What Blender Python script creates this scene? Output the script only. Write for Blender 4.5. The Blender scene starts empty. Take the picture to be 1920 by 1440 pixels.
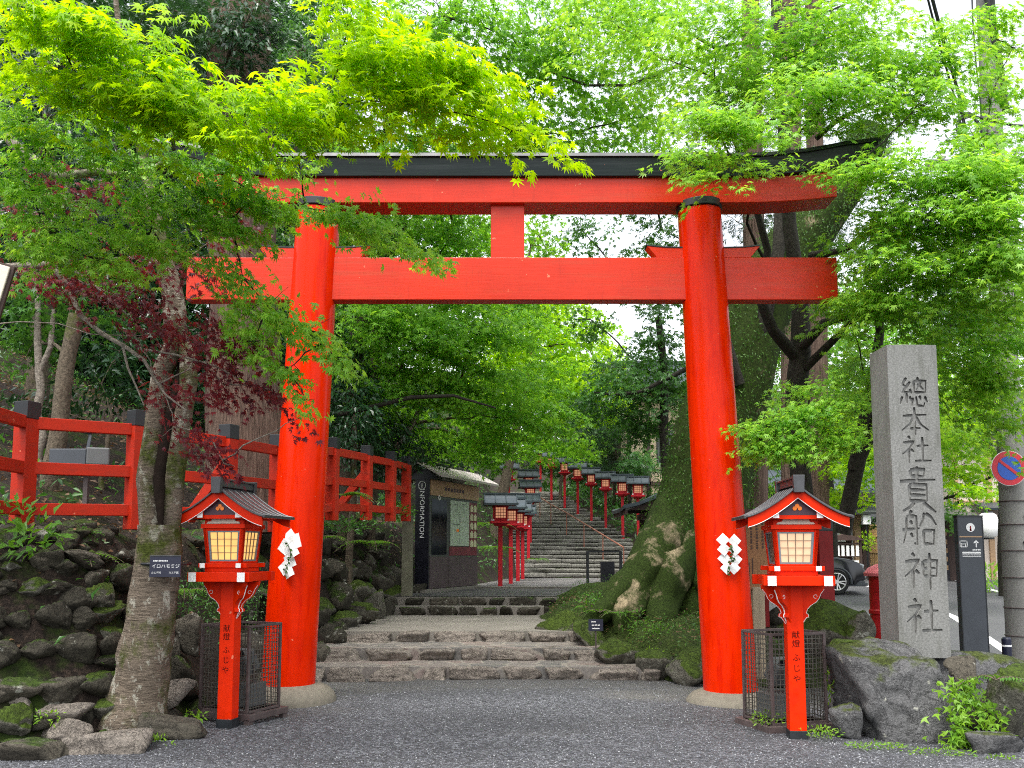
import bpy, math, random
import numpy as np
from mathutils import Vector, Matrix, noise as mnoise

S = bpy.context.scene
COL = S.collection
rad = math.radians
random.seed(7)
RNG = np.random.default_rng(11)

# ---------------------------------------------------------------- camera
F, UC, VC, PITCH, EYE = 1750.0, 960.0, 851.0, rad(6.0), 1.6
def _ray(u, v):
    x = (u - UC) / F; y = -(v - VC) / F
    return x, math.cos(PITCH) - math.sin(PITCH) * y, math.sin(PITCH) + math.cos(PITCH) * y
def P(u, v, Y):
    """world point that stands at photo pixel (u, v) at distance Y"""
    x, yw, z = _ray(u, v); t = Y / yw
    return Vector((x * t, Y, EYE + z * t))
def G(u, v, z=0.0):
    x, yw, zz = _ray(u, v); t = (z - EYE) / zz
    return Vector((x * t, yw * t, z))
def ppm(Y): return F / Y

cam_d = bpy.data.cameras.new('camera'); cam = bpy.data.objects.new('camera', cam_d); COL.objects.link(cam)
cam.location = (0, 0, EYE); cam.rotation_euler = (math.pi / 2 + PITCH, 0, 0)
cam_d.sensor_fit = 'HORIZONTAL'; cam_d.sensor_width = 36.0; cam_d.lens = F / 1920 * 36.0
cam_d.shift_y = (VC - 720.0) / 1920.0
cam_d.clip_start = 0.1; cam_d.clip_end = 2000
S.camera = cam

# ---------------------------------------------------------------- tagging
def tag(o, label=None, cat=None, group=None, kind=None):
    if label: o['label'] = label
    if cat: o['category'] = cat
    if group: o['group'] = group
    if kind: o['kind'] = kind
    return o
def empty(name, loc, label, cat, group=None, rz=0.0):
    o = bpy.data.objects.new(name, None); COL.objects.link(o)
    o.location = loc; o.rotation_euler = (0, 0, rz); o.empty_display_size = .2
    return tag(o, label, cat, group)
def copy_tree(o, parent=None):
    c = o.copy(); COL.objects.link(c)
    if parent is not None: c.parent = parent
    for ch in o.children: copy_tree(ch, c)
    return c

# ---------------------------------------------------------------- mesh builder
class MB:
    def __init__(s): s.v = []; s.f = []; s.m = []; s.n = 0
    def add(s, vs, fs, m=0):
        b = s.n; s.v.extend([tuple(p) for p in vs]); s.n += len(vs)
        for f in fs: s.f.append(tuple(i + b for i in f)); s.m.append(m)
        return s
    def box(s, c, d, R=None, m=0, taper=1.0):
        hx, hy, hz = d[0] / 2, d[1] / 2, d[2] / 2
        vs = []
        for z, k in ((-hz, 1.0), (hz, taper)):
            for x, y in ((-hx, -hy), (hx, -hy), (hx, hy), (-hx, hy)):
                p = Vector((x * k, y * k, z))
                if R is not None: p = R @ p
                vs.append(p + Vector(c))
        return s.add(vs, [(0, 3, 2, 1), (4, 5, 6, 7), (0, 1, 5, 4), (1, 2, 6, 5), (2, 3, 7, 6), (3, 0, 4, 7)], m)
    def beam(s, a, b, w, h, m=0, up=(0, 0, 1)):
        """box from a to b, w across, h along up"""
        a = Vector(a); b = Vector(b); d = (b - a); L = d.length; d.normalize()
        x = d.cross(Vector(up)); x.normalize(); z = x.cross(d)
        R = Matrix((x, d, z)).transposed()
        return s.box((a + b) / 2, (w, L, h), R, m)
    def prism(s, pts, o, ax, ay, th, m=0):
        """polygon pts (2-D) in the plane o+ax*x+ay*y, thickness th along ax x ay (centred)"""
        o = Vector(o); ax = Vector(ax); ay = Vector(ay); nn = ax.cross(ay).normalized() * (th / 2)
        n = len(pts)
        A = [o + ax * x + ay * y + nn for x, y in pts]; B = [o + ax * x + ay * y - nn for x, y in pts]
        fs = [tuple(range(n)), tuple(range(2 * n - 1, n - 1, -1))]
        for i in range(n):
            j = (i + 1) % n; fs.append((i, n + i, n + j, j))
        return s.add(A + B, fs, m)
    def tube(s, pts, rs, n=8, m=0, cap=True, wob=0.0, seed=0):
        pts = [Vector(p) for p in pts]; k = len(pts)
        if not hasattr(rs, '__len__'): rs = [rs] * k
        t0 = (pts[1] - pts[0]).normalized()
        ref = Vector((0, 0, 1)) if abs(t0.z) < .9 else Vector((1, 0, 0))
        x = t0.cross(ref).normalized(); vs = []
        for i, p in enumerate(pts):
            t = (pts[min(i + 1, k - 1)] - pts[max(i - 1, 0)]).normalized()
            x = (x - t * x.dot(t)).normalized(); y = t.cross(x)
            for j in range(n):
                a = 2 * math.pi * j / n; r = rs[i]
                if wob: r *= 1 + wob * mnoise.noise(Vector((math.cos(a) * 1.3 + seed, math.sin(a) * 1.3, i * .45)))
                vs.append(p + (x * math.cos(a) + y * math.sin(a)) * r)
        fs = []
        for i in range(k - 1):
            for j in range(n):
                a = i * n + j; b = i * n + (j + 1) % n
                fs.append((a, b, b + n, a + n))
        if cap: fs.append(tuple(range(n - 1, -1, -1))); fs.append(tuple(range((k - 1) * n, k * n)))
        return s.add(vs, fs, m)
    def lathe(s, prof, c=(0, 0, 0), n=24, m=0):
        """prof: list of (r, z)"""
        c = Vector(c); vs = []
        for r, z in prof:
            for j in range(n):
                a = 2 * math.pi * j / n; vs.append(c + Vector((r * math.cos(a), r * math.sin(a), z)))
        fs = []
        for i in range(len(prof) - 1):
            for j in range(n):
                a = i * n + j; b = i * n + (j + 1) % n; fs.append((a, b, b + n, a + n))
        fs.append(tuple(range(n - 1, -1, -1))); k = len(prof) - 1; fs.append(tuple(range(k * n, k * n + n)))
        return s.add(vs, fs, m)
    def cyl(s, a, b, r, n=16, m=0): return s.tube([a, b], [r, r], n, m)
    def move(s, M):
        s.v = [tuple(M @ Vector(p)) for p in s.v]; return s
    def build(s, name, mat, parent=None, smooth=None, bevel=0.0, seg=2):
        me = bpy.data.meshes.new(name); me.from_pydata(s.v, [], s.f)
        mats = mat if isinstance(mat, (list, tuple)) else [mat]
        for mm in mats: me.materials.append(mm)
        if len(mats) > 1: me.polygons.foreach_set('material_index', s.m)
        if smooth is not None:
            me.polygons.foreach_set('use_smooth', [True] * len(me.polygons))
            me.set_sharp_from_angle(angle=rad(smooth))
        me.update()
        o = bpy.data.objects.new(name, me); COL.objects.link(o)
        if parent is not None: o.parent = parent
        if bevel:
            b = o.modifiers.new('Bevel', 'BEVEL'); b.width = bevel; b.segments = seg; b.limit_method = 'ANGLE'; b.angle_limit = rad(35)
            b.harden_normals = False
        return o

def np_mesh(name, verts, faces4, mat, parent=None, smooth=False):
    """numpy verts (n,3), quads (k,4)"""
    me = bpy.data.meshes.new(name)
    nv, nf = len(verts), len(faces4); w = faces4.shape[1]
    me.vertices.add(nv); me.loops.add(nf * w); me.polygons.add(nf)
    me.vertices.foreach_set('co', np.ascontiguousarray(verts, dtype=np.float32).ravel())
    me.loops.foreach_set('vertex_index', np.ascontiguousarray(faces4, dtype=np.int32).ravel())
    me.polygons.foreach_set('loop_start', np.arange(0, nf * w, w, dtype=np.int32))
    try: me.polygons.foreach_set('loop_total', np.full(nf, w, dtype=np.int32))
    except Exception: pass
    if smooth: me.polygons.foreach_set('use_smooth', np.ones(nf, dtype=bool))
    me.materials.append(mat); me.update(calc_edges=True)
    o = bpy.data.objects.new(name, me); COL.objects.link(o)
    if parent is not None: o.parent = parent
    return o

def text_geo(body, size, extrude=.002, align='CENTER', offset=0.0, spacing=1.0):
    cu = bpy.data.curves.new('t', 'FONT'); cu.body = body; cu.size = size; cu.extrude = extrude
    cu.align_x = align; cu.align_y = 'CENTER'; cu.offset = offset; cu.space_character = spacing; cu.resolution_u = 3
    o = bpy.data.objects.new('t', cu); COL.objects.link(o)
    dg = bpy.context.evaluated_depsgraph_get(); dg.update()
    me = bpy.data.meshes.new_from_object(o.evaluated_get(dg))
    vs = [Vector(v.co) for v in me.vertices]; fs = [tuple(p.vertices) for p in me.polygons]
    bpy.data.objects.remove(o); bpy.data.curves.remove(cu); bpy.data.meshes.remove(me)
    return vs, fs
def put_text(mb, body, size, o, ax, ay, m=0, extrude=.002, align='CENTER', offset=0.0):
    vs, fs = text_geo(body, size, extrude, align, offset)
    o = Vector(o); ax = Vector(ax).normalized(); ay = Vector(ay).normalized(); az = ax.cross(ay)
    mb.add([o + ax * v.x + ay * v.y + az * v.z for v in vs], fs, m)

# ---------------------------------------------------------------- materials
class NT:
    def __init__(s, name):
        s.mat = bpy.data.materials.new(name); s.mat.use_nodes = True
        s.t = s.mat.node_tree; s.t.nodes.clear()
        s.out = s.t.nodes.new('ShaderNodeOutputMaterial')
    def n(s, typ, **kw):
        nd = s.t.nodes.new('ShaderNode' + typ)
        for k, v in kw.items():
            if k.startswith('_'): setattr(nd, k[1:], v); continue
            key = int(k[1:]) if k[0] == 'i' and k[1:].isdigit() else k.replace('__', ' ')
            inp = nd.inputs[key]
            if isinstance(v, bpy.types.NodeSocket): s.t.links.new(v, inp)
            else: inp.default_value = v
        return nd
    def pos(s): return s.n('NewGeometry').outputs['Position']
    def mapped(s, scale=(1, 1, 1), obj=False):
        src = s.n('TexCoord').outputs['Object'] if obj else s.pos()
        return s.n('Mapping', Vector=src, Scale=scale).outputs[0]
    def noise(s, scale, detail=4.0, rough=.55, vec=None, dist=0.0):
        return s.n('TexNoise', Vector=vec if vec is not None else s.pos(), Scale=scale, Detail=detail, Roughness=rough, Distortion=dist).outputs[0]
    def ramp(s, fac, stops, interp='LINEAR'):
        r = s.n('ValToRGB', Fac=fac); cr = r.color_ramp; cr.interpolation = interp
        while len(cr.elements) > 1: cr.elements.remove(cr.elements[-1])
        for i, (p, c) in enumerate(stops):
            e = cr.elements[0] if i == 0 else cr.elements.new(p)
            e.position = p; e.color = (*c, 1) if len(c) == 3 else c
        return r.outputs[0]
    def mix(s, fac, a, b, mode='MIX'):
        m = s.n('Mix', _data_type='RGBA', _blend_type=mode)
        for key, val in ((0, fac), (6, a), (7, b)):
            if isinstance(val, bpy.types.NodeSocket): s.t.links.new(val, m.inputs[key])
            else: m.inputs[key].default_value = (*val, 1) if hasattr(val, '__len__') and len(val) == 3 else val
        return m.outputs[2]
    def math(s, op, a, b=0.0, clamp=False):
        m = s.n('Math', _operation=op, _use_clamp=clamp)
        for i, val in enumerate((a, b)):
            if isinstance(val, bpy.types.NodeSocket): s.t.links.new(val, m.inputs[i])
            else: m.inputs[i].default_value = val
        return m.outputs[0]
    def bump(s, h, strength=.4, dist=.01):
        return s.n('Bump', Height=h, Strength=strength, Distance=dist).outputs[0]
    def pbsdf(s, color, rough=.5, normal=None, spec=.5, metal=0.0, coat=0.0, **kw):
        b = s.n('BsdfPrincipled', **kw)
        for key, val in (('Base Color', color), ('Roughness', rough), ('Specular IOR Level', spec), ('Metallic', metal), ('Coat Weight', coat), ('Normal', normal)):
            if val is None: continue
            if isinstance(val, bpy.types.NodeSocket): s.t.links.new(val, b.inputs[key])
            else: b.inputs[key].default_value = (*val, 1) if hasattr(val, '__len__') and len(val) == 3 else val
        return b
    def done(s, shader):
        s.t.links.new(shader if isinstance(shader, bpy.types.NodeSocket) else shader.outputs[0], s.out.inputs['Surface'])
        return s.mat

def cm(c, k): return tuple(min(1.0, x * k) for x in c)
def simple(name, c, rough=.5, spec=.5, var=.15, scale=5.0, bump=.15, bscale=60.0, stretch=(1, 1, 1), metal=0.0, coat=0.0, bdist=.004, dark=None, dfac=.5):
    t = NT(name); vec = t.mapped(stretch)
    nz = t.noise(scale, 5, .6, vec)
    col = t.ramp(nz, [(.25, cm(c, 1 - var)), (.75, cm(c, 1 + var))])
    if dark is not None:
        d = t.noise(scale * .45, 6, .65, vec)
        col = t.mix(t.ramp(d, [(dfac, (0, 0, 0)), (dfac + .18, (1, 1, 1))]), col, dark)
    nb = t.noise(bscale, 4, .6, vec)
    rv = t.ramp(nz, [(.2, (max(rough - .08, 0),) * 3), (.8, (min(rough + .1, 1),) * 3)])
    return t.done(t.pbsdf(col, rv, t.bump(nb, bump, bdist), spec, metal, coat))

def emissive(name, c, strength):
    t = NT(name)
    nz = t.noise(9.0, 2)
    col = t.ramp(nz, [(.3, cm(c, .8)), (.7, cm(c, 1.1))])
    b = t.pbsdf(cm(c, .38), .7, None, .2)
    t.t.links.new(col, b.inputs['Emission Color']); b.inputs['Emission Strength'].default_value = strength
    return t.done(b)

def leaf_mat(name, c_lo, c_hi, tr_k=1.6, trans=.5, patch=None, patch_col=None, rough=.45, yellow=1.15, spec=.35):
    """leaf colours vary from leaf to leaf (random per island) and clump to clump"""
    t = NT(name)
    g = t.n('NewGeometry'); rnd = g.outputs['Random Per Island']
    clump = t.noise(1.1, 2, .5)
    f = t.math('ADD', t.math('MULTIPLY', rnd, .55), t.math('MULTIPLY', clump, .55), True)
    col = t.ramp(f, [(.2, c_lo), (.85, c_hi)])
    if patch is not None:
        pn = t.math('ADD', t.noise(patch[0], 2, .5), t.math('MULTIPLY', rnd, .12))
        col = t.mix(t.ramp(pn, [(patch[1], (0, 0, 0)), (patch[1] + .05, (1, 1, 1))]), col, patch_col)
    b = t.pbsdf(col, rough, None, spec)
    tc = t.mix(1.0, col, (tr_k * yellow, tr_k, tr_k * .55), 'MULTIPLY')
    tl = t.n('BsdfTranslucent', Color=tc)
    mx = t.n('MixShader', Fac=trans, i1=b.outputs[0], i2=tl.outputs[0])
    return t.done(mx.outputs[0])

VERM = (.74, .040, .010)
M = {}
def wood_paint(name, c, rough, grain=(1, 1, 1), coat=.0, grain_b=.25, fade=None, spec=.3):
    t = NT(name); vec = t.mapped(grain)
    nz = t.noise(2.2, 5, .6)
    gr = t.noise(16, 5, .65, vec)
    col = t.ramp(nz, [(.25, cm(c, .82)), (.5, c), (.8, cm(c, 1.12))])
    if fade is not None:
        fd = t.noise(5, 6, .7, vec)
        col = t.mix(t.ramp(fd, [(.50, (0, 0, 0)), (.66, (1, 1, 1))]), col, fade)
    chip = t.noise(13, 3, .5, t.mapped((1, 1, 1)))
    col = t.mix(t.ramp(chip, [(.735, (0, 0, 0)), (.75, (.8, .8, .8))]), col, (.72, .22, .12))
    sk = t.noise(7, 6, .75, t.mapped((4, 4, .25))); col = t.mix(t.ramp(sk, [(.56, (0, 0, 0)), (.74, (.40, .40, .40))]), col, cm(c, .45))
    rv = t.ramp(gr, [(.3, (rough * .75,) * 3), (.75, (rough * 1.35,) * 3)])
    return t.done(t.pbsdf(col, rv, t.bump(gr, grain_b, .004), spec, 0.0, coat))
M['verm_pillar'] = wood_paint('vermilion_pillar_paint', (.70, .020, .0), .22, (3, 3, .35), .0, .06, (.56, .010, .0), .12)
M['verm_beam'] = wood_paint('vermilion_beam_paint', (.56, .022, .002), .36, (.18, 2.5, 2.5), .0, .45, (.50, .034, .008), .28)
M['verm'] = wood_paint('vermilion_lantern_paint', (.70, .022, .0), .42, (1, 1, 1), .0, .06, (.60, .016, .0), .13)
M['verm_fence'] = wood_paint('vermilion_fence_paint', (.46, .020, .003), .6, (.6, .6, 2), 0, .2, (.36, .024, .008))
M['shaded_red'] = wood_paint('shaded_lantern_red', (.42, .008, .016), .55, (2, 2, .5), 0, .15)  # bluish shade on the far lanterns put into their red
M['dark_red'] = wood_paint('dark_red_paint', (.20, .006, .006), .5, (2, 2, .5), 0, .2)
M['black_beam'] = wood_paint('black_green_paint', (.009, .017, .017), .34, (.15, 2.5, 2.5), .0, .3, (.028, .036, .036))
M['black'] = simple('black_paint', (.012, .015, .018), .45, .5, .3, 8, .1)
M['purple_brown'] = simple('dark_wood_stain', (.055, .022, .035), .55)
M['white'] = simple('white_paint', (.80, .80, .78), .5, .4, .05)
M['cream'] = simple('cream_board', (.62, .56, .46), .6, .4, .1)
M['gold'] = simple('orange_crest_paint', (.85, .20, .01), .45)
M['copper'] = simple('dark_copper_sheet', (.060, .062, .066), .38, .6, .35, 7, .2, 40, metal=.35)
M['slate_roof'] = simple('slate_blue_roof', (.035, .050, .058), .42, .6, .3, 6, .2, 30, metal=.2)
M['window_glow'] = emissive('lit_paper_window', (1.0, .54, .17), .82)
M['window_dim'] = emissive('dim_paper_window', (1.0, .64, .40), .62)
M['window_far'] = emissive('small_lit_window', (1.0, .45, .25), .42)
M['grey_frame'] = simple('blue_grey_frame', (.16, .19, .21), .5)
M['lattice'] = simple('brown_lattice_wood', (.20, .14, .09), .6)
M['iron'] = simple('rusty_brown_iron', (.075, .055, .052), .6, .5, .35, 12, .3, 80)
M['wire'] = simple('galvanised_wire', (.13, .12, .10), .5, .5, .2, metal=.5)
M['lamp_grey'] = simple('grey_lamp_housing', (.10, .105, .105), .6)
M['navy'] = simple('navy_plate', (.012, .014, .035), .4)
M['ink'] = simple('dark_ink', (.06, .004, .002), .8, .1)
M['kiosk_brown'] = simple('brown_steel_panel', (.075, .052, .055), .45, .5, .15, 3, .08)
M['kiosk_black'] = simple('black_steel_panel', (.008, .008, .014), .35, .5, .2)
M['kiosk_grey'] = simple('grey_green_steel', (.055, .062, .055), .45)
M['screen'] = simple('dark_glass', (.008, .010, .014), .08, .6, .2)
M['tan_wood'] = simple('tan_timber', (.42, .27, .15), .6, .4, .2, 3, .2, 30, (.4, 4, 4))
M['pale_wood'] = simple('weathered_post_wood', (.34, .29, .20), .7, .3, .2, 4, .3, 40, (4, 4, .4))
M['board_wood'] = simple('brown_notice_wood', (.26, .13, .055), .6, .4, .2, 3, .2, 40, (.5, 4, 4))
M['light_roof'] = simple('pale_board_roof', (.52, .46, .44), .6, .4, .15, 3, .2, 30, (1, 5, 5))
M['map_paper'] = simple('map_paper_green', (.42, .50, .38), .4, .4, .25, 9, .02)
M['map_red'] = simple('map_print_maroon', (.16, .025, .035), .4, .4, .5, 7, .02)
M['tag_paper'] = simple('cream_tags', (.60, .58, .36), .5)
M['post_red'] = simple('post_box_red', (.36, .006, .010), .35, .5, .15)
M['asphalt'] = None
M['charcoal'] = simple('charcoal_steel', (.045, .052, .062), .42, .5, .15)
M['sign_red'] = simple('sign_red', (.50, .015, .03), .35)
M['sign_blue'] = simple('sign_blue', (.01, .08, .42), .35)
M['car_paint'] = simple('black_car_paint', (.003, .004, .008), .15, .4, .2, 2, .0, coat=.3)
M['tyre'] = simple('tyre_rubber', (.014, .014, .015), .85)
M['alloy'] = simple('alloy_wheel', (.60, .60, .60), .3, .5, .05, metal=.8)
M['car_glass'] = simple('car_glass', (.01, .014, .016), .05, .7)
M['headlamp'] = simple('headlamp_glass', (.35, .38, .40), .08, .8)
M['plaster'] = simple('cream_plaster', (.62, .50, .34), .85, .2, .08, 2, .15)
M['plaster_pale'] = simple('pale_plaster', (.60, .52, .44), .85, .2, .08, 2, .15)
M['old_wood'] = simple('dark_old_timber', (.060, .035, .028), .65, .4, .3, 3, .3, 30, (4, 4, .5))
M['paper'] = simple('white_paper', (.82, .82, .80), .75, .2, .03, 4, .02)
M['cable'] = simple('black_cable', (.012, .013, .013), .6)
M['rail_steel'] = simple('brown_handrail', (.28, .11, .07), .4, .5, .15, metal=.2)
M['bamboo'] = simple('bamboo_fence', (.50, .33, .14), .6, .4, .2, 5, .2, 30, (6, 6, .5))

def rock_mat(name, c, moss=.5, moss_c=(.035, .060, .008), lichen=.62, c2=None):
    t = NT(name); pos = t.pos()
    n1 = t.noise(3.0, 8, .65); n2 = t.noise(22, 6, .7); n3 = t.noise(70, 3, .6)
    col = t.ramp(n1, [(.25, cm(c, .45)), (.5, c), (.75, c2 if c2 else cm(c, 1.5))])
    col = t.mix(.5, col, t.ramp(n2, [(.3, cm(c, .3)), (.7, cm(c, 1.9))])); col = t.mix(.3, col, t.ramp(n3, [(.35, cm(c, .3)), (.65, cm(c, 2.0))]))
    # pale lichen patches
    col = t.mix(t.ramp(t.noise(7, 5, .6), [(lichen, (0, 0, 0)), (lichen + .04, (.8, .8, .8))]), col, (.33, .33, .28))
    nz = t.n('SeparateXYZ', Vector=t.n('NewGeometry').outputs['Normal']).outputs[2]
    mm = t.math('ADD', t.math('MULTIPLY', nz, .35), t.math('MULTIPLY', t.noise(2.3, 6, .65), 1.0))
    mf = t.ramp(mm, [(1.02 - moss * .6, (0, 0, 0)), (1.12 - moss * .6, (1, 1, 1))])
    mc = t.ramp(t.noise(30, 4, .6), [(.3, cm(moss_c, .5)), (.7, cm(moss_c, 1.5))])
    col = t.mix(mf, col, mc)
    ck = t.ramp(t.math('ABSOLUTE', t.math('SUBTRACT', t.noise(4.5, 7, .7, None, .6), .5)), [(.0, (0, 0, 0)), (.02, (1, 1, 1))])
    col = t.mix(t.math('MULTIPLY', t.math('SUBTRACT', 1.0, ck), .10), col, cm(c, .3))
    h = t.math('ADD', t.math('ADD', t.math('MULTIPLY', n2, .7), t.math('MULTIPLY', n3, .3)), t.math('MULTIPLY', ck, .18))
    return t.done(t.pbsdf(col, .85, t.bump(h, 1.0, .035), .25))
M['rock'] = rock_mat('grey_rock', (.070, .062, .047), .34)
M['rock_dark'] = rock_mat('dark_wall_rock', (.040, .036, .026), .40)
M['rock_mossy'] = rock_mat('mossy_rock', (.10, .095, .075), .74, (.042, .068, .006))
M['rock_brown'] = rock_mat('brown_kerb_stone', (.175, .152, .128), .03, lichen=.70)
M['rock_boulder'] = rock_mat('boulder_rock', (.088, .088, .088), .42, (.05, .065, .012), .66)
M['stair_stone'] = rock_mat('stair_stone', (.155, .15, .13), .16, (.03, .044, .010), .66)
# ---------------------------------------------------------------- terrain
FOOT = np.array([(-14, 6.6), (-9, 6.9), (-5.5, 7.2), (-4.1, 7.55), (-3.25, 8.3), (-3.0, 9.5), (-2.9, 11), (-2.65, 13), (-2.5, 16),
                 (-2.3, 18), (-2.1, 20), (-1.45, 22.5), (-.9, 25), (-.3, 29), (0, 31), (-.3, 38), (-1.0, 46), (-1.6, 80)], float)
BED = np.array([(.35, 16.8), (.75, 14.6), (1.35, 12.9), (1.95, 11.8), (2.9, 11.3), (4.3, 11.2), (5.0, 12.5), (4.6, 16), (3.6, 19), (1.6, 19.6), (.6, 18.4)], float)
def sd_poly(x, y, poly, closed=False):
    pts = np.vstack([poly, poly[:1]]) if closed else poly
    best = np.full(x.shape, 1e9); sign = np.ones(x.shape)
    for a, b in zip(pts[:-1], pts[1:]):
        d = b - a; L = (d * d).sum()
        t = np.clip(((x - a[0]) * d[0] + (y - a[1]) * d[1]) / L, 0, 1)
        px = a[0] + t * d[0] - x; py = a[1] + t * d[1] - y
        dist = np.hypot(px, py); cr = d[0] * (y - a[1]) - d[1] * (x - a[0])
        up = dist < best - 1e-9
        best = np.where(up, dist, best); sign = np.where(up, np.sign(cr), sign)
    return best * sign
def sstep(t): t = np.clip(t, 0, 1); return t * t * (3 - 2 * t)
def path_h(y):
    return np.interp(y, [0, 11.9, 12.4, 13.2, 13.85, 14.5, 17.75, 18.5, 31, 43.2, 60, 90], [-.06, -.06, -.04, .05, .18, .36, .36, .66, .69, 4.2, 4.6, 11])
def road_h(y): return np.where(y > 13, .03 * (y - 13), 0) + np.where(y > 50, .35 * (y - 50), 0)
def terrain(x, y):
    x = np.asarray(x, float); y = np.asarray(y, float)
    d = sd_poly(x, y, FOOT)
    xr = np.interp(y, [0, 12, 18, 31, 46, 80], [2.5, 2.2, 2.4, 5.2, 3.2, 4]); w = np.interp(y, [0, 20, 31, 80], [1.2, 2, 3, 8])
    k = sstep((x - xr) / w)
    base = path_h(y) * (1 - k) + (road_h(y) - .06) * k
    b = sd_poly(x, y, BED, True)
    base = base + np.where(b > 0, (.42 - .12 * sstep((y - 13) / 5)) * sstep(b / .7), 0)
    H = np.interp(y, [6, 9, 14, 20, 25, 31, 46], [1.75, 1.9, 1.8, 1.6, 1.6, 1.3, 1.2])
    bank = np.where(d > 0, H * sstep((d + .1) / 1.35) + .52 * np.clip(d - 1.6, 0, 22), 0)
    # far ground to the right of the stair rises too
    far = .28 * np.clip(y - 33, 0, 20) * sstep((x - 4.5) / 2) * sstep((9 - x) / 3)
    return base + bank + far
def th(x, y): return float(terrain(np.array([x]), np.array([y]))[0])

def axis(parts):
    return np.unique(np.concatenate([np.arange(a, b, s) for a, b, s in parts]))
gx = axis([(-70, -14, 4), (-14, -7, .6), (-7, 8, .2), (8, 20, .8), (20, 91, 5)])
gy = axis([(-40, 4, 4), (4, 22, .2), (22, 50, .45), (50, 96, 3)])
X, Y = np.meshgrid(gx, gy); Z = terrain(X, Y)
dd = sd_poly(X, Y, FOOT)
for i in range(Z.shape[0]):
    for j in range(Z.shape[1]):
        if (dd[i, j] > .1 or Y[i, j] > 31 or X[i, j] > 0) and Y[i, j] > 6:
            Z[i, j] += .10 * mnoise.fractal(Vector((X[i, j] * 1.1, Y[i, j] * 1.1, 3)), 1.0, 2.0, 4) * (1 if dd[i, j] > .1 else .25)
V = np.stack([X, Y, Z], -1).reshape(-1, 3); nx = len(gx)
idx = np.arange(len(V)).reshape(Z.shape)
Q = np.stack([idx[:-1, :-1], idx[:-1, 1:], idx[1:, 1:], idx[1:, :-1]], -1).reshape(-1, 4)
t = NT('forest_soil'); n1 = t.noise(1.3, 6, .65); n2 = t.noise(26, 5, .7)
col = t.ramp(n2, [(.3, (.008, .006, .005)), (.5, (.024, .017, .013)), (.66, (.055, .038, .028)), (.75, (.12, .088, .064))])
mossn = t.ramp(n1, [(.50, (0, 0, 0)), (.60, (1, 1, 1))])
col = t.mix(mossn, col, t.ramp(t.noise(18, 4), [(.3, (.010, .022, .004)), (.7, (.038, .062, .008))]))
M['soil'] = t.done(t.pbsdf(col, .9, t.bump(n2, .9, .05), .2))
tag(np_mesh('hillside', V, Q, M['soil'], None, True), 'dark leaf littered forest slope rising behind the red railing', 'hillside', kind='structure')

# gravel
def gravel_mat(name, lo, hi, warm):
    t = NT(name)
    vo = t.n('TexVoronoi', Vector=t.pos(), Scale=44.0); vb = t.n('TexVoronoi', Vector=t.pos(), Scale=88.0)
    c = t.n('SeparateColor', Color=vo.outputs['Color']).outputs[0]; c2 = t.n('SeparateColor', Color=vb.outputs['Color']).outputs[1]
    sp = t.math('ADD', t.math('MULTIPLY', c, .6), t.math('MULTIPLY', c2, .4))
    col = t.ramp(sp, [(.15, cm(lo, .4)), (.45, lo), (.68, hi), (.92, cm(hi, 2.1))])
    big = t.math('ADD', t.noise(.55, 4, .6, t.mapped((.5, 1.0, 1)), .5), t.math('MULTIPLY', t.math('SUBTRACT', t.n('SeparateXYZ', Vector=t.pos()).outputs[1], 9.9), .075))
    col = t.mix(t.ramp(big, [(.47, (0, 0, 0)), (.60, (1, 1, 1))]), col, t.mix(.55, col, warm))
    sand = t.math('MULTIPLY', t.noise(9, 5, .6), t.ramp(big, [(.45, (0, 0, 0)), (.62, (1, 1, 1))]))
    col = t.mix(t.ramp(sand, [(.3, (0, 0, 0)), (.55, (.8, .8, .8))]), col, warm)
    dk = t.noise(.42, 4, .6, t.mapped((.6, 1.1, 1)), .4)
    col = t.mix(t.ramp(dk, [(.42, (.55, .55, .55)), (.60, (0, 0, 0))]), col, cm(lo, .5))
    h = t.math('ADD', vo.outputs['Distance'], t.math('MULTIPLY', vb.outputs['Distance'], .5))
    return t.done(t.pbsdf(col, .75, t.bump(t.math('SUBTRACT', 1.0, h), .9, .022), .35))
M['gravel'] = gravel_mat('grey_gravel', (.078, .080, .088), (.122, .126, .138), (.150, .145, .132))
M['gravel_dark'] = gravel_mat('dark_gravel', (.075, .078, .085), (.15, .155, .16), (.16, .15, .14))
t = NT('landing_concrete'); n1 = t.noise(1.6, 6, .6); n2 = t.noise(45, 4, .6)
col = t.ramp(n1, [(.3, (.13, .118, .10)), (.7, (.22, .20, .172))]); col = t.mix(.25, col, t.ramp(n2, [(.3, (.1, .1, .09)), (.7, (.36, .33, .28))]))
M['concrete'] = t.done(t.pbsdf(col, .8, t.bump(n2, .3, .006), .3))
t = NT('crazy_paving')
vo = t.n('TexVoronoi', Vector=t.mapped((1, 1.5, 1)), Scale=2.6, _feature='DISTANCE_TO_EDGE'); vc = t.n('TexVoronoi', Vector=t.mapped((1, 1.5, 1)), Scale=2.6)
cc = t.n('SeparateColor', Color=vc.outputs['Color']).outputs[0]
st = t.ramp(cc, [(.1, (.10, .095, .09)), (.5, (.17, .15, .135)), (.9, (.21, .15, .13))]); st = t.mix(.4, st, t.ramp(t.noise(14, 6), [(.3, (.06, .06, .055)), (.7, (.28, .26, .23))]))
mk = t.ramp(t.math('ADD', vo.outputs['Distance'], t.math('MULTIPLY', t.noise(12, 3), .05)), [(.05, (1, 1, 1)), (.085, (0, 0, 0))])
col = t.mix(mk, st, (.25, .225, .19))
M['paving'] = t.done(t.pbsdf(col, .75, t.bump(vo.outputs['Distance'], .4, .02), .3))
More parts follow.
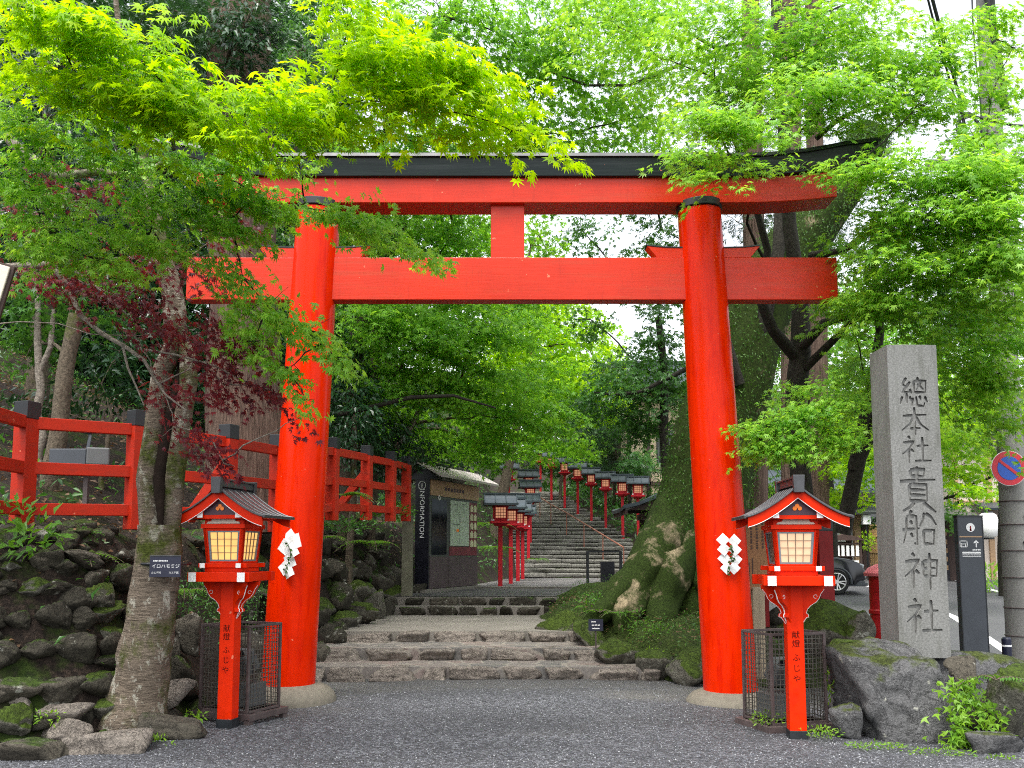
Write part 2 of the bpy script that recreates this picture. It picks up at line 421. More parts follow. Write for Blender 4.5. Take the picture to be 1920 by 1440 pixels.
t = NT('asphalt'); n1 = t.noise(90, 3, .6); n2 = t.noise(.8, 5, .6)
col = t.mix(.4, t.ramp(n2, [(.3, (.055, .056, .06)), (.7, (.085, .086, .09))]), t.ramp(n1, [(.3, (.03, .03, .03)), (.7, (.16, .16, .16))]))
M['asphalt'] = t.done(t.pbsdf(col, .7, t.bump(n1, .3, .004), .4))

def sheet(name, poly, zf, mat, label, cat, sub=.5, th_=0.0):
    """flat polygon laid over a height function, cut into a grid by its bounding box"""
    import bmesh
    bm = bmesh.new(); vs = [bm.verts.new((x, y, 0)) for x, y in poly]; bm.faces.new(vs)
    for ax in (0, 1):
        lo = min(p[ax] for p in poly); hi = max(p[ax] for p in poly); c = lo + sub
        while c < hi:
            no = (1, 0, 0) if ax == 0 else (0, 1, 0); co = (c, 0, 0) if ax == 0 else (0, c, 0)
            bmesh.ops.bisect_plane(bm, geom=bm.verts[:] + bm.edges[:] + bm.faces[:], plane_co=co, plane_no=no); c += sub
    for v in bm.verts: v.co.z = zf(v.co.x, v.co.y)
    me = bpy.data.meshes.new(name); bm.to_mesh(me); bm.free(); me.materials.append(mat)
    o = bpy.data.objects.new(name, me); COL.objects.link(o)
    return tag(o, label, cat, kind='structure')
def gz(x, y): return .012 * math.sin(x * 1.3 + y * .7) + .02 * mnoise.noise(Vector((x * .4, y * .4, 0))) - .02 * max(0, (x - 1) / 4)
sheet('gravel_forecourt', [(-16, -20), (16, -20), (16, 12.3), (2.5, 12.3), (-16, 12.3)], gz, M['gravel'], 'grey gravel forecourt spread in front of the torii gate', 'gravel', .4)
M['moss_bed'] = rock_mat('moss_bed', (.035, .028, .020), .78, (.034, .054, .007), .8)
sheet('moss_bed', [(p[0] * .94 + .15, p[1] * .97 + .45) for p in BED], lambda x, y: th(x, y) + .05 + .05 * mnoise.fractal(Vector((x * 2, y * 2, 9)), 1, 2, 4), M['moss_bed'], 'mossy planting bed round the old tree', 'planting bed', .12)
sheet('gravel_terrace', [(-2.6, 18.3), (1.4, 18.3), (3.2, 20.5), (6, 25), (6, 31.4), (-.7, 31.4), (-1.2, 26), (-2.4, 21)], lambda x, y: .745 + .008 * mnoise.noise(Vector((x, y, 1))), M['gravel_dark'], 'dark gravel terrace at the foot of the long stone stairs', 'gravel', .5)
sheet('road', [(4.0, 12.6), (5.4, 11.2), (30, 11.2), (30, 60), (6.0, 60), (6.0, 24), (4.3, 18)], lambda x, y: float(road_h(np.array(y))) + .0 if y > 13 else .004, M['asphalt'], 'grey asphalt road curving away past the stone pillar', 'road', 1.0)
M['road_white'] = simple('road_white_paint', (.72, .72, .70), .7, .3, .1, 20, .1)
def line_strip(name, pts, w, label):
    mb = MB(); L = [Vector((p[0], p[1], float(road_h(np.array(p[1]))) + .006)) for p in pts]
    vs = []
    for i, p in enumerate(L):
        d = (L[min(i + 1, len(L) - 1)] - L[max(i - 1, 0)]); n = Vector((-d.y, d.x, 0)).normalized() * (w / 2)
        vs += [p - n, p + n]
    mb.add(vs, [(2 * i, 2 * i + 1, 2 * i + 3, 2 * i + 2) for i in range(len(L) - 1)])
    tag(mb.build(name, M['road_white']), label, 'road marking', kind='structure')
line_strip('road_marking', [(6.5, 11.4), (7.45, 14), (8.5, 17.2), (9.5, 20.4), (11, 27), (11.8, 34)], .17, 'white edge line painted on the road beside the dark sign post')
line_strip('road_marking', [(11.8, 19), (13.2, 23.5), (14.1, 27), (15.9, 34.2), (17, 42)], .17, 'white edge line along the far side of the road')

# ---------------------------------------------------------------- rocks
import bmesh
def rock_mesh(seed, blocky=0.0, sub=4, rough=.07):
    r = np.random.default_rng(seed)
    bm = bmesh.new(); bmesh.ops.create_icosphere(bm, subdivisions=sub, radius=1.0)
    co = np.array([v.co[:] for v in bm.verts])
    nn = r.normal(size=(13, 3)); nn /= np.linalg.norm(nn, axis=1)[:, None]; dd_ = r.uniform(.72, 1.05, 13)
    if blocky:
        ax = np.vstack([np.eye(3), -np.eye(3)]) + r.normal(size=(6, 3)) * .20; ax /= np.linalg.norm(ax, axis=1)[:, None]
        nn = np.vstack([nn[:6], ax]); dd_ = np.concatenate([r.uniform(.95, 1.2, 6), r.uniform(.62, .84, 6)])
    q = co @ nn.T; q = np.where(q > .05, dd_ / np.maximum(q, .05), 9)
    p = 14.0; rr = (q ** -p).sum(1) ** (-1 / p)
    off = Vector(r.uniform(-50, 50, 3))
    for i, v in enumerate(bm.verts):
        d = Vector(co[i])
        k = rr[i] + rough * mnoise.fractal(d * 1.6 + off, 1.0, 2.1, 5) + rough * .35 * (abs(mnoise.noise(d * 5 + off)) - .25)
        v.co = d * k
    c = np.array([v.co[:] for v in bm.verts]); lo = c.min(0); hi = c.max(0); c = (c - (lo + hi) / 2) / (hi - lo)
    for i, v in enumerate(bm.verts): v.co = c[i]
    me = bpy.data.meshes.new('rock'); bm.to_mesh(me); bm.free()
    me.polygons.foreach_set('use_smooth', [True] * len(me.polygons)); me.materials.append(M['rock'])
    return me
ROCKS = [rock_mesh(100 + i, 0, 4, .12) for i in range(9)]
BLOCKS = [rock_mesh(200 + i, 1.0, 4, .10) for i in range(7)]
BIGROCK = rock_mesh(327, .5, 5, .13)
def rock(name, me, loc, dims, rz=0.0, mat='rock', parent=None, tilt=(0, 0)):
    o = bpy.data.objects.new(name, me); COL.objects.link(o)
    o.location = loc; o.scale = dims; o.rotation_euler = (tilt[0], tilt[1], rz)
    o.material_slots[0].link = 'OBJECT'; o.material_slots[0].material = M[mat]
    if parent is not None: o.parent = parent
    return o

def stone_wall(pts_rng, n_rows, label, mats, seed, cap=100, name='stone_wall', size=(.22, .44)):
    """battered rubble wall laid on the foot of the bank, every stone a part"""
    rr = random.Random(seed); cnt = 0
    seg = np.array([p for p in FOOT if pts_rng[0] <= p[1] <= pts_rng[1] and p[0] > -6.5])
    L = np.concatenate([[0], np.cumsum(np.hypot(*np.diff(seg, axis=0).T))])
    root = empty(name, (seg[0][0], seg[0][1], 0), label, 'stone wall'); inv = Vector(root.location)
    out = []
    for row in range(n_rows):
        s = rr.uniform(0, .3)
        while s < L[-1]:
            w = rr.uniform(*size) * (1.05 - .04 * row)
            x = np.interp(s + w / 2, L, seg[:, 0]); y = np.interp(s + w / 2, L, seg[:, 1])
            x2 = np.interp(min(s + w / 2 + .05, L[-1]), L, seg[:, 0]); y2 = np.interp(min(s + w / 2 + .05, L[-1]), L, seg[:, 1])
            tx, ty = (x2 - x), (y2 - y); tl = math.hypot(tx, ty) or 1; tx /= tl; ty /= tl
            d = .10 + row * (1.25 / n_rows)
            px, py = x - ty * d, y + tx * d
            out.append((px, py, row, w, math.atan2(ty, tx))); s += w * .88
    keep = out if len(out) <= cap else sorted(out, key=lambda q: math.hypot(q[0], q[1]))[:cap]
    rest = [q for q in out if q not in keep]
    mbs = MB()
    for px, py, row, w, a in keep + rest:
        h = w * rr.uniform(.5, .75)
        z = th(px, py) - .02 + rr.uniform(-.03, .03)
        if (px, py, row, w, a) in rest:
            me = rr.choice(ROCKS); T = Matrix.Translation(Vector((px, py, z)) - inv) @ Matrix.Rotation(a, 4, 'Z') @ Matrix.Diagonal((w * 1.08, w * .95, h * 1.15, 1))
            mbs.add([T @ v.co for v in me.vertices], [tuple(p.vertices) for p in me.polygons]); continue
        rock('stone', rr.choice(ROCKS), Vector((px, py, z)) - inv, (w * 1.08, w * .95, h * 1.15), a + rr.uniform(-.3, .3), rr.choice(mats), root, (rr.uniform(-.25, .25), rr.uniform(-.25, .25)))
    if mbs.n: tag(mbs.build('stone', M['rock_dark'], root, 80), None, None, None, 'stuff')
    return root
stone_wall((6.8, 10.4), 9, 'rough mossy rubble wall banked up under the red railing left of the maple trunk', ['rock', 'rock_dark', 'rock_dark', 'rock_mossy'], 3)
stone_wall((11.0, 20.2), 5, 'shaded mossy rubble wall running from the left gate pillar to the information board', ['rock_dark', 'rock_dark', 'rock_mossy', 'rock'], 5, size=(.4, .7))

def loose(u, v, wpx, hpx, Yd, label, mat='rock', lib=None, i=0, rz=0.0, dep=.8, cat='rock', group=None):
    """one loose rock centred at photo pixel u, v at distance Yd, wpx x hpx big in the photo"""
    c = P(u, v, Yd); k = Yd / F
    lib = lib or ROCKS
    o = rock('rock' if cat == 'rock' else 'boulder', lib[i % len(lib)], c, (wpx * k * 1.05, wpx * k * dep, hpx * k * 1.1), rz, mat)
    return tag(o, label, cat, group)
GL = 'loose rocks at the foot of the maple'
loose(205, 1402, 150, 62, 7.75, 'long flat brownish rock lying in front of the maple trunk at the gravel edge', 'rock_brown', BLOCKS, 0, .1, .7, group=GL)
loose(62, 1420, 120, 62, 7.45, 'grey cracked rock in the lower left corner of the picture', 'rock', BLOCKS, 1, -.1, .8, group=GL)
loose(122, 1375, 92, 50, 7.95, 'brown wedge shaped rock between two flat rocks left of the maple roots', 'rock_brown', ROCKS, 2, .4, group=GL)
loose(22, 1378, 66, 60, 7.9, 'pale grey rock cut by the left picture edge above the corner rock', 'rock', ROCKS, 3, .2, group=GL)
loose(325, 1366, 118, 58, 8.3, 'flat pale grey rock at the right foot of the maple trunk', 'rock', BLOCKS, 2, .25, .8, group=GL)
loose(333, 1302, 58, 50, 9.0, 'smooth tan rock between the maple trunk and the wire cage', 'rock_brown', ROCKS, 4, 0, group=GL)
loose(92, 1302, 112, 58, 8.25, 'large flat slab jutting out halfway down the rubble left of the trunk', 'rock', BLOCKS, 3, -.1, .9, group=GL)
loose(125, 1345, 96, 48, 8.1, 'reddish brown rock under the jutting slab', 'rock_brown', ROCKS, 5, .2, group=GL)
loose(35, 1338, 72, 62, 8.0, 'blocky brown rock below the jutting slab near the left edge', 'rock_brown', BLOCKS, 4, .1, group=GL)
loose(355, 1190, 54, 74, 9.5, 'pale lichen spotted upright stone left of the wire cage', 'rock', ROCKS, 6, .3, group=GL)
loose(322, 1225, 30, 60, 9.4, 'narrow upright grey stone beside the lichen spotted stone', 'rock', ROCKS, 7, .6, group=GL)
loose(335, 1262, 62, 62, 9.25, 'dark mossy stone under the upright stones beside the trunk', 'rock_dark', ROCKS, 8, 0, group=GL)
loose(30, 1265, 60, 66, 8.5, 'tall tan stone at the left picture edge beside the jutting slab', 'rock_brown', ROCKS, 1, .4, group=GL)
# rocks that carry the inscribed pillar
GB = 'rocks under the inscribed stone pillar'
rock_big = tag(rock('boulder', BIGROCK, (3.46, 8.62, .30), (1.18, .95, 1.02), .12, 'rock_boulder'), 'largest grey boulder with moss streaks in front of the stone pillar', 'boulder', GB)
loose(1603, 1270, 92, 100, 8.9, 'rounded smooth boulder tucked behind the largest boulder next to the wire cage', 'rock_boulder', ROCKS, 0, .3, .9, 'boulder', GB)
tag(rock('boulder', BLOCKS[5], (4.15, 9.38, .24), (1.9, .95, .84), .05, 'rock_boulder'), 'broad moss topped rock carrying the inscribed stone pillar', 'boulder', GB)
loose(1895, 1325, 122, 140, 8.3, 'moss covered boulder cut off by the right picture edge', 'rock_mossy', ROCKS, 5, .7, .9, 'boulder', GB)
loose(1855, 1396, 106, 48, 7.95, 'small flat dark rock in front of the boulders in the lower right corner', 'rock_boulder', BLOCKS, 6, .1, .7, 'rock', GB)
loose(1822, 1345, 50, 66, 8.35, 'pale grey stone half hidden by bright creeper leaves', 'rock', ROCKS, 7, .1, .8, 'rock', GB)
loose(1810, 1262, 70, 56, 8.75, 'smooth grey stone between the largest boulder and the creeper', 'rock', ROCKS, 4, .2, .9, 'rock', GB)
loose(1588, 1352, 62, 62, 8.35, 'small rough rock at the lower left foot of the largest boulder', 'rock_boulder', ROCKS, 6, .2, .8, 'rock', GB)
# mossy rocks behind the lantern
GM = 'mossy rocks round the old tree'
loose(1530, 1178, 170, 100, 11.4, 'wide moss blanketed rock behind the right lantern post', 'rock_mossy', ROCKS, 2, .1, .9, 'boulder', GM)
loose(1608, 1188, 66, 80, 11.0, 'grey faced mossy rock beside the red post box', 'rock_mossy', ROCKS, 8, .3, .9, 'boulder', GM)
loose(1465, 1160, 90, 70, 11.7, 'dark mossy rock between the right gate pillar and the lantern post', 'rock_dark', ROCKS, 3, .2, .9, 'boulder', GM)
loose(1600, 1222, 110, 44, 10.0, 'low flat stone with a bright moss cap left of the inscribed pillar', 'rock_mossy', BLOCKS, 1, .1, .8, 'rock', GM)
for q in ((1060, 1180, 80, 66, 14.3, 'moss capped kerb stone at the corner of the concrete landing', 2),
          (1112, 1206, 96, 76, 13.5, 'mossy kerb stone right of the landing behind the second step', 4),
          (1172, 1232, 110, 70, 12.7, 'long mossy kerb stone at the right end of the second step', 0),
          (1232, 1250, 90, 66, 12.2, 'grey mossy kerb stone at the right end of the lowest step', 6),
          (1290, 1252, 90, 70, 11.8, 'bushy mossy kerb stone just left of the right gate pillar', 8)):
    loose(q[0], q[1], q[2], q[3], q[4], q[5], 'rock_mossy', ROCKS, q[6], q[6] * .3, 1.0, 'rock', GM)
for q in ((655, 1155, 100, 52, 15.6, 'flat moss topped stone on the left edge of the landing', 'rock_mossy', 1),
          (700, 1138, 44, 60, 16.6, 'upright mossy stone at the left end of the middle steps', 'rock_mossy', 3),
          (630, 1176, 66, 34, 14.9, 'small grey stone on the landing beside the left gate pillar', 'rock', 5),
          (606, 1200, 50, 60, 14.0, 'dark stone just behind the left gate pillar at the steps', 'rock_dark', 7)):
    loose(q[0], q[1], q[2], q[3], q[4], q[5], q[6], ROCKS, q[7], .2, 1.0, 'rock', 'stones beside the landing')

# ---------------------------------------------------------------- near steps
def kerb_row(parent, x0, x1, y, z0, z1, seed, mats, lo=.34, hi=.72, dep=.36, yfun=None):
    rr = random.Random(seed); x = x0; inv = Vector(parent.location)
    while x < x1 - .1:
        w = min(rr.uniform(lo, hi), x1 - x)
        yy = y + (yfun(x + w / 2) if yfun else 0)
        h = (z1 - z0) + .05
        rock('kerb_stone', rr.choice(BLOCKS), Vector((x + w / 2, yy + dep / 2, (z0 + z1) / 2 - .028)) - inv, (w * .95, dep * rr.uniform(.95, 1.15), h * rr.uniform(.98, 1.15)),
             rr.choice((0, math.pi)) + rr.uniform(-.05, .05), rr.choice(mats), parent, (rr.uniform(-.05, .05), 0))
        x += w
steps = empty('stone_steps', (0, 11.9, 0), 'five low stone edged steps and a concrete landing behind the gate', 'steps')
def step(poly, z0, z1, mat, name='step'):
    mb = MB(); n = len(poly)
    mb.add([(x, y - 11.9, z1) for x, y in poly] + [(x, y - 11.9, z0) for x, y in poly], [tuple(range(n)), tuple(range(2 * n - 1, n - 1, -1))] + [(i, i + n, (i + 1) % n + n, (i + 1) % n) for i in range(n)])
    return mb.build(name, mat, steps)
def bow(x): return .10 * math.cos(x * .8) - .05
RB = ['rock_brown']
s1 = step([(-2.75, 12.12), (1.9, 12.05), (1.7, 12.95), (-2.7, 12.95)], -.1, .145, M['paving']); kerb_row(s1, -2.75, 1.9, .0, 0, .15, 21, RB, yfun=bow)
s2 = step([(-2.7, 12.92), (1.6, 12.90), (1.35, 13.95), (-2.65, 13.95)], -.1, .295, M['paving']); kerb_row(s2, -2.7, 1.55, .85, .15, .30, 22, RB, yfun=bow)
s3 = step([(-2.6, 13.98), (1.2, 13.95), (.55, 17.7), (-2.45, 17.7)], -.1, .435, M['concrete'], 'landing'); kerb_row(s3, -2.6, 1.15, 1.85, .29, .44, 23, RB, .45, .9, yfun=bow)
s4 = step([(-2.4, 17.66), (.6, 17.62), (.6, 18.2), (-2.4, 18.2)], -.1, .585, M['concrete']); kerb_row(s4, -2.1, .7, 5.55, .43, .59, 24, ['rock_dark', 'rock'], .3, .6)
s5 = step([(-2.4, 18.15), (.9, 18.15), (.9, 18.6), (-2.4, 18.6)], -.1, .735, M['concrete']); kerb_row(s5, -2.1, .95, 6.1, .58, .74, 25, ['rock_dark', 'rock_dark', 'rock'], .35, .7)
# pale kerb strip across the terrace
tag(MB().box((.45, 22.2, .755), (2.8, .16, .07)).build('kerb_strip', M['concrete'], None, None, .008), 'pale concrete kerb strip across the upper gravel terrace', 'kerb', kind='structure')

# ---------------------------------------------------------------- long stair: every tread a part, its stones a pattern in the tread
stairs = empty('stone_stairs', (2, 31.2, .75), 'long flight of worn stone steps climbing between the rows of red lanterns', 'stairs')
rr = random.Random(5); so = Vector(stairs.location)
def edge_l(y): return np.interp(y, [31, 38, 46], [.15, -.1, -.9])
def edge_r(y): return np.interp(y, [31, 36, 43, 46], [5.2, 4.0, 1.9, 1.2])
NST = 24
for k in range(NST):
    y = 31.2 + k * .5; z = .75 + k * .15; mb = MB(); x = edge_l(y); xr_ = edge_r(y) + .3
    while x < xr_ - .2:
        w = min(rr.uniform(.5, 1.3), xr_ - x); h = .15 + rr.uniform(-.012, .012); n0 = 7
        yo = rr.uniform(-.03, .03)
        # a worn block: front face bulges, top edge rounded
        prof = [(yo + .07, -.12), (yo + .05, .012), (yo - .01, .035), (yo - .02, h - .045), (yo + .03, h - .008), (.62, h)]
        vs = []; m_ = 6
        for i in range(m_):
            f = i / (m_ - 1); e = .03 * (1 if i in (0, m_ - 1) else 0)
            for (py, pz) in prof:
                b = .035 * mnoise.noise(Vector((x + f * w, y + py * 3, z * 3 + pz * 7)))
                vs.append(Vector((x + f * w * .985, y + py + e + b, z + pz - e * .3 + b * .5)) - so)
        fs = []; q = len(prof)
        for i in range(m_ - 1):
            for j in range(q - 1): fs.append((i * q + j, (i + 1) * q + j, (i + 1) * q + j + 1, i * q + j + 1))
        fs += [tuple(range(q - 1, -1, -1)), tuple((m_ - 1) * q + j for j in range(q))]
        mb.add(vs, fs); x += w
    mb.build('step', M['stair_stone'], stairs, 50)
# ---------------------------------------------------------------- torii gate
gate = empty('torii_gate', (0, 10.35, 0), 'large vermilion torii gate with a black top beam spanning the path', 'torii gate')
def sori(x, amp, x0=2.55, x1=3.9): return amp * max(0.0, (abs(x) - x0) / (x1 - x0)) ** 2
def sweep_x(mb, xs, sec, amp, slant=0.0, m=0):
    n = len(sec); vs = []
    for i, x in enumerate(xs):
        for (y, z) in sec:
            k = 1 + slant * z / abs(xs[0]) if i in (0, len(xs) - 1) else 1
            vs.append((x * k, y, z + sori(x, amp)))
    fs = [(i * n + j, i * n + (j + 1) % n, (i + 1) * n + (j + 1) % n, (i + 1) * n + j) for i in range(len(xs) - 1) for j in range(n)]
    fs += [tuple(range(n - 1, -1, -1)), tuple((len(xs) - 1) * n + j for j in range(n))]
    return mb.add(vs, fs, m)
for sx, zb in ((-1, .17), (1, .10)):
    mb = MB(); a = Vector((-2.435 if sx < 0 else 2.375, 0, zb)); b = Vector((-2.215 if sx < 0 else 2.145, 0, 5.47)); pts = []; rs = []
    for i in range(25):
        f = i / 24; pts.append(a.lerp(b, f)); rs.append(.290 - .040 * f - .006 * f * f)
    mb.tube(pts, rs, 56); p = mb.build('pillar', M['verm_pillar'], gate, 40)
    mb = MB(); c = b; d = (b - a).normalized()
    mb.tube([b + d * .012, b + d * .016, b + d * .10], [.25, .258, .258], 48); mb.build('collar', M['black'], p, 40, .006)
    mb = MB(); mb.lathe([(.52, -.12), (.515, -.02), (.48, .05), (.42, .105), (.33, .14), (.0, .15)], (a.x, 0, zb - .13), 40)
    for i, q in enumerate(mb.v): mb.v[i] = (q[0] + .02 * mnoise.noise(Vector(q) * 3), q[1] + .02 * mnoise.noise(Vector(q) * 3 + Vector((5, 0, 0))), q[2])
    t_ = M.get('base_stone')
    if t_ is None:
        M['base_stone'] = simple('sandy_granite', (.15, .135, .105), .8, .3, .25, 18, .5, 90)
    mb.build('base_stone', M['base_stone'], p, 60)
xs = np.linspace(-3.58, 3.68, 33)
mb = MB(); sweep_x(mb, xs, [(-.15, 5.53), (.24, 5.53), (.24, 5.83), (-.15, 5.83)], .10); mb.build('second_beam', M['verm_beam'], gate, None, .008)
xs = np.linspace(-3.95, 3.95, 41)
mb = MB(); sweep_x(mb, xs, [(-.20, 5.822), (.29, 5.822), (.31, 6.03), (-.235, 6.03)], .17, .032)
kas = mb.build('top_beam', M['black_beam'], gate, None, .006)
mb = MB(); sweep_x(mb, xs, [(-.275, 6.024), (.35, 6.024), (.30, 6.075), (.04, 6.11), (-.25, 6.075)], .17, .034); mb.build('cap_board', M['black'], kas, None, .004)
mb = MB(); mb.box((0, 0, 4.665), (7.34, .19, .49)); mb.build('tie_beam', M['verm_beam'], gate, None, .008)
mb = MB(); mb.box((-.05, 0, 5.22), (.38, .15, .63)); mb.build('strut', M['verm_beam'], gate, None, .006)
for sx in (-1, 1):
    xp = -2.24 if sx < 0 else 2.17
    for s in (-1, 1):
        pr = [(0.20, 0), (.53, 0), (.64, .135), (.45, .115), (.20, .11)]
        pts = [(xp + s * x, z) for x, z in pr]
        if s < 0: pts = pts[::-1]
        mb = MB(); mb.prism(pts, (0, 0, 4.912), (1, 0, 0), (0, 0, 1), .17)
        w = mb.build('wedge', M['verm_beam'], gate, None, .005)
        pc = [(xp + s * x, z) for x, z in [(.64, .137), (.45, .117), (.20, .112), (.20, .125), (.45, .13), (.65, .153)]]
        if s > 0: pc = pc[::-1]
        mb = MB(); mb.prism(pc, (0, 0, 4.912), (1, 0, 0), (0, 0, 1), .18); mb.build('wedge_cap', M['black'], w)

# ---------------------------------------------------------------- big lanterns
def quadpt(face, s, t, off, hb=.172, ht=.200, z0=1.53, z1=1.845):
    h = hb + (ht - hb) * t + off; w = (hb + (ht - hb) * t) * s
    z = z0 + (z1 - z0) * t
    x, y = w, -h
    a = face * math.pi / 2
    return Vector((x * math.cos(a) - y * math.sin(a), x * math.sin(a) + y * math.cos(a), z))
def patch_box(mb, face, s0, s1, t0, t1, o0, o1, m=0):
    vs = [quadpt(face, s, t, o) for o in (o1, o0) for s, t in ((s0, t0), (s1, t0), (s1, t1), (s0, t1))]
    mb.add(vs, [(0, 1, 2, 3), (7, 6, 5, 4), (0, 4, 5, 1), (1, 5, 6, 2), (2, 6, 7, 3), (3, 7, 4, 0)], m)
def roofz(x, w=.43, z0=1.935, h=.265): return z0 + h * (1 - min(1, abs(x) / w)) ** 1.45
def big_lantern(loc, rz, label, glow, fa):
    r = empty('garden_lantern', loc, label, 'lantern', 'tall vermilion lanterns beside the gate', rz)
    MB().box((0, 0, .05), (.152, .152, .14)).build('foot', M['black'], r, None, .004)
    post = MB().box((0, 0, .73), (.142, .142, 1.26)).build('post', M['verm'], r, None, .006)
    for grp in ((('献', .93), ('燈', .855)), (('ふ', .735), ('じ', .645), ('や', .555))):
      mb = MB()
      for ch, z in grp:
        put_text(mb, ch, .070, (0, -.0715, z), (1, 0, 0), (0, 0, 1), 0, .001)
      mb.build('inscription', M['ink'], post)
    prof = [(.068, 1.36), (.275, 1.36), (.268, 1.325), (.238, 1.285), (.222, 1.245), (.198, 1.215), (.150, 1.185), (.118, 1.150), (.108, 1.118),
            (.125, 1.105), (.128, 1.085), (.108, 1.078), (.092, 1.055), (.068, 1.02)]
    for k, a in enumerate((0, math.pi / 2, math.pi, rad(fa))):
        ax = Vector((math.cos(a), math.sin(a), 0))
        b = MB().prism(prof, (0, 0, 0), ax, (0, 0, 1), .046).build('bracket', M['verm'], r, None, .003)
        e = MB(); nn = Vector((-ax.y, ax.x, 0))
        if k == 3:
            sg = 1 if fa > -90 else -1
            e.tube([ax * x + Vector((0, 0, z)) + nn * .021 * sg for x, z in prof[2:]], .005, 5)
        else:
            e.tube([ax * x + Vector((0, 0, z)) - Vector((0, .022, 0)) * (k != 1) for x, z in prof[2:]], .0028, 5)
        lobe = [ax * (.190 + .016 * math.cos(q)) + Vector((0, 0, 1.262 + .016 * math.sin(q))) for q in np.linspace(0, 5.2, 9)]
        for sgn in (-1, 1): e.tube([p + nn * .0235 * sgn for p in lobe], .0026, 5)
        e.build('bracket_edge', M['white'] if k in (0, 1, 2) else M['white'], b)
    tr = MB()
    for s in (-1, 1):
        tr.box((0, s * .235, 1.405), (.60, .075, .085)); tr.box((s * .235, 0, 1.405), (.075, .60, .081))
    tr.box((0, 0, 1.40), (.42, .42, .05)); tray = tr.build('tray', M['verm'], r, None, .004)
    c = MB()
    for sx in (-1, 1):
        for sy in (-1, 1): MB().box((sx * .235, sy * .302, 1.405), (.072, .006, .083)).build('tray_cap', M['white'], tray)
    MB().box((0, 0, 1.455), (.36, .36, .02), None, 0, .9).build('plinth', M['purple_brown'], r)
    ld = MB(); ld.box((0, 0, 1.485), (.36, .36, .075))
    for s in (-1, 1): ld.box((0, s * .175, 1.508), (.47, .045, .040)); ld.box((s * .175, 0, 1.508), (.045, .47, .037))
    led = ld.build('ledge', M['verm'], r, None, .003)
    c = MB()
    for sx in (-1, 1):
        for sy in (-1, 1): MB().box((sx * .175, sy * .237, 1.508), (.047, .006, .042)).build('ledge_cap', M['white'], led)
    # box frame
    fr = MB()
    for f in range(4):
        patch_box(fr, f, -1.0, -.80, 0, 1, -.03, .0); patch_box(fr, f, .80, 1.0, 0, 1, -.03, .0)
        patch_box(fr, f, -.8, .8, .93, 1.0, -.03, -.004); patch_box(fr, f, -.8, .8, .0, .05, -.03, -.004)
    fr.box((0, 0, 1.865), (.43, .43, .04)); fr.box((0, 0, 1.90), (.38, .38, .05))
    fr.build('lantern_box', M['verm'], r, None, .002)
    for f in range(4):
        w = MB(); patch_box(w, f, -.8, .8, .05, .93, -.028, -.022)
        win = w.build('window', M[glow] if f != 3 or glow == 'window_glow' else M['screen'], r)
        g = MB()
        for s0, s1, t0, t1 in ((-.8, -.70, .05, .93), (.70, .8, .05, .93), (-.7, .7, .05, .10), (-.7, .7, .885, .93)): patch_box(g, f, s0, s1, t0, t1, -.021, -.008)
        g.build('window_frame', M['grey_frame'], win)
        g = MB()
        for i in range(1, 4):
            x = -.7 + 1.4 * i / 4; patch_box(g, f, x - .016, x + .016, .10, .885, -.0205, -.012)
            tt = .10 + .785 * i / 4; patch_box(g, f, -.7, .7, tt - .009, tt + .009, -.0208, -.0125)
        g.build('lattice', M['lattice'], win)
    # arched cream board
    arch = [(-.165, 0), (.165, 0), (.15, .018), (.12, .022), (.105, .045), (.06, .058), (0, .062), (-.06, .058), (-.105, .045), (-.12, .022), (-.15, .018)]
    for s in (-1, 1): MB().prism(arch if s < 0 else arch, (0, s * .195, 1.888), (1, 0, 0), (0, 0, 1), .02).build('arched_board', M['cream'], r)
    # roof
    xs_ = np.linspace(-.45, .45, 23); L = .335
    rf = MB(); vs = []
    for x in xs_:
        z = roofz(x, .45)
        vs += [(x, -L, z + .020), (x, L, z + .020), (x, L, z + .007), (x, -L, z + .007)]
    n = len(xs_); fs = []
    for i in range(n - 1):
        for j in range(4): fs.append((i * 4 + j, i * 4 + (j + 1) % 4, (i + 1) * 4 + (j + 1) % 4, (i + 1) * 4 + j))
    fs += [(3, 2, 1, 0), tuple((n - 1) * 4 + j for j in range(4))]
    rf.add(vs, fs)
    for y in np.linspace(-L + .02, L - .02, 6):
        for s in (-1, 1): rf.tube([(s * x, y, roofz(x, .45) + .022) for x in np.linspace(.03, .455, 10)], .009, 5)
    for s in (-1, 1): rf.box((s * .452, 0, 1.948), (.018, 2 * L, .026))
    roof = rf.build('roof', M['copper'], r, 30, .002)
    rg = MB(); rg.box((0, 0, 2.250), (.055, 2 * L + .03, .06)); rg.box((0, 0, 2.287), (.085, 2 * L + .05, .018))
    for s in (-1, 1): rg.prism([(-.042, -.09), (.042, -.09), (.05, .06), (-.05, .06)], (0, s * (L + .015), 2.245), (1, 0, 0), (0, 0, 1), .05)
    rg.build('ridge', M['copper'], roof, None, .004)
    for s in (-1, 1):
        y = s * (L - .035)
        bb = MB(); up = [(x, roofz(x, .45) + .006) for x in np.linspace(-.425, .425, 21)]
        dn = [(x, roofz(x, .45) - .088 + .012 * abs(x) / .42) for x in np.linspace(.425, -.425, 21)]
        bb.prism([p for p in dn] + [p for p in up], (0, y, 0), (1, 0, 0), (0, 0, 1), .03)
        bg = bb.build('bargeboard', M['verm'], roof)
        e = MB(); e.tube([(x, y + s * .014, roofz(x, .45) - .090 + .012 * abs(x) / .42) for x in np.linspace(-.425, .425, 21)], .003, 5); e.build('bargeboard_edge', M['white'], roof)
        MB().prism([(-.22, 1.965), (.22, 1.965), (.10, 2.050), (0, 2.145), (-.10, 2.050)], (0, s * .265, 0), (1, 0, 0), (0, 0, 1), .012).build('gable', M['purple_brown'], r)
        cr = MB()
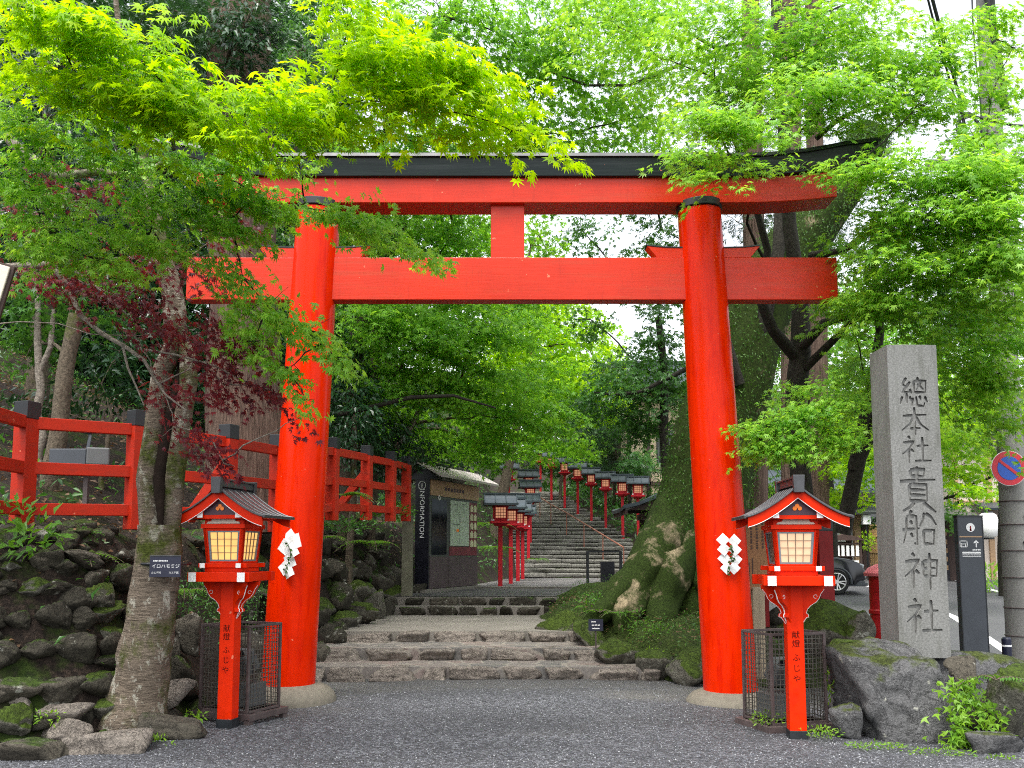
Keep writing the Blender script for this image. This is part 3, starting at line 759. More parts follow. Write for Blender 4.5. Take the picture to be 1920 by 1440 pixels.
        for dx, dz in ((-.022, -.008), (.022, -.008), (0, .014)): cr.lathe([(.018, -.006), (.018, .006)], (0, 0, 0), 12); q = cr.v[-24:]; cr.v[-24:] = [(p[0] + dx, s * .273 + p[2], 2.03 + dz + p[1]) for p in q]
        cr.build('crest', M['gold'], r)
        MB().prism([(-.022, 2.115), (.022, 2.115), (0, 2.148)], (0, s * .28, 0), (1, 0, 0), (0, 0, 1), .012).build('gable_tip', M['white'], r)
    pu = MB(); caps = []
    for sx in (-1, 1):
        pu.box((sx * .185, 0, 1.968), (.05, .58, .055))
        for sy in (-1, 1): caps.append((sx * .185, sy * .293, 1.968))
    pu.box((0, 0, 1.945), (.74, .5, .012)); pu.box((0, -.255, 1.955), (.5, .03, .05)); pu.box((0, .255, 1.955), (.5, .03, .05))
    pur = pu.build('purlin', M['verm'], r, None, .002); [MB().box(q_, (.052, .006, .057)).build('purlin_cap', M['white'], pur) for q_ in caps]
    return r
big_lantern((-2.60, 8.74, -.03), rad(-10), 'tall vermilion lantern with brightly lit yellow windows left of the gate', 'window_glow', -38)
big_lantern((2.47, 8.30, -.05), rad(-4), 'tall vermilion lantern with pale dim windows in front of the right gate pillar', 'window_dim', -132)

# ---------------------------------------------------------------- wire cages with floodlights
def cage(loc, rz, label, lab2):
    r = empty('wire_cage', loc, label, 'wire cage', 'wire cages beside the lanterns', rz)
    w, d, h, b = .56, .46, .80, .12
    f = MB()
    for sx in (-1, 1):
        for sy in (-1, 1): f.box((sx * w / 2, sy * d / 2, b + h / 2), (.026, .026, h))
    for z in (b + .01, b + h):
        for s in (-1, 1): f.box((0, s * d / 2, z), (w + .026, .024, .024)); f.box((s * w / 2, 0, z), (.024, d + .02, .022))
    f.box((0, -d / 2, b + h / 2), (.016, .016, h)); f.build('frame', M['iron'], r, None, .002)
    bs = MB()
    for s in (-1, 1): bs.box((0, s * (d / 2 + .03), b - .03), (w + .16, .05, .06)); bs.box((s * (w / 2 + .05), 0, b - .03), (.05, d + .10, .056))
    for sx in (-1, 1):
        for sy in (-1, 1): bs.box((sx * (w / 2 + .04), sy * (d / 2 + .025), b - .085), (.06, .06, .09))
    bs.build('base_frame', M['iron'], r, None, .003)
    m = MB()
    for s in (-1, 1):
        for i in range(1, 13): x = -w / 2 + w * i / 13; m.box((x, s * d / 2, b + h / 2), (.005, .005, h))
        for i in range(1, 11): y = -d / 2 + d * i / 11; m.box((s * w / 2, y, b + h / 2), (.005, .005, h))
        for i in range(1, 18): z = b + h * i / 18; m.box((0, s * (d / 2 + .004), z), (w, .004, .005)); m.box((s * (w / 2 + .004), 0, z), (.004, d, .005))
    m.build('wire_mesh', M['wire'], r)
    # floodlight inside
    l = empty('floodlight', Vector(loc) + Vector((0, 0, .10)), lab2, 'floodlight', 'floodlights inside the wire cages', rz)
    MB().box((0, .02, .16), (.40, .26, .22)).build('ballast_box', M['lamp_grey'], l, None, .012)
    MB().tube([(-.16, 0, .26), (-.16, 0, .46), (-.15, 0, .48)], .012, 6).tube([(.16, 0, .26), (.16, 0, .46)], .012, 6).build('bracket', M['iron'], l)
    hd = MB().box((0, 0, .46), (.28, .18, .22), Matrix.Rotation(rad(30), 3, 'X')).build('lamp_head', M['lamp_grey'], l, None, .02)
    g = MB().box((0, -.085, .505), (.24, .02, .17), Matrix.Rotation(rad(30), 3, 'X')); g.build('lens', M['screen'], hd)
cage((-2.63, 9.22, -.02), rad(-24), 'rusty wire mesh cage behind the left lantern post', 'grey floodlight locked in the cage behind the left lantern')
cage((2.52, 8.82, -.06), rad(18), 'rusty wire mesh cage behind the right lantern post next to the boulders', 'grey floodlight locked in the cage behind the right lantern')

# ---------------------------------------------------------------- paper streamers on the pillars
def leaf_quad(mb, p, d, n, s, w=.45, m=0):
    d = Vector(d).normalized(); x = d.cross(Vector(n)).normalized() * s * w; p = Vector(p)
    up = Vector(n).normalized() * s * .12
    mb.add([p, p + d * s * .45 + x + up, p + d * s, p + d * s * .45 - x + up], [(0, 1, 2), (0, 2, 3)], m)
M['sprig'] = leaf_mat('glossy_sprig_leaf', (.012, .045, .008), (.05, .13, .02), 1.3, .3)
def streamer(c, items, nrm, label, seed):
    rr = random.Random(seed); c = Vector(c); n = Vector(nrm).normalized(); ax = Vector((0, 0, 1)).cross(n).normalized() * 1.0
    ax = Vector((-n.y, n.x, 0)).normalized(); ay = n.cross(ax) * 1; ay = Vector((0, 0, 1))
    r = empty('paper_streamer', c, label, 'paper streamer', 'white zigzag paper streamers on the gate pillars')
    for i, (x, z, s, a) in enumerate(items):
        mb = MB(); k = s / 2; off = n * (.008 + .006 * (i % 4) + .004)
        R = Matrix.Rotation(a, 3, n)
        vs = []
        for sx, sz in ((-1, -1), (0, -1), (1, -1), (1, 1), (0, 1), (-1, 1)):
            p = R @ (ax * sx * k + ay * sz * k) + n * (.014 * (sx == 0) * (1 if i % 2 else -.3) + .010 * rr.random())
            vs.append(p + ax * x + ay * z + off)
        mb.add(vs, [(0, 1, 4, 5), (1, 2, 3, 4)])
        o = mb.build('paper_fold', M['paper'], r); so_ = o.modifiers.new('Solidify', 'SOLIDIFY'); so_.thickness = .0015
    mb = MB(); st = [n * .05 + ay * (.10 - .32 * f) + ax * (.03 * math.sin(f * 5)) for f in np.linspace(0, 1, 8)]
    mb.tube(st, .003, 5)
    for q in st:
        for _ in range(2 if rr.random() < .6 else 1):
            d = ax * rr.uniform(-1, 1) + ay * rr.uniform(-.9, .4) + n * rr.uniform(-.1, .5); leaf_quad(mb, q, d, n + ax * rr.uniform(-.6, .6), rr.uniform(.035, .06), .3)
    mb.build('sprig', M['sprig'], r)
    return r
q45 = math.pi / 4
streamer((2.32, 10.055, 1.58), [(-.06, .15, .105, q45), (.06, .14, .105, q45), (-.055, .05, .105, q45 + .05), (.062, .045, .105, q45), (-.05, -.05, .105, q45), (.068, -.06, .105, q45 + .08), (-.03, -.15, .10, q45), (.045, -.15, .10, q45)],
         (0, -1, 0), 'two rows of white paper diamonds hung on the right gate pillar', 1)
ls = streamer((-2.37, 10.07, 1.58), [(-.01, .16, .16, q45 - .1), (.06, .13, .15, .3), (-.06, .07, .14, q45 + .15), (.03, .03, .15, .55), (-.08, -.04, .14, q45), (.0, -.08, .14, .4), (-.06, -.15, .12, .7), (.0, -.19, .12, .5)],
         (-.45, -1, 0), 'crumpled white paper zigzag hung on the left gate pillar above the lantern', 2)
# ---------------------------------------------------------------- inscribed stone pillar
t = NT('granite_pillar'); n1 = t.noise(2.2, 6, .6, t.mapped((1, 1, .5))); n2 = t.noise(55, 4, .7); n3 = t.noise(9, 5, .65, t.mapped((1, 1, .18)))
col = t.ramp(n1, [(.3, (.185, .186, .172)), (.7, (.250, .250, .234))]); col = t.mix(.55, col, t.ramp(n2, [(.35, (.075, .077, .073)), (.5, (.17, .172, .164)), (.68, (.30, .30, .285))]))
col = t.mix(t.ramp(n3, [(.48, (0, 0, 0)), (.72, (.7, .7, .7))]), col, (.085, .088, .07))
M['granite'] = t.done(t.pbsdf(col, .85, t.bump(n2, .5, .006), .3))
M['groove'] = simple('weathered_groove', (.20, .20, .188), .9, .2, .3, 25, .3)
STROKES = {
 'sou': [[(28,98),(14,78),(26,72)],[(40,86),(13,54),(42,56)],[(37,64),(45,50)],[(27,52),(27,22)],[(13,42),(5,20)],[(25,42),(28,22)],[(36,42),(45,26)],
         [(68,99),(61,90)],[(52,88),(53,53)],[(52,88),(92,88),(90,53)],[(54,54),(90,54)],[(76,84),(60,62)],[(64,80),(84,62)],[(48,38),(43,14)],[(58,42),(61,15),(82,12),(86,24)],[(68,44),(74,32)],[(86,42),(95,24)]],
 'hon': [[(12,68),(88,72)],[(50,97),(51,5)],[(48,68),(35,42),(8,20)],[(52,68),(68,40),(94,20)],[(34,26),(68,28)]],
 'sha': [[(26,97),(34,87)],[(10,74),(44,78),(30,55),(6,34)],[(27,55),(27,4)],[(33,52),(44,42)],[(52,62),(90,65)],[(71,93),(71,12)],[(45,11),(98,13)]],
 'ki':  [[(32,95),(34,79)],[(32,95),(70,96),(66,79)],[(34,80),(66,80)],[(50,103),(50,70)],[(4,68),(97,72)],[(28,60),(28,22)],[(28,60),(73,60),(73,22)],[(30,48),(72,48)],[(30,36),(72,36)],[(28,23),(73,23)],[(40,19),(28,8),(8,-1)],[(62,19),(78,8),(95,-4)]],
 'fune':[[(30,100),(21,86)],[(14,82),(12,45),(3,12)],[(14,83),(42,85),(42,8),(33,14)],[(1,48),(50,52)],[(24,73),(30,62)],[(24,40),(30,28)],[(64,94),(61,75),(50,57)],[(68,92),(84,82),(98,60)],[(60,46),(62,8)],[(60,46),(91,47),(88,8)],[(62,11),(88,11)]],
 'shin':[[(26,97),(34,87)],[(8,74),(44,78),(30,55),(5,34)],[(27,55),(27,4)],[(33,52),(45,42)],[(54,75),(55,34)],[(54,75),(92,77),(89,34)],[(56,56),(89,57)],[(56,36),(89,36)],[(72,97),(72,0)]],
}
def stroke_prism(mb, pts, wid, o, sx, sz, y0, y1, m=0):
    """tapered brush stroke as a prism between y0 and y1; grid 0..100 mapped to o + (x*sx, z*sz)"""
    P2 = [Vector((p[0], p[1])) for p in pts]; L = []; R_ = []; n = len(P2)
    fine = []
    for i in range(n - 1):
        k = 4
        for j in range(k): fine.append(P2[i].lerp(P2[i + 1], j / k))
    fine.append(P2[-1]); n = len(fine)
    for i, p in enumerate(fine):
        d = (fine[min(i + 1, n - 1)] - fine[max(i - 1, 0)]).normalized(); nn = Vector((-d.y, d.x)); f = i / (n - 1)
        w = wid * (1.15 - .75 * abs(f - .12) ** 1.0 if f > .12 else .75 + 3.3 * f) * (.75 if abs(d.y) > abs(d.x) * 2 and n > 5 else 1)
        w = max(w, wid * .32)
        L.append(p + nn * w); R_.append(p - nn * w)
    vs = []
    for yy in (y0, y1):
        for q in L: vs.append((o[0] + q.x * sx, yy, o[2] + q.y * sz))
        for q in R_: vs.append((o[0] + q.x * sx, yy, o[2] + q.y * sz))
    b = 2 * n; fs = []
    for i in range(n - 1):
        fs += [(i, n + i, n + i + 1, i + 1), (b + i, b + i + 1, b + n + i + 1, b + n + i), (i, i + 1, b + i + 1, b + i), (n + i + 1, n + i, b + n + i, b + n + i + 1)]
    fs += [(n, 0, b, b + n), (n - 1, 2 * n - 1, b + 2 * n - 1, b + n - 1)]
    mb.add(vs, fs, m)
stele = empty('stone_pillar', (3.92, 9.22, .6), 'tall square granite pillar carved with a column of seven characters', 'stone pillar')
W, D, H = .485, .44, 3.02
mb = MB(); h = W / 2; dp = D / 2
mb.add([(-h, -dp, 0), (h, -dp, 0), (h, dp, 0), (-h, dp, 0), (-h, -dp, H), (h, -dp, H), (h, dp, H), (-h, dp, H), (0, 0, H + .055)],
       [(3, 2, 1, 0), (0, 1, 5, 4), (1, 2, 6, 5), (2, 3, 7, 6), (3, 0, 4, 7), (4, 5, 8), (5, 6, 8), (6, 7, 8), (7, 4, 8)])
shaft = mb.build('shaft', [M['granite'], M['groove']], stele)
CH = [('sou', 738, 54, 60), ('hon', 790, 56, 54), ('sha', 843, 56, 52), ('ki', 917, 68, 76), ('fune', 992, 62, 66), ('shin', 1070, 66, 66), ('sha', 1155, 66, 64)]
cut = MB(); floor_ = []
for key, v, wp, hp in CH:
    zc = P(1715, v, 9.0).z - .6; k = 9.05 / F * 1.06; w_ = wp * k; h_ = hp * k
    o = (-w_ / 2, 0, zc - h_ / 2)
    fl = MB()
    for i, s_ in enumerate(STROKES[key]):
        stroke_prism(cut, s_, 4.6, o, w_ / 100, h_ / 100, -dp - .02, -dp + .028 + .0004 * (i % 7))
        stroke_prism(fl, s_, 4.2, o, w_ / 100, h_ / 100, -dp + .0235 + .0002 * i, -dp + .0285)
    floor_.append(fl)
cu = cut.build('cutter', M['groove'], stele); bpy.context.view_layer.update()
def boolean_cut(o, c):
    md = o.modifiers.new('cut', 'BOOLEAN'); md.operation = 'DIFFERENCE'; md.object = c; md.solver = 'EXACT'; md.use_self = True
    dg = bpy.context.evaluated_depsgraph_get(); dg.update()
    me = bpy.data.meshes.new_from_object(o.evaluated_get(dg)); o.modifiers.clear(); o.data = me
    bpy.data.objects.remove(c)
boolean_cut(shaft, cu)
for fl in floor_: fl.build('carved_character', M['groove'], stele)

# ---------------------------------------------------------------- red railing
def fence(pts, label, mat, zb, hh=1.0, pw=.165, braces=(), capped=True, rails=(.10, .50, .94), name='railing', rot=None):
    r = empty(name, (pts[0][0], pts[0][1], zb[0]), label, 'railing'); o = Vector(r.location)
    Ls = [Vector((p[0], p[1], z)) - o for p, z in zip(pts, zb)]
    for i, p in enumerate(Ls):
        d = (Ls[min(i + 1, len(Ls) - 1)] - Ls[max(i - 1, 0)]); a = math.atan2(d.y, d.x)
        R = Matrix.Rotation(a, 3, 'Z')
        po = MB().box(p + Vector((0, 0, hh / 2 - .06)), (pw, pw, hh + .08), R).build('post', M[mat], r, None, .006)
        if capped: MB().box(p + Vector((0, 0, hh + .06)), (pw * 1.05, pw * 1.05, .17), R).build('post_cap', M['black'], po, None, .006)
        if i in braces:
            n = Vector((-d.y, d.x, 0)).normalized()
            MB().beam(p + Vector((0, 0, hh * .72)), p + n * .55 + Vector((0, 0, .05)), .10, .12).build('brace', M[mat], po, None, .004)
    for i in range(len(Ls) - 1):
        a, b = Ls[i], Ls[i + 1]; d = (b - a).normalized() * (pw * .45)
        for rz_ in rails:
            MB().beam(a + d + Vector((0, 0, rz_)), b - d + Vector((0, 0, rz_)), .08, .118).build('rail', M[mat], r, None, .005)
    return r
FP = [(-4.62, 7.5), (-4.72, 9.0), (-3.92, 9.7), (-3.30, 10.8), (-3.0, 11.9), (-2.70, 14.0), (-2.42, 15.5), (-2.16, 16.6), (-2.02, 17.8)]
FZ = [1.90, 1.91, 1.93, 1.93, 1.95, 2.17, 2.22, 2.24, 2.28]
fence(FP, 'long vermilion railing with black capped posts running along the wooded bank', 'verm_fence', FZ, 1.0, .16, (3, 6))
fr = fence([(3.00, 11.45), (3.83, 11.55)], 'short dark red railing with black caps behind the right lantern', 'dark_red', [.80, .80], 1.08, .18, (), True, (.26, .74, .90))

# ---------------------------------------------------------------- information board
kd = Vector((.355, .935, 0)).normalized(); kn = Vector((kd.y, -kd.x, 0)); kio = empty('information_board', (-1.78, 20.0, .76), 'dark information kiosk with a map poster and a pale sloping roof', 'information board')
KL, KT = 2.66, .30
def kb(mb, s0, s1, z0, z1, n0, n1):
    """box in kiosk space: s along the face, n out of it"""
    c = kd * ((s0 + s1) / 2) + kn * ((n0 + n1) / 2) + Vector((0, 0, (z0 + z1) / 2))
    R = Matrix((kd, -kn, Vector((0, 0, 1)))).transposed()
    return mb.box(c, (s1 - s0, n1 - n0, z1 - z0), R)
kb(MB(), .02, KL, .06, 2.42, -KT, 0).build('body', M['kiosk_grey'], kio, None, .006)
kb(MB(), -.03, .02, .03, 2.42, -KT - .01, .012).build('end_panel', M['kiosk_black'], kio)
kb(MB(), -.3, KL + .1, -.06, .05, -KT - .1, .08).build('plinth', M['concrete'], kio, None, .01)
kb(kb(MB(), .03, 1.0, .06, .74, .0, .015), 1.012, KL, .06, .72, .0, .015).build('lower_panel', M['kiosk_brown'], kio)
kb(MB(), .14, .90, .78, 1.98, .0, .008).build('screen', M['screen'], kio)
mp = kb(MB(), 1.10, 2.15, .98, 2.0, .0, .012).build('map_poster', M['map_paper'], kio)
lines = MB()
for a, b, c, d in ((1.3, 1.5, 1.9, 1.92), (1.75, 1.95, 1.92, 1.94), (1.10, 1.6, 1.46, 1.475), (1.6, 1.615, 1.0, 1.98)): kb(lines, a, b, c, d, .012, .014)
lines.build('map_line', M['kiosk_grey'], mp)
kb(MB(), 1.42, 1.55, 1.30, 1.36, .012, .015).build('map_mark', M['gold'], mp)
kb(MB(), 2.17, KL - .05, .94, 2.0, .0, .008).build('plaque_panel', M['map_red'], kio)
for row in range(5):
    for c_ in range(2):
        s0 = 2.21 + c_ * .20; z0 = .96 + row * .205
        mb = MB(); mb.prism([(0, 0), (.16, 0), (.16, .12), (.08, .175), (0, .12)], kd * s0 + kn * .014 + Vector((0, 0, z0)), kd, (0, 0, 1), .01)
        mb.build('plaque', M['tag_paper'], kio)
kb(MB(), 1.05, KL - .05, .76, .96, .0, .010).build('photo_band', M['map_red'], kio)
kb(MB(), .05, KL + .05, 2.06, 2.40, .0, .02).build('title_board', M['tan_wood'], kio)
mb = MB()
for i in range(7): kb(mb, .75 + i * .16, .86 + i * .16, 2.19, 2.27, .02, .023)
mb.build('title_mark', M['purple_brown'], kio)
rf = MB(); R0 = Vector((0, 0, 2.74)) - kn * (KT / 2)
def kr(s, n, z): return kd * s + kn * n + Vector((0, 0, z))
for n1, z1, mi in ((.42, 2.42, 0), (-.74, 2.42, 1)):
    a, b = -.28, KL + .35; ridge = -KT / 2
    vs = [kr(a, ridge, 2.72), kr(b, ridge, 2.72), kr(b, n1, z1), kr(a, n1, z1)]; vs += [v + Vector((0, 0, .05)) for v in vs]
    rf.add(vs, [(0, 1, 2, 3), (7, 6, 5, 4), (0, 4, 5, 1), (1, 5, 6, 2), (2, 6, 7, 3), (3, 7, 4, 0)], mi)
rf.build('roof', [M['light_roof'], M['kiosk_grey']], kio)
kb(MB(), -.3, KL + .37, 2.755, 2.80, -KT / 2 - .06, -KT / 2 + .06).build('roof_ridge', M['kiosk_grey'], kio)
gb = MB(); gb.prism([(-.58, 2.40), (.24, 2.40), (-.15, 2.70)], kd * -.02, kn, (0, 0, 1), .04); gb.build('gable', M['kiosk_black'], kio)
mb = MB(); put_text(mb, 'INFORMATION', .155, kd * -.035 - kn * .15 + Vector((0, 0, 1.66)), (0, 0, -1), kn, 0, .002)
c0 = kd * -.036 - kn * .15 + Vector((0, 0, 2.26))
ring = [c0 + kn * .085 * math.cos(a) + Vector((0, 0, .085 * math.sin(a))) for a in np.linspace(0, 2 * math.pi, 25)]
mb.tube(ring, .009, 5); put_text(mb, 'i', .15, c0, kn, (0, 0, 1), 0, .002, offset=.004)
mb.build('lettering', M['white'], kio)
mb = MB(); c1 = kd * .5 + kn * .012 + Vector((0, 0, 2.02)); mb.tube([c1 + kd * .05 * math.cos(a) + Vector((0, 0, .045 * math.sin(a) - .0)) for a in np.linspace(0, 6.28, 17)], .012, 5); mb.build('emblem', M['white'], kio)
# stone post beside it
mb = MB(); mb.box((0, 0, .78), (.21, .21, 1.62), None, 0, .96); mb.add([(-.1, -.1, 1.59), (.1, -.1, 1.59), (.1, .1, 1.59), (-.1, .1, 1.59), (0, 0, 1.64)], [(0, 1, 4), (1, 2, 4), (2, 3, 4), (3, 0, 4)])
tag(mb.move(Matrix.Translation((-2.06, 18.5, .72))).build('stone_post', simple('mossy_concrete', (.15, .145, .10), .85, .3, .3, 4, .4, 40), None, None, .01), 'weathered square stone post left of the information board', 'post')

# ---------------------------------------------------------------- small red lanterns along the stair
def stair_lantern(label, glow='window_far'):
    r = empty('stair_lantern', (0, 0, 0), label, 'lantern', 'red lanterns lining the stone stairs')
    MB().box((0, 0, .74), (.105, .105, 1.64)).build('post', M['shaded_red'], r, None, .005)
    t_ = MB(); t_.box((0, 0, 1.60), (.52, .52, .055)); t_.box((0, 0, 1.545), (.26, .26, .07), None, 0, 1.5); t_.box((0, 0, 1.66), (.40, .40, .05))
    tray = t_.build('tray', M['shaded_red'], r, None, .003)
    c = MB()
    for sx in (-1, 1):
        for sy in (-1, 1): MB().box((sx * .19, sy * .203, 1.66), (.045, .006, .04)).build('tray_cap', M['white'], tray)
    b = MB()
    for sx in (-1, 1):
        for sy in (-1, 1): b.box((sx * .15, sy * .15, 1.84), (.05, .05, .33))
    b.box((0, 0, 1.995), (.40, .40, .045)); b.box((0, 0, 1.70), (.34, .34, .03)); b.build('lantern_box', M['shaded_red'], r)
    for k in range(4):
        a = k * math.pi / 2; R = Matrix.Rotation(a, 3, 'Z')
        w = MB().box(R @ Vector((0, -.145, 1.84)), (.255, .012, .26), R).build('window', M[glow], r)
        l = MB()
        for i in (-1, 0, 1): l.box(R @ Vector((i * .065, -.155, 1.84)), (.012, .008, .26), R); l.box(R @ Vector((0, -.156, 1.84 + i * .07)), (.255, .006, .012), R)
        l.build('lattice', M['dark_red'], w)
    rf = MB()
    for s in (-1, 1):
        prof = [(.0, 2.31), (.14, 2.20), (.28, 2.115), (.40, 2.06)]
        vs = []
        for y, z in prof: vs += [(-.42, s * y, z), (.42, s * y, z), (.42, s * y, z - .03), (-.42, s * y, z - .03)]
        fs = [(i * 4 + j, i * 4 + (j + 1) % 4, i * 4 + 4 + (j + 1) % 4, i * 4 + 4 + j) for i in range(3) for j in range(4)] + [(12, 13, 14, 15)]
        rf.add(vs, fs)
        for x in (-.40, -.135, .135, .40): rf.tube([(x, s * y, z + .012) for y, z in prof], .014, 5)
        rf.box((0, s * .405, 2.045), (.86, .02, .05))
    rf.box((0, 0, 2.325), (.88, .09, .05)); rf.build('roof', M['slate_roof'], r)
    for sx in (-1, 1): MB().prism([(-.24, 2.03), (.24, 2.03), (0, 2.24)], (sx * .33, 0, 0), (0, 1, 0), (0, 0, 1), .02).build('gable', M['shaded_red'], r)
    return r
def stair_y(v):
    lo, hi = 31.0, 52.0
    for _ in range(50):
        m = (lo + hi) / 2; z = P(0, v, m).z
        if z > .75 + .3 * (m - 31): lo = m
        else: hi = m
    return lo
SL = []
for u, v in ((938, 1099), (957.5, 1094), (971, 1089.5), (980, 1086)):
    g = G(u, v, .75); SL.append((g.x, g.y, .74, 1.0))
for u, Yy in ((990.5, 33), (994, 35.2), (991, 37.0), (954, 38.5)):
    SL.append((P(u, 900, Yy).x, Yy, .72 + .3 * (Yy - 31), 1.0))
for u, vb, vt in ((1197, 1010, 931), (1168, 1006, 927), (1136, 989, 918), (1109, 975, 908.5), (1083.6, 966, 898), (1059, 952.5, 887), (1034, 938.5, 875.6), (1013.6, 921, 866)):
    Yy = stair_y(vb); p = P(u, vb, Yy); SL.append((p.x, Yy, p.z - .03, max(.8, min(1.05, (vb - vt) * Yy / F / 1.56))))
LAB = ['nearest red stair lantern, right beside the information kiosk', 'second red lantern from the kiosk in the left row', 'third red lantern from the kiosk in the left row',
       'fourth red lantern from the kiosk, last one standing on the gravel terrace', 'lowest red lantern standing on the left edge of the stairs', 'second lantern up the left edge of the stairs',
       'third lantern up the left edge of the stairs, mostly a dark roof', 'upper left red lantern half hidden under bright maple leaves',
       'lowest lantern of the right row, its post peeking over the mossy tree root', 'right row lantern half hidden by the dark pavilion eave', 'right row lantern just left of the one by the pavilion eave',
       'third visible lantern of the right row counted from the pavilion', 'right row lantern halfway up beside the handrail', 'lantern of the right row with a warm pink window below the last three', 'next to last lantern at the top of the right row', 'highest red lantern of the right row, its roof lost in leaves']
proto = stair_lantern(LAB[0])
for i, (x, y, z, s) in enumerate(SL):
    o = proto if i == 0 else copy_tree(proto)
    o.location = (x, y, z); o.scale = (s, s, s); o['label'] = LAB[i]; o.rotation_euler = (0, 0, rad(4) if i < 8 else rad(-6))

# handrail on the stairs
hr = empty('handrail', (3.7, 31.6, .9), 'thin brown metal handrail slanting up the stone stairs', 'handrail'); o = Vector(hr.location)
HP = [(3.75, 31.5), (3.2, 33.0), (2.65, 34.5), (2.1, 36), (1.55, 37.3), (1.15, 38.5)]
top = [Vector((x, y, .75 + .3 * (y - 31) + .85)) - o for x, y in HP]
MB().tube(top, .028, 8).build('rail', M['rail_steel'], hr)
for p in top: MB().tube([p, p - Vector((0, 0, .95))], .02, 6).build('post', M['rail_steel'], hr)
# black barrier
ba = empty('barrier', G(1102, 1106, .75), 'thin black metal barrier beside the roots of the mossy tree', 'barrier')
MB().box((0, 0, .42), (.06, .06, .90)).build('post', M['black'], ba); MB().box((.75, 0, .42), (.06, .06, .90)).build('post', M['black'], ba)
MB().box((.375, 0, .86), (.70, .04, .04)).build('rail', M['black'], ba)
MB().box((.45, .0, .40), (.32, .03, .46)).build('panel', M['kiosk_black'], ba)

# ---------------------------------------------------------------- notice board behind the lantern
nb = empty('notice_board', (2.72, 11.0, .35), 'brown wooden notice board on a pale post behind the right lantern', 'notice board')
MB().box((.14, 0, .32), (.14, .14, 1.05)).build('post', M['pale_wood'], nb, None, .006)
bd = MB().box((.08, -.03, 1.25), (.62, .05, .88)).build('board', M['board_wood'], nb, None, .004)
mb = MB(); rr = random.Random(4)
for c_ in range(9):
    x = -.19 + c_ * .066; z = 1.64
    while z > 1.28: hgt = rr.uniform(.012, .03); mb.box((x, -.057, z), (.022, .004, hgt)); z -= hgt + .012
for c_ in range(6): mb.box((-.12 + c_ * .04, -.057, 1.05 + rr.uniform(-.05, .05)), (.012, .004, .22))
mb.build('lettering', M['old_wood'], bd)
MB().box((.08, -.03, 1.72), (.76, .22, .05)).build('roof', M['old_wood'], nb)

# ---------------------------------------------------------------- post box, sign post, utility pole
pb = empty('post_box', (P(1660, 1200, 13).x, 13.0, .02), 'round red post box half hidden behind the stone pillar', 'post box')
MB().lathe([(.21, 0), (.21, .12), (.185, .14), (.185, .72), (.20, .74), (.20, .78), (.185, .80), (.185, 1.22), (.20, 1.25)], n=28).build('body', M['post_red'], pb, 30)
MB().lathe([(.245, 1.25), (.25, 1.29), (.19, 1.36), (.09, 1.41), (0.0, 1.43)], n=28).build('cap', simple('pale_cap_red', (.55, .12, .13), .5), pb, 40)  # cap in a paler red than the body
sp = empty('sign_post', (P(1826, 1200, 11.2).x, 11.2, -.02), 'slim dark grey direction sign post between the stone pillar and the utility pole', 'sign post')
MB().box((0, 0, 1.02), (.30, .10, 2.04)).build('body', M['charcoal'], sp, None, .004)
MB().box((0, -.002, 2.045), (.31, .11, .02)).build('cap', M['black'], sp)
mb = MB()
for x in (-.148, .148): mb.box((x, -.051, 1.02), (.012, .006, 2.04))
mb.build('edge_strip', M['black'], sp)
MB().box((0, -.052, 1.80), (.27, .006, .012)).build('divider', M['tan_wood'], sp)
mb = MB(); mb.lathe([(.052, 0), (.052, .004)], n=24); mb.v = [(p[0], -.053 - p[2], 1.91 + p[1]) for p in mb.v]; em = mb.build('emblem', M['white'], sp)
mb = MB(); mb.box((0, -.059, 1.90), (.014, .003, .055)); mb.lathe([(.012, 0), (.012, .003)], n=10); mb.v[-20:] = [(p[0], -.0575 - p[2], 1.88 + p[1]) for p in mb.v[-20:]]; mb.build('emblem_mark', M['dark_red'], em)
mb = MB(); z = 1.715
for (x, zz, w_, h_) in ((-.09, z + .035, .09, .008), (-.09, z - .035, .09, .008), (-.132, z, .008, .078), (-.048, z, .008, .078), (-.09, z, .05, .008), (-.112, z - .01, .008, .04), (-.068, z - .01, .008, .04)): mb.box((x, -.052, zz), (w_, .004, h_))
mb.box((.06, -.052, z - .01), (.012, .004, .06)); mb.prism([(-.035, 0), (.035, 0), (0, .035)], (.06, -.052, z + .01), (1, 0, 0), (0, 0, 1), .004)
for i in range(5): mb.box((.02 + i * .02, -.052, 1.645), (.014, .004, .016))
mb.box((0, -.052, 1.612), (.22, .004, .02)); mb.box((0, -.052, 1.585), (.22, .004, .006)); mb.box((0, -.052, 1.565), (.22, .004, .006))
mb.build('pictogram', M['white'], sp)
t = NT('concrete_pole'); n1 = t.noise(3, 6, .6, t.mapped((1.5, 1.5, .3))); n2 = t.noise(60, 3, .6)
col = t.mix(.3, t.ramp(n1, [(.3, (.10, .097, .085)), (.7, (.21, .205, .19))]), t.ramp(n2, [(.3, (.15, .15, .14)), (.7, (.4, .4, .38))]))
M['pole'] = t.done(t.pbsdf(col, .85, t.bump(n2, .3, .005), .3))
px_ = P(1909, 1100, 12.0).x
up_ = empty('utility_pole', (px_, 12.0, 0), 'round grey concrete utility pole at the right picture edge', 'utility pole')
MB().tube([(0, 0, -.2), (0, 0, 4.5), (0, 0, 9.5)], [.18, .15, .11], 28).build('pole', M['pole'], up_, 40)
mb = MB()
for z in (.55, .9, 1.28, 1.62, 1.95, 2.25, 2.7): mb.lathe([(.186, z - .006), (.189, z), (.186, z + .006)], n=28)
mb.build('strap', M['iron'], up_)
mb = MB(); mb.box((0, .0, 6.75), (1.8, .10, .10)); mb.box((-.2, -.12, 6.1), (.9, .07, .07)); mb.build('crossarm', M['pole'], up_)
mb = MB()
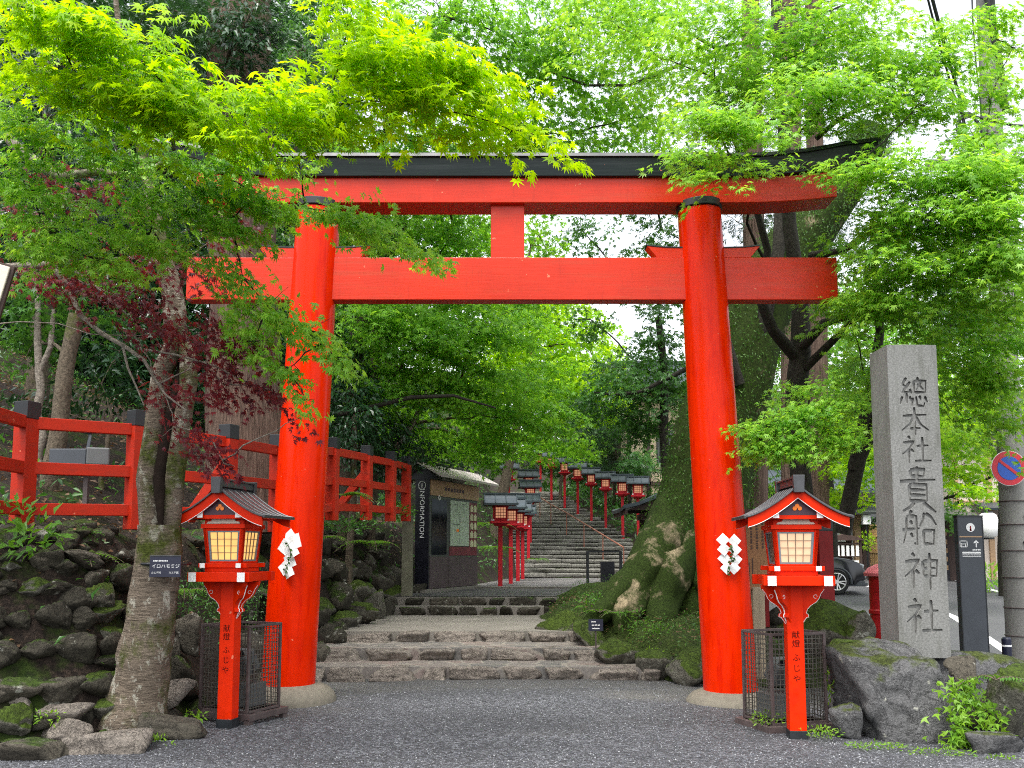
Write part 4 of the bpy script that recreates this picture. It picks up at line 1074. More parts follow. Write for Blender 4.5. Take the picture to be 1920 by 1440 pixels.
for x in (-.7, -.3, .3, .7): MB().lathe([(.03, 0), (.06, .05), (.035, .09), (.06, .13), (.03, .18)], (x, 0, 6.8), 10).build('insulator', M['white'], up_, 40)
MB().box((-.22, -.1, 5.55), (.20, .16, .55)).build('junction_box', M['lamp_grey'], up_, None, .02)
mb = MB()
for x, z in ((.05, 2.05), (.02, 1.72)): mb.tube([(x, -.165, z), (x, -.21, z)], .018, 6)
mb.build('bolt', M['black'], up_)
ns = empty('road_sign', (P(1891, 878, 11.72).x, 11.72, P(1891, 878, 11.72).z), 'round blue and red no parking sign strapped to the utility pole', 'road sign')
def disc(mb, r, y, th_=.004, n=40, m=0):
    mb.lathe([(r, 0), (r, th_)], n=n, m=m); mb.v[-2 * n:] = [(p[0], y - p[2], p[1]) for p in mb.v[-2 * n:]]
mb = MB(); disc(mb, .222, .0, .012); mb.build('plate', M['white'], ns, 30)
mb = MB(); disc(mb, .216, -.013, .003); mb.build('rim', M['sign_red'], ns)
mb = MB(); disc(mb, .150, -.017, .003); mb.build('field', M['sign_blue'], ns)
MB().box((0, -.0225, 0), (.31, .004, .036), Matrix.Rotation(rad(38), 3, 'Y')).build('slash', M['sign_red'], ns)
MB().box((0, .02, 0), (.07, .05, .40)).build('clamp', M['iron'], ns)
bo = empty('bollard', (P(1890, 1200, 11.5).x - .02, 11.5, 0), 'navy blue bollard with white bands and a red foot beside the utility pole', 'bollard')
MB().lathe([(.055, .10), (.055, .55), (.04, .57)], n=16).build('tube', M['navy'], bo, 30)
mb = MB()
for z in (.30, .46): mb.lathe([(.0565, z), (.0565, z + .022)], n=16)
mb.build('band', M['white'], bo); MB().lathe([(.14, 0), (.13, .05), (.06, .11)], n=18).build('foot', M['sign_red'], bo, 40)
# overhead cables
def cable(pts, r, label, name='cable', cat='cable', n=6):
    mb = MB(); mb.tube(pts, r, n); return tag(mb.build(name, M['cable'], None, 60), label, cat)
cable([P(1838, -60, 11.8), P(1853, 0, 11.8), P(1872, 110, 11.9), P(1886, 210, 12.0)], .05, 'thick black cable conduit slanting down to the utility pole', 'cable_conduit', 'cable', 10)
cable([P(1860, -40, 11.7), P(1868, 60, 11.75), P(1880, 150, 11.8)], .016, 'thin black cable running beside the thick conduit')
cable([P(1738, -40, 11.0), P(1770, 80, 11.4), P(1800, 185, 11.8), P(1812, 260, 11.9)], .022, 'heavier of two black cables sloping down left of the pole')
cable([P(1730, -40, 11.1), P(1758, 70, 11.5), P(1792, 190, 11.9)], .014, 'thinner of two black cables sloping down left of the pole')
cable([P(1822, -20, 11.5), P(1824, 40, 11.5), P(1830, 120, 11.6), P(1838, 190, 11.7), P(1842, 270, 11.7)], .010, 'wavy thin black wire hanging straight down left of the conduit')
cable([P(1790, 208, 11.7), P(1840, 222, 11.6), P(1900, 235, 11.7), P(1960, 238, 11.7)], .018, 'black cable running sideways across the utility pole')
mb = MB(); rr = random.Random(3)
for i in range(9):
    c = P(1817 + rr.uniform(-5, 5), 238 + rr.uniform(-4, 8), 11.75); a0 = rr.uniform(.10, .16); b0 = rr.uniform(.16, .26)
    mb.tube([c + Vector((a0 * math.cos(a), rr.uniform(-.01, .01) + .04 * i / 9, b0 * math.sin(a))) for a in np.linspace(0, 6.28, 18)], .009, 5)
tag(mb.build('cable_coil', M['cable'], None, 60), 'coil of black cable hanging left of the utility pole', 'cable coil')
cable([P(1470, 12, 14), P(1640, -6, 13.5), P(1760, -14, 12.5), P(1830, -22, 12)], .012, 'thin wire crossing the sky near the top picture edge', 'cable')

# ---------------------------------------------------------------- parked car
def car(loc, rz, label):
    r = empty('parked_car', loc, label, 'car', None, rz)
    w = 1.80
    prof = [(-2.2, .35), (-2.22, .75), (-2.1, 1.0), (-1.9, 1.45), (-1.6, 1.62), (-.2, 1.66), (.3, 1.55), (.95, 1.10), (1.75, .98), (2.1, .86), (2.22, .66), (2.22, .40), (2.1, .26)]
    n = len(prof); mb = MB(); secs = [(-1, .86), (-.93, .97), (-.6, 1), (.6, 1), (.93, .97), (1, .86)]; vs = []
    for sy, k in secs:
        for x, z in prof:
            tuck = 1 - .16 * max(0, (z - .95)) / .7
            vs.append((x * (k if abs(x) > 2 else 1), sy * w / 2 * tuck, .3 + (z - .3) * (k ** .25)))
    fs = [(i * n + j, (i + 1) * n + j, (i + 1) * n + (j + 1) % n, i * n + (j + 1) % n) for i in range(len(secs) - 1) for j in range(n)]
    fs += [tuple(range(n)), tuple(range((len(secs) - 1) * n + n - 1, (len(secs) - 1) * n - 1, -1))]
    mb.add(vs, fs); body = mb.build('body', M['car_paint'], r, 40, .03)
    MB().box((0, 0, .30), (4.3, w * .97, .16)).build('sill', M['charcoal'], r, None, .02)
    for s in (-1, 1):
        g = MB(); g.prism([(-1.75, 1.08), (.72, 1.12), (.22, 1.47), (-.25, 1.56), (-1.5, 1.52)], (0, s * (w / 2 * .925), 0), (1, 0, 0), (0, 0, 1), .02); g.build('side_window', M['car_glass'], r)
        for x in (1.38, -1.35):
            wh = MB(); a = [(x, s * (w / 2 - .21), .345), (x, s * (w / 2 + .005), .345)]
            wh.tube([a[0], (x, s * (w / 2 - .03), .345), a[1]], [.345, .345, .325], 32); we = wh.build('wheel', M['tyre'], r, 30)
            rm = MB(); y0 = s * (w / 2 + .012)
            rm.tube([(x + .235 * math.cos(q), y0 - s * .005, .345 + .235 * math.sin(q)) for q in np.linspace(0, 6.2832, 33)], .018, 6)
            for k in range(10):
                q = k * math.pi / 5 + (.12 if k % 2 else -.12) + .2
                rm.beam((x, y0 - s * .01, .345), (x + .235 * math.cos(q), y0, .345 + .235 * math.sin(q)), .03, .02, 0, (0, 1, 0))
            rm.tube([(x, y0 - s * .02, .345), (x, y0 + s * .008, .345)], .05, 14); rm.build('rim', M['alloy'], we)
            ar = MB(); ar.tube([(x + .39 * math.cos(q), s * (w / 2 - .01), .345 + .39 * math.sin(q)) for q in np.linspace(-.15, 3.3, 20)], .035, 6); ar.build('wheel_arch', M['charcoal'], r)
        h = MB(); h.box((2.02, s * .66, .80), (.26, .32, .12), Matrix.Rotation(rad(18), 3, 'Y')); h.build('headlight', M['headlamp'], r, None, .03)
        h = MB(); h.box((2.15, s * .68, .50), (.12, .20, .11)); h.build('fog_lamp', M['headlamp'], r, None, .03)
        MB().box((.62, s * .98, 1.10), (.16, .18, .13)).build('wing_mirror', M['car_paint'], r, None, .03)
    ws = MB(); ws.add([(.93, -.66, 1.13), (.93, .66, 1.13), (.36, .58, 1.53), (.36, -.58, 1.53)], [(0, 1, 2, 3)]); o = ws.build('windscreen', M['car_glass'], r); o.location = (.012, 0, .015)
    MB().box((2.19, 0, .58), (.08, 1.0, .2)).build('grille', M['charcoal'], r, None, .02)
    MB().box((2.10, 0, .27), (.3, 1.5, .10)).build('front_lip', M['charcoal'], r, None, .02)
    return r
cx_ = P(1630, 1100, 26.5).x - 2.22
car((cx_, 26.5 + .9, .03 * 13.5 + .02), rad(-7), 'black car parked nose to the right beyond the mossy rocks')
# ---------------------------------------------------------------- buildings
def bx(name, mat, parent, c, d, bevel=0.0, R=None): return MB().box(c, d, R).build(name, mat, parent, None, bevel)
def gable_roof(parent, w, d, z0, h, mat, c=(0, 0), th_=.08, curve=.0, name='roof', along='X'):
    """ridge along X, eaves at +-d/2"""
    mb = MB(); prof = []
    for i in range(9):
        f = i / 8; prof.append((d / 2 * (1 - f), z0 + h * (f ** (1 + curve))))
    for s in (-1, 1):
        vs = []
        for y, z in prof: vs += [(c[0] - w / 2, c[1] + s * y, z), (c[0] + w / 2, c[1] + s * y, z), (c[0] + w / 2, c[1] + s * y, z - th_), (c[0] - w / 2, c[1] + s * y, z - th_)]
        fs = [(i * 4 + j, i * 4 + (j + 1) % 4, i * 4 + 4 + (j + 1) % 4, i * 4 + 4 + j) for i in range(8) for j in range(4)] + [(0, 1, 2, 3)]
        mb.add(vs, fs)
        n = int(w / .35)
        for i in range(n + 1):
            x = c[0] - w / 2 + w * i / n; mb.tube([(x, c[1] + s * y, z + .015) for y, z in prof], .03, 5)
    mb.box((c[0], c[1], z0 + h + .04), (w + .1, .2, .14))
    o = mb.build(name, mat, parent)
    if along == 'Y': o.rotation_euler.z = math.pi / 2
    return o
# cream shrine office up the slope
ox, oy = P(1290, 850, 41).x, 41.0
b = empty('shrine_office', (ox, oy, 3.6), 'cream plastered shrine office with dark beams glimpsed between the mossy tree and the shrubs', 'building')
bx('wall', M['plaster'], b, (0, 1.5, 2.3), (5.2, 3, 5.4))
mb = MB()
for x in (-2.6, -1.75, -.1, 1.6, 2.6): mb.box((x, -.03, 2.3), (.16, .1, 5.4))
for z in (1.0, 3.55, 4.75): mb.box((0, -.035, z), (5.3, .09, .15))
mb.build('beam', M['old_wood'], b)
for x in (-.95, .75, 2.1):
    w = bx('window', M['car_glass'], b, (x, -.02, 2.6), (.9 if x < 2 else .7, .06, 1.5)); g = MB()
    for i in range(6): g.box((x - .375 + i * .15, -.065, 2.6), (.035, .03, 1.5))
    for i in range(4): g.box((x, -.062, 2.05 + i * .37), (.9, .03, .03))
    g.build('lattice', M['lamp_grey'], w)
gable_roof(b, 6.6, 5.4, 5.1, 1.5, M['slate_roof'], (0, 1.2), .1, .25)
# water pavilion behind the mossy tree
wx = (P(1165, 930, 24).x + P(1412, 930, 24).x) / 2
b = empty('water_pavilion', (wx, 24.6, .45), 'small open pavilion with an upswept dark roof behind the mossy tree', 'pavilion', None, math.pi / 2)
mb = MB(); xs_ = np.linspace(-1.4, 1.4, 17); vs = []
def pv(x): return 2.28 + .52 * (abs(x) / 1.72) ** .0 * 0 + .0
for sgn in (-1, 1):
    vs = []
    for x in xs_:
        lift = .05 * (abs(x) / 1.4) ** 3
        for f in np.linspace(0, 1, 6):
            vs.append((x, sgn * 1.74 * (1 - f), 2.26 + lift * (1 - f) + .78 * (f ** 1.35)))
    k = 6; up = len(vs); vs += [(p[0], p[1], p[2] - .09) for p in vs]
    fs = []
    for i in range(16):
        for j in range(5):
            a = i * k + j; fs += [(a, a + k, a + k + 1, a + 1), (up + a, up + a + 1, up + a + k + 1, up + a + k)]
        fs.append((i * k, up + i * k, up + (i + 1) * k, (i + 1) * k))
    for i in (0, 16):
        for j in range(5): a = i * k + j; fs.append((a, a + 1, up + a + 1, up + a) if i == 0 else (a + 1, a, up + a, up + a + 1))
    mb.add(vs, fs)
mb.box((0, 0, 3.06), (2.9, .2, .12)); rf_ = mb.build('roof', M['slate_roof'], b)
mb = MB()
for s in (-1, 1): mb.box((0, s * 1.66, 2.14), (2.7, .06, .10))
mb.box((0, -.95, 2.1), (3.0, .14, .16)); mb.box((0, .95, 2.1), (3.0, .14, .16)); mb.box((-1.45, 0, 2.1), (.14, 2.0, .15)); mb.box((1.45, 0, 2.1), (.14, 2.0, .15)); mb.build('eave_beam', M['old_wood'], b)
for sx in (-1.3, 1.3):
    for sy in (-.9, .9): bx('post', M['old_wood'], b, (sx, sy, .95), (.15, .15, 2.2), .01)
bx('basin', M['stair_stone'], b, (0, 0, .35), (1.4, .7, .7), .04)
mb = MB()
for s in (-1, 1): MB().prism([(-1.6, 2.2), (1.6, 2.2), (.8, 2.48), (0, 2.92), (-.8, 2.48)], (s * 1.1, 0, 0), (0, 1, 0), (0, 0, 1), .06).build('gable_board', M['old_wood'], b)
# gatehouse far right
gx_, gy_ = P(1575, 1000, 34).x, 34.0
b = empty('gatehouse', (gx_, gy_, .6), 'dark timber gatehouse with a lattice door beyond the parked car', 'building')
bx('wall', M['plaster_pale'], b, (-.6, .9, 1.5), (2.6, .2, 3.0))
mb = MB()
for i in range(16): mb.box((-.35 + i * .065, .74, 1.42), (.028, .06, 1.35))
for z in (.75, 1.42, 2.05): mb.box((.14, .74, z), (1.1, .05, .06))
dr = bx('door', simple('dark_doorway', (.018, .014, .014), .8), b, (.14, .79, 1.3), (1.1, .05, 1.7)); mb.build('lattice', M['old_wood'], dr)
for x, m_ in ((.74, 'tan_wood'), (1.02, 'old_wood'), (-1.3, 'old_wood')): bx('post', M[m_], b, (x, .35, 1.2), (.24, .24, 2.6), .01)
bx('lintel', M['tan_wood'], b, (-.1, .35, 2.30), (2.5, .2, .2)); bx('upper_wall', M['plaster'], b, (-.2, .5, 2.95), (2.6, .2, .42))
bx('eave', M['kiosk_grey'], b, (.35, -.1, 2.58), (2.6, 1.5, .09), 0, Matrix.Rotation(rad(16), 3, 'X'))
gable_roof(b, 4.2, 3.6, 3.2, .9, M['slate_roof'], (-.5, .9), .1, .2)
bx('notice', M['paper'], b, (.28, .70, 1.62), (.34, .02, .48))
MB().tube([(-.32 + .17 * math.cos(a), .55, 1.72 + .2 * math.sin(a)) for a in np.linspace(0, 6.28, 20)], .035, 6).build('straw_ring', M['pale_wood'], b)
vr = empty('votive_rack', (P(1584, 1030, 32.5).x, 32.5, .58), 'small wooden rack of white tablets in front of the gatehouse', 'rack')
mb = MB()
for x in (-.55, .55): mb.box((x, 0, .7), (.07, .07, 1.5))
for z in (.45, .88, 1.3): mb.box((0, 0, z), (1.2, .05, .05))
mb.prism([(-.72, 1.42), (.72, 1.42), (0, 1.66)], (0, 0, 0), (1, 0, 0), (0, 0, 1), .3); mb.build('frame', M['old_wood'], vr)
for i in range(6): bx('tablet', M['paper'], vr, (-.42 + i * .168, -.05, 1.06), (.10, .02, .36))
for i in range(4): bx('tablet', M['paper'], vr, (-.38 + i * .25, -.05, .62), (.16, .02, .22))
mb = MB(); bfx = P(1632, 985, 36).x
for i in range(16): mb.tube([(bfx - .55 + i * .075, 36.0, .5), (bfx - .55 + i * .075, 36.0, 2.6)], .034, 6)
for z in (1.6, 2.2, 2.62): mb.box((bfx, 35.95, z), (1.3, .04, .06))
tag(mb.build('bamboo_fence', M['bamboo'], None, 40), 'short yellow bamboo fence right of the gatehouse', 'fence')
mb = MB(); lp = P(1612, 970, 34).x; mb.tube([(lp, 33.4, .5), (lp, 33.4, 2.6)], .03, 6); st_ = empty('street_lamp', (0, 0, 0), 'thin lamp post with a small white lamp right of the gatehouse roof', 'lamp'); mb.build('post', M['black'], st_)
bx('lamp_head', M['white'], st_, (lp, 33.4, 2.75), (.28, .2, .36), .02)
# house and shed behind the sign post
hx = P(1800, 950, 33).x
b = empty('house', (hx + 3.2, 36.0, .6), 'beige plastered house standing behind the utility pole', 'building')
bx('wall', M['plaster_pale'], b, (0, 0, 2.6), (6.2, 5, 5.6)); mb = MB()
for x in (-3.1, -1.9, 3.1): mb.box((x, -2.53, 2.6), (.18, .08, 5.6))
mb.box((0, -2.53, 2.75), (6.2, .08, .16)); mb.build('beam', M['tan_wood'], b)
gable_roof(b, 7.6, 6.4, 5.3, 1.5, M['slate_roof'], (0, 0), .1, .1); w = bx('window', M['car_glass'], b, (-.9, -2.52, 1.5), (1.2, .06, 1.2)); bx('frame', M['old_wood'], w, (-.9, -2.56, 1.5), (.05, .04, 1.2))
bx('awning', M['slate_roof'], b, (-1.2, -3.0, 2.62), (2.8, 1.1, .08), 0, Matrix.Rotation(rad(14), 3, 'X'))
pl = empty('paper_lantern', (P(1853, 985, 31.5).x, 31.5, P(1853, 985, 31.5).z), 'white paper lantern hanging in front of the beige house', 'lantern')
MB().lathe([(.16, -.42), (.27, -.34), (.33, -.12), (.33, .12), (.27, .34), (.16, .42)], n=20).build('shade', M['paper'], pl, 60)
MB().lathe([(.17, .41), (.17, .47)], n=16).lathe([(.17, -.47), (.17, -.41)], n=16).build('ring', M['black'], pl); MB().tube([(0, 0, .45), (0, .3, .95)], .015, 5).build('hanger', M['black'], pl)
sx_ = P(1785, 1010, 32).x
b = empty('timber_shed', (sx_, 32.5, .5), 'old dark timber shed between the stone pillar and the dark sign post', 'shed')
bx('wall', M['old_wood'], b, (-.2, .6, 1.1), (1.6, .1, 2.4)); bx('opening', M['kiosk_black'], b, (.0, .54, .55), (.7, .04, 1.1))
for x in (-.9, .3, .75): bx('post', M['old_wood'], b, (x, -.3, 1.1), (.16, .16, 2.3), .01)
mb = MB()
for i in range(5): mb.box((-.2, .53, .55 + i * .3), (1.0, .04, .16))
mb.build('plank', M['tan_wood'], b); bx('roof', M['kiosk_grey'], b, (-.1, .1, 2.4), (2.3, 1.9, .1), 0, Matrix.Rotation(rad(12), 3, 'X'))
# sign at the left picture edge
q = P(-26, 570, 6.3); sb = empty('hanging_sign', q, 'cream sign board with a dark edge cut off by the left picture edge', 'sign', None, rad(20))
R_ = Matrix.Rotation(rad(-11), 3, 'Y') @ Matrix.Rotation(0, 3, 'X')
bx('board', simple('cream_sign_face', (.78, .70, .56), .5, .4, .08), sb, (-.17, 0, .03), (.50, .04, .60), .006, Matrix.Rotation(rad(12), 3, 'Y'))
bx('frame', M['old_wood'], sb, (-.165, .03, .03), (.54, .05, .64), .006, Matrix.Rotation(rad(12), 3, 'Y'))
bx('hanger', M['black'], sb, (-.3, .06, .9), (.03, .03, 1.2))
# lamp boxes on the bank
p0 = P(160, 850, 10.6); fl = empty('floodlight', p0, 'grey floodlight box standing on the bank behind the red railing', 'floodlight')
bx('housing', M['lamp_grey'], fl, (.15, 0, -.04), (.24, .16, .20), .015, Matrix.Rotation(rad(20), 3, 'Z')); bx('ballast_box', M['charcoal'], fl, (-.18, .05, -.10), (.42, .2, .30), .01)
mb = MB(); mb.tube([(.02, 0, 0), (.04, .02, .2), (.0, .05, .26)], .02, 6); mb.lathe([(.08, .24), (.10, .30), (.02, .36)], (.0, .05, 0), 12); mb.build('lamp_head', M['charcoal'], fl, 40)
bx('stake', M['iron'], fl, (0, .06, -.42), (.05, .05, .5))
# ---------------------------------------------------------------- bark
def bark(name, lo, hi, stretch=(5, 5, 1), moss=0.0, moss_c=(.06, .075, .012), lichen=0.0, bscale=9, strength=.8):
    t = NT(name); vec = t.mapped(stretch)
    n1 = t.noise(2.5, 7, .65, vec); n2 = t.noise(bscale, 6, .7, vec)
    col = t.mix(.55, t.ramp(n1, [(.3, lo), (.7, hi)]), t.ramp(n2, [(.35, cm(lo, .4)), (.65, cm(hi, 1.3))]))
    if lichen: col = t.mix(t.ramp(t.noise(9, 6, .7, t.mapped((1, 1, .7))), [(1 - lichen, (0, 0, 0)), (1.04 - lichen, (.85, .85, .85))]), col, (.40, .38, .31))
    if moss: col = t.mix(t.ramp(t.noise(1.9, 6, .7), [(.95 - moss, (0, 0, 0)), (1.07 - moss, (1, 1, 1))]), col, t.ramp(t.noise(35, 4), [(.3, cm(moss_c, .5)), (.7, cm(moss_c, 1.5))]))
    return t.done(t.pbsdf(col, .9, t.bump(n2, strength, .03), .2))
M['bark_maple'] = bark('maple_bark', (.050, .037, .026), (.25, .20, .15), (1.5, 1.5, 10), .47, lichen=.44)
M['bark_cedar'] = bark('cedar_bark', (.055, .034, .025), (.17, .115, .088), (7, 7, .45), 0, bscale=5, strength=1)
M['bark_dark'] = bark('dark_branch_bark', (.016, .015, .012), (.05, .045, .035), (3, 3, 2), .35, (.03, .045, .01))
M['bark_pale'] = bark('pale_branch_bark', (.14, .12, .095), (.32, .28, .23), (3, 3, 3), .2)
M['bark_grey'] = bark('grey_brown_bark', (.055, .045, .032), (.15, .12, .085), (3, 3, 2), .40)
M['bark_moss'] = bark('moss_covered_bark', (.10, .08, .05), (.32, .25, .16), (1.6, 1.6, .7), .66, (.022, .038, .005), bscale=6)
M['bark_bare'] = bark('bare_root_bark', (.15, .115, .07), (.40, .32, .20), (1.6, 1.6, .8), .60, (.022, .038, .005), bscale=6)
M['rot'] = simple('dark_hollow_shade', (.018, .012, .009), .95, .1, .5, 8, .6, 20, bdist=.03)  # near-black colour holds the shade of the hollow

# ---------------------------------------------------------------- leaf shapes
def palmate(angs, lens, notch, droop=.22, base=.12):
    angs = [rad(a) for a in angs]; n = len(angs); v = [(0, 0, 0)]
    nt = []
    for i in range(n + 1):
        if i == 0: a = angs[0] - rad(24); r = notch * .55
        elif i == n: a = angs[-1] + rad(24); r = notch * .55
        else: a = (angs[i - 1] + angs[i]) / 2; r = notch
        nt.append((a, r))
    for a, r in nt: v.append((r * math.cos(a), r * math.sin(a), .03))
    for a, l in zip(angs, lens): v.append((l * math.cos(a), l * math.sin(a), -droop * l * l))
    f = [(0, 1 + i, 2 + n + i, 2 + i) for i in range(n)]
    v = np.array(v); v[:, 0] += .05
    return v, np.array(f)
LEAF7 = palmate([-118, -78, -38, 0, 38, 78, 118], [.42, .74, .95, 1.05, .95, .74, .42], .37)
LEAF5 = palmate([-96, -46, 0, 46, 96], [.62, .92, 1.05, .92, .62], .38)
LEAF3 = palmate([-72, 0, 72], [.85, 1.05, .85], .40)
OVAL = (np.array([(0, 0, 0), (.45, .22, .05), (1, 0, -.12), (.45, -.22, .05)]), np.array([(0, 3, 2, 1)]))
OVAL2 = (np.array([(0, 0, 0), (.35, .20, .06), (1, 0, -.15), (.35, -.20, .06), (.45, 0, -.01)]), np.array([(0, 4, 2, 1), (0, 3, 2, 4)]))
NEEDLE = (np.array([(0, 0, 0), (.5, .09, 0), (1, 0, -.1), (.5, -.09, 0), (0, 0, .01), (.4, .32, -.05), (.75, .42, -.12), (.5, .22, -.05), (.4, -.32, -.05), (.75, -.42, -.12), (.5, -.22, -.05)]),
          np.array([(0, 3, 2, 1), (4, 7, 6, 5), (4, 8, 9, 10)]))
def nrmz(a): return a / np.maximum(np.linalg.norm(a, axis=-1, keepdims=True), 1e-9)
def leaves_mesh(name, pos, dirv, nrm, size, tmpl, mat, parent=None):
    tv, tf = tmpl; n = len(pos); m = len(tv)
    x = nrmz(dirv); y = nrmz(np.cross(nrm, x)); z = np.cross(x, y)
    tz = tv[None, :, :] * size[:, None, None]
    tz = tz.copy(); tz[:, :, 2] *= RNG.uniform(.2, 1.9, n)[:, None]; tz[:, :, 1] *= RNG.uniform(.75, 1.1, n)[:, None]
    vs = pos[:, None, :] + tz[..., 0:1] * x[:, None, :] + tz[..., 1:2] * y[:, None, :] + tz[..., 2:3] * z[:, None, :]
    fs = tf[None] + (np.arange(n) * m)[:, None, None]
    return np_mesh(name, vs.reshape(-1, 3), fs.reshape(-1, tf.shape[1]), mat, parent)
def spray_leaves(C, A, L, Wd, k, size, droop=.35, tilt=.35, tip=.35):
    """C spray centres (n,3), A outward axes (n,3): k leaves each on a flat drooping fan"""
    n = len(C); A = nrmz(A); up = np.array([0, 0, 1.0]); B = nrmz(np.cross(up, A)); N = nrmz(np.cross(A, B))
    N = nrmz(N + RNG.normal(0, .18, (n, 3))); B = nrmz(np.cross(N, A))
    Ls = L * RNG.uniform(.7, 1.25, n)
    u = RNG.random((n, k)) ** .85; s = RNG.uniform(-1, 1, (n, k)); prof = np.sin(np.pi * np.clip(u * .92 + .08, 0, 1)) ** .7
    a = (u - .5) * Ls[:, None]; b = s * prof * (Wd * Ls / L)[:, None]
    dr = -droop * (u ** 2) * Ls[:, None] * .6 - .25 * np.abs(s) ** 2 * prof * Wd * .5
    pos = C[:, None] + A[:, None] * a[..., None] + B[:, None] * b[..., None] + N[:, None] * (dr + RNG.normal(0, .025 * L / .5, (n, k)))[..., None]
    d = A[:, None] * (.45 + .7 * u)[..., None] + B[:, None] * (s * 1.0)[..., None] + up * -(tip * RNG.uniform(.2, 1.4, (n, k)))[..., None] + RNG.normal(0, .25, (n, k, 3))
    nn = N[:, None] + RNG.normal(0, tilt, (n, k, 3))
    sz = size * RNG.uniform(.62, 1.15, (n, k))
    return pos.reshape(-1, 3), d.reshape(-1, 3), nn.reshape(-1, 3), sz.reshape(-1)
def in_blob(c, r, n, layer=0.0):
    d = nrmz(RNG.normal(size=(n, 3))); q = RNG.random((n, 1)) ** .42
    p = d * q * np.array(r)
    if layer:
        z = np.round((p[:, 2] + RNG.uniform(-.12, .12, n) * layer + 0.23 * p[:, 0]) / layer) * layer - 0.23 * p[:, 0] + RNG.normal(0, .06 * layer, n)
        p[:, 2] = z
    return p + np.array(c)
def bez(a, b, sag, n=7, wob=.05):
    a = Vector(a); b = Vector(b); m = (a + b) / 2 + Vector((0, 0, sag)) * (b - a).length; out = []
    for i in range(n):
        f = i / (n - 1); p = a.lerp(m, f).lerp(m.lerp(b, f), f)
        if 0 < i < n - 1: p += Vector(RNG.normal(0, wob * (b - a).length / n * 2, 3))
        out.append(p)
    return out
def make_tree(name, label, cat, trunks, blobs, tmpl, size, mat, barkm, k=14, L=.55, Wd=.22, droop=.35, layer=.32, hub=None, group=None, limb_r=.035, twigs=6, limbm=None, spray_axis=None, limbs=(), tip=.55, tilt=.5, chain=True, dens=1.0):
    """trunks: list of (points, radii). blobs: (u, v, Y, ru, rv, rY, n_leaves) in photo pixels and metres of depth."""
    base = Vector(trunks[0][0][0]); r = empty(name, base, label, cat, group)
    tp = []; mb = MB()
    for i, (pts, rs) in enumerate(trunks):
        pts = [Vector(p) for p in pts]
        fine = []; fr_ = []
        for j in range(len(pts) - 1):
            for q in range(4): fine.append(pts[j].lerp(pts[j + 1], q / 4)); fr_.append(rs[j] + (rs[j + 1] - rs[j]) * q / 4)
        fine.append(pts[-1]); fr_.append(rs[-1])
        mb.tube([p - base for p in fine], fr_, 18 if max(rs) > .12 else 9, wob=.16, seed=i * 3.1 + base.x); tp += fine
    mb.build('trunk', M[barkm], r, 60)
    lm = M[limbm or barkm]
    PA, DA, NA, SA = [], [], [], []
    hubp = Vector(hub) if hub is not None else None
    if chain:
        t0 = [p for p in tp if p.z > tp[0].z + .45 * (max(q.z for q in tp) - tp[0].z)]
        blobs = sorted(blobs, key=lambda q: min((p - P(q[0], q[1], q[2])).length for p in t0)); tp = t0
    for (u, v, Y, ru, rv, rY, nl) in blobs:
        c = P(u, v, Y); kx = Y / F; rr_ = (ru * kx, rY, rv * kx); nl = int(nl * dens)
        ns = max(3, int(nl / k)); C = in_blob(c, rr_, ns, layer)
        cand = [p for p in tp if p.z < c.z + .2] or tp
        att = min(cand, key=lambda p: (p - c).length + .9 * max(0, p.z - c.z + .25 * (p - c).length))
        lim = MB(); pth = bez(att, c, .06, 8); tp = tp + (pth[4:] if chain else []); Lr = max(.008, limb_r * min(1.3, (c - att).length / 3 + .3))
        if (c - att).length > .15: lim.tube([p - base for p in pth], list(np.linspace(Lr, Lr * .35, len(pth))), 7, wob=.2, seed=u)
        for i in range(min(twigs, ns)):
            e = Vector(C[i]); s_ = min(pth[3:], key=lambda p: (p - e).length)
            lim.tube([p - base for p in bez(s_, e, .05, 5)], list(np.linspace(Lr * .38, Lr * .12, 5)), 5)
        if lim.n: lim.build('limb', lm, r, 60)
        h = hubp if hubp is not None else Vector((att.x, att.y, c.z))
        A = C - np.array(h); A[:, 2] = A[:, 2] * .15 - .12 * np.linalg.norm(A[:, :2], axis=1)
        A = nrmz(A) + RNG.normal(0, .45, (ns, 3)) * np.array([1, 1, .35])
        if spray_axis is not None: A = np.array(spray_axis)[None] + RNG.normal(0, .35, (ns, 3)) * np.array([1, 1, .5])
        p, d, n_, s = spray_leaves(C, A, L, Wd, k, size, droop, tilt, tip); PA.append(p); DA.append(d); NA.append(n_); SA.append(s)
    for pts, rs, mm in limbs:
        MB().tube([Vector(p) - base for p in pts], rs, 8, wob=.15).build('limb', M[mm], r, 60)
    o = leaves_mesh('crown', np.vstack(PA) - np.array(base), np.vstack(DA), np.vstack(NA), np.concatenate(SA), tmpl, M[mat], r)
    return r

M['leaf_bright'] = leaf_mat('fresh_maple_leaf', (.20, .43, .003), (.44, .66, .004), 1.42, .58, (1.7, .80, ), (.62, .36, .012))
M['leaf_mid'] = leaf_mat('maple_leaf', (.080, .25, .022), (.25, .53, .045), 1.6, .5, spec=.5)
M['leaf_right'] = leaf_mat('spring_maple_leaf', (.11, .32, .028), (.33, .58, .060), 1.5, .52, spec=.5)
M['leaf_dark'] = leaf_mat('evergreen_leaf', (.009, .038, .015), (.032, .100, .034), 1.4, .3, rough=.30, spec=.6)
M['leaf_deep'] = leaf_mat('deep_green_leaf', (.024, .095, .022), (.080, .220, .034), 1.5, .42, rough=.34, spec=.5)
M['leaf_back'] = leaf_mat('thin_backlit_leaf', (.15, .38, .008), (.34, .55, .012), 1.6, .6)
M['leaf_far'] = leaf_mat('woodland_leaf', (.06, .17, .03), (.17, .36, .05), 1.5, .45)
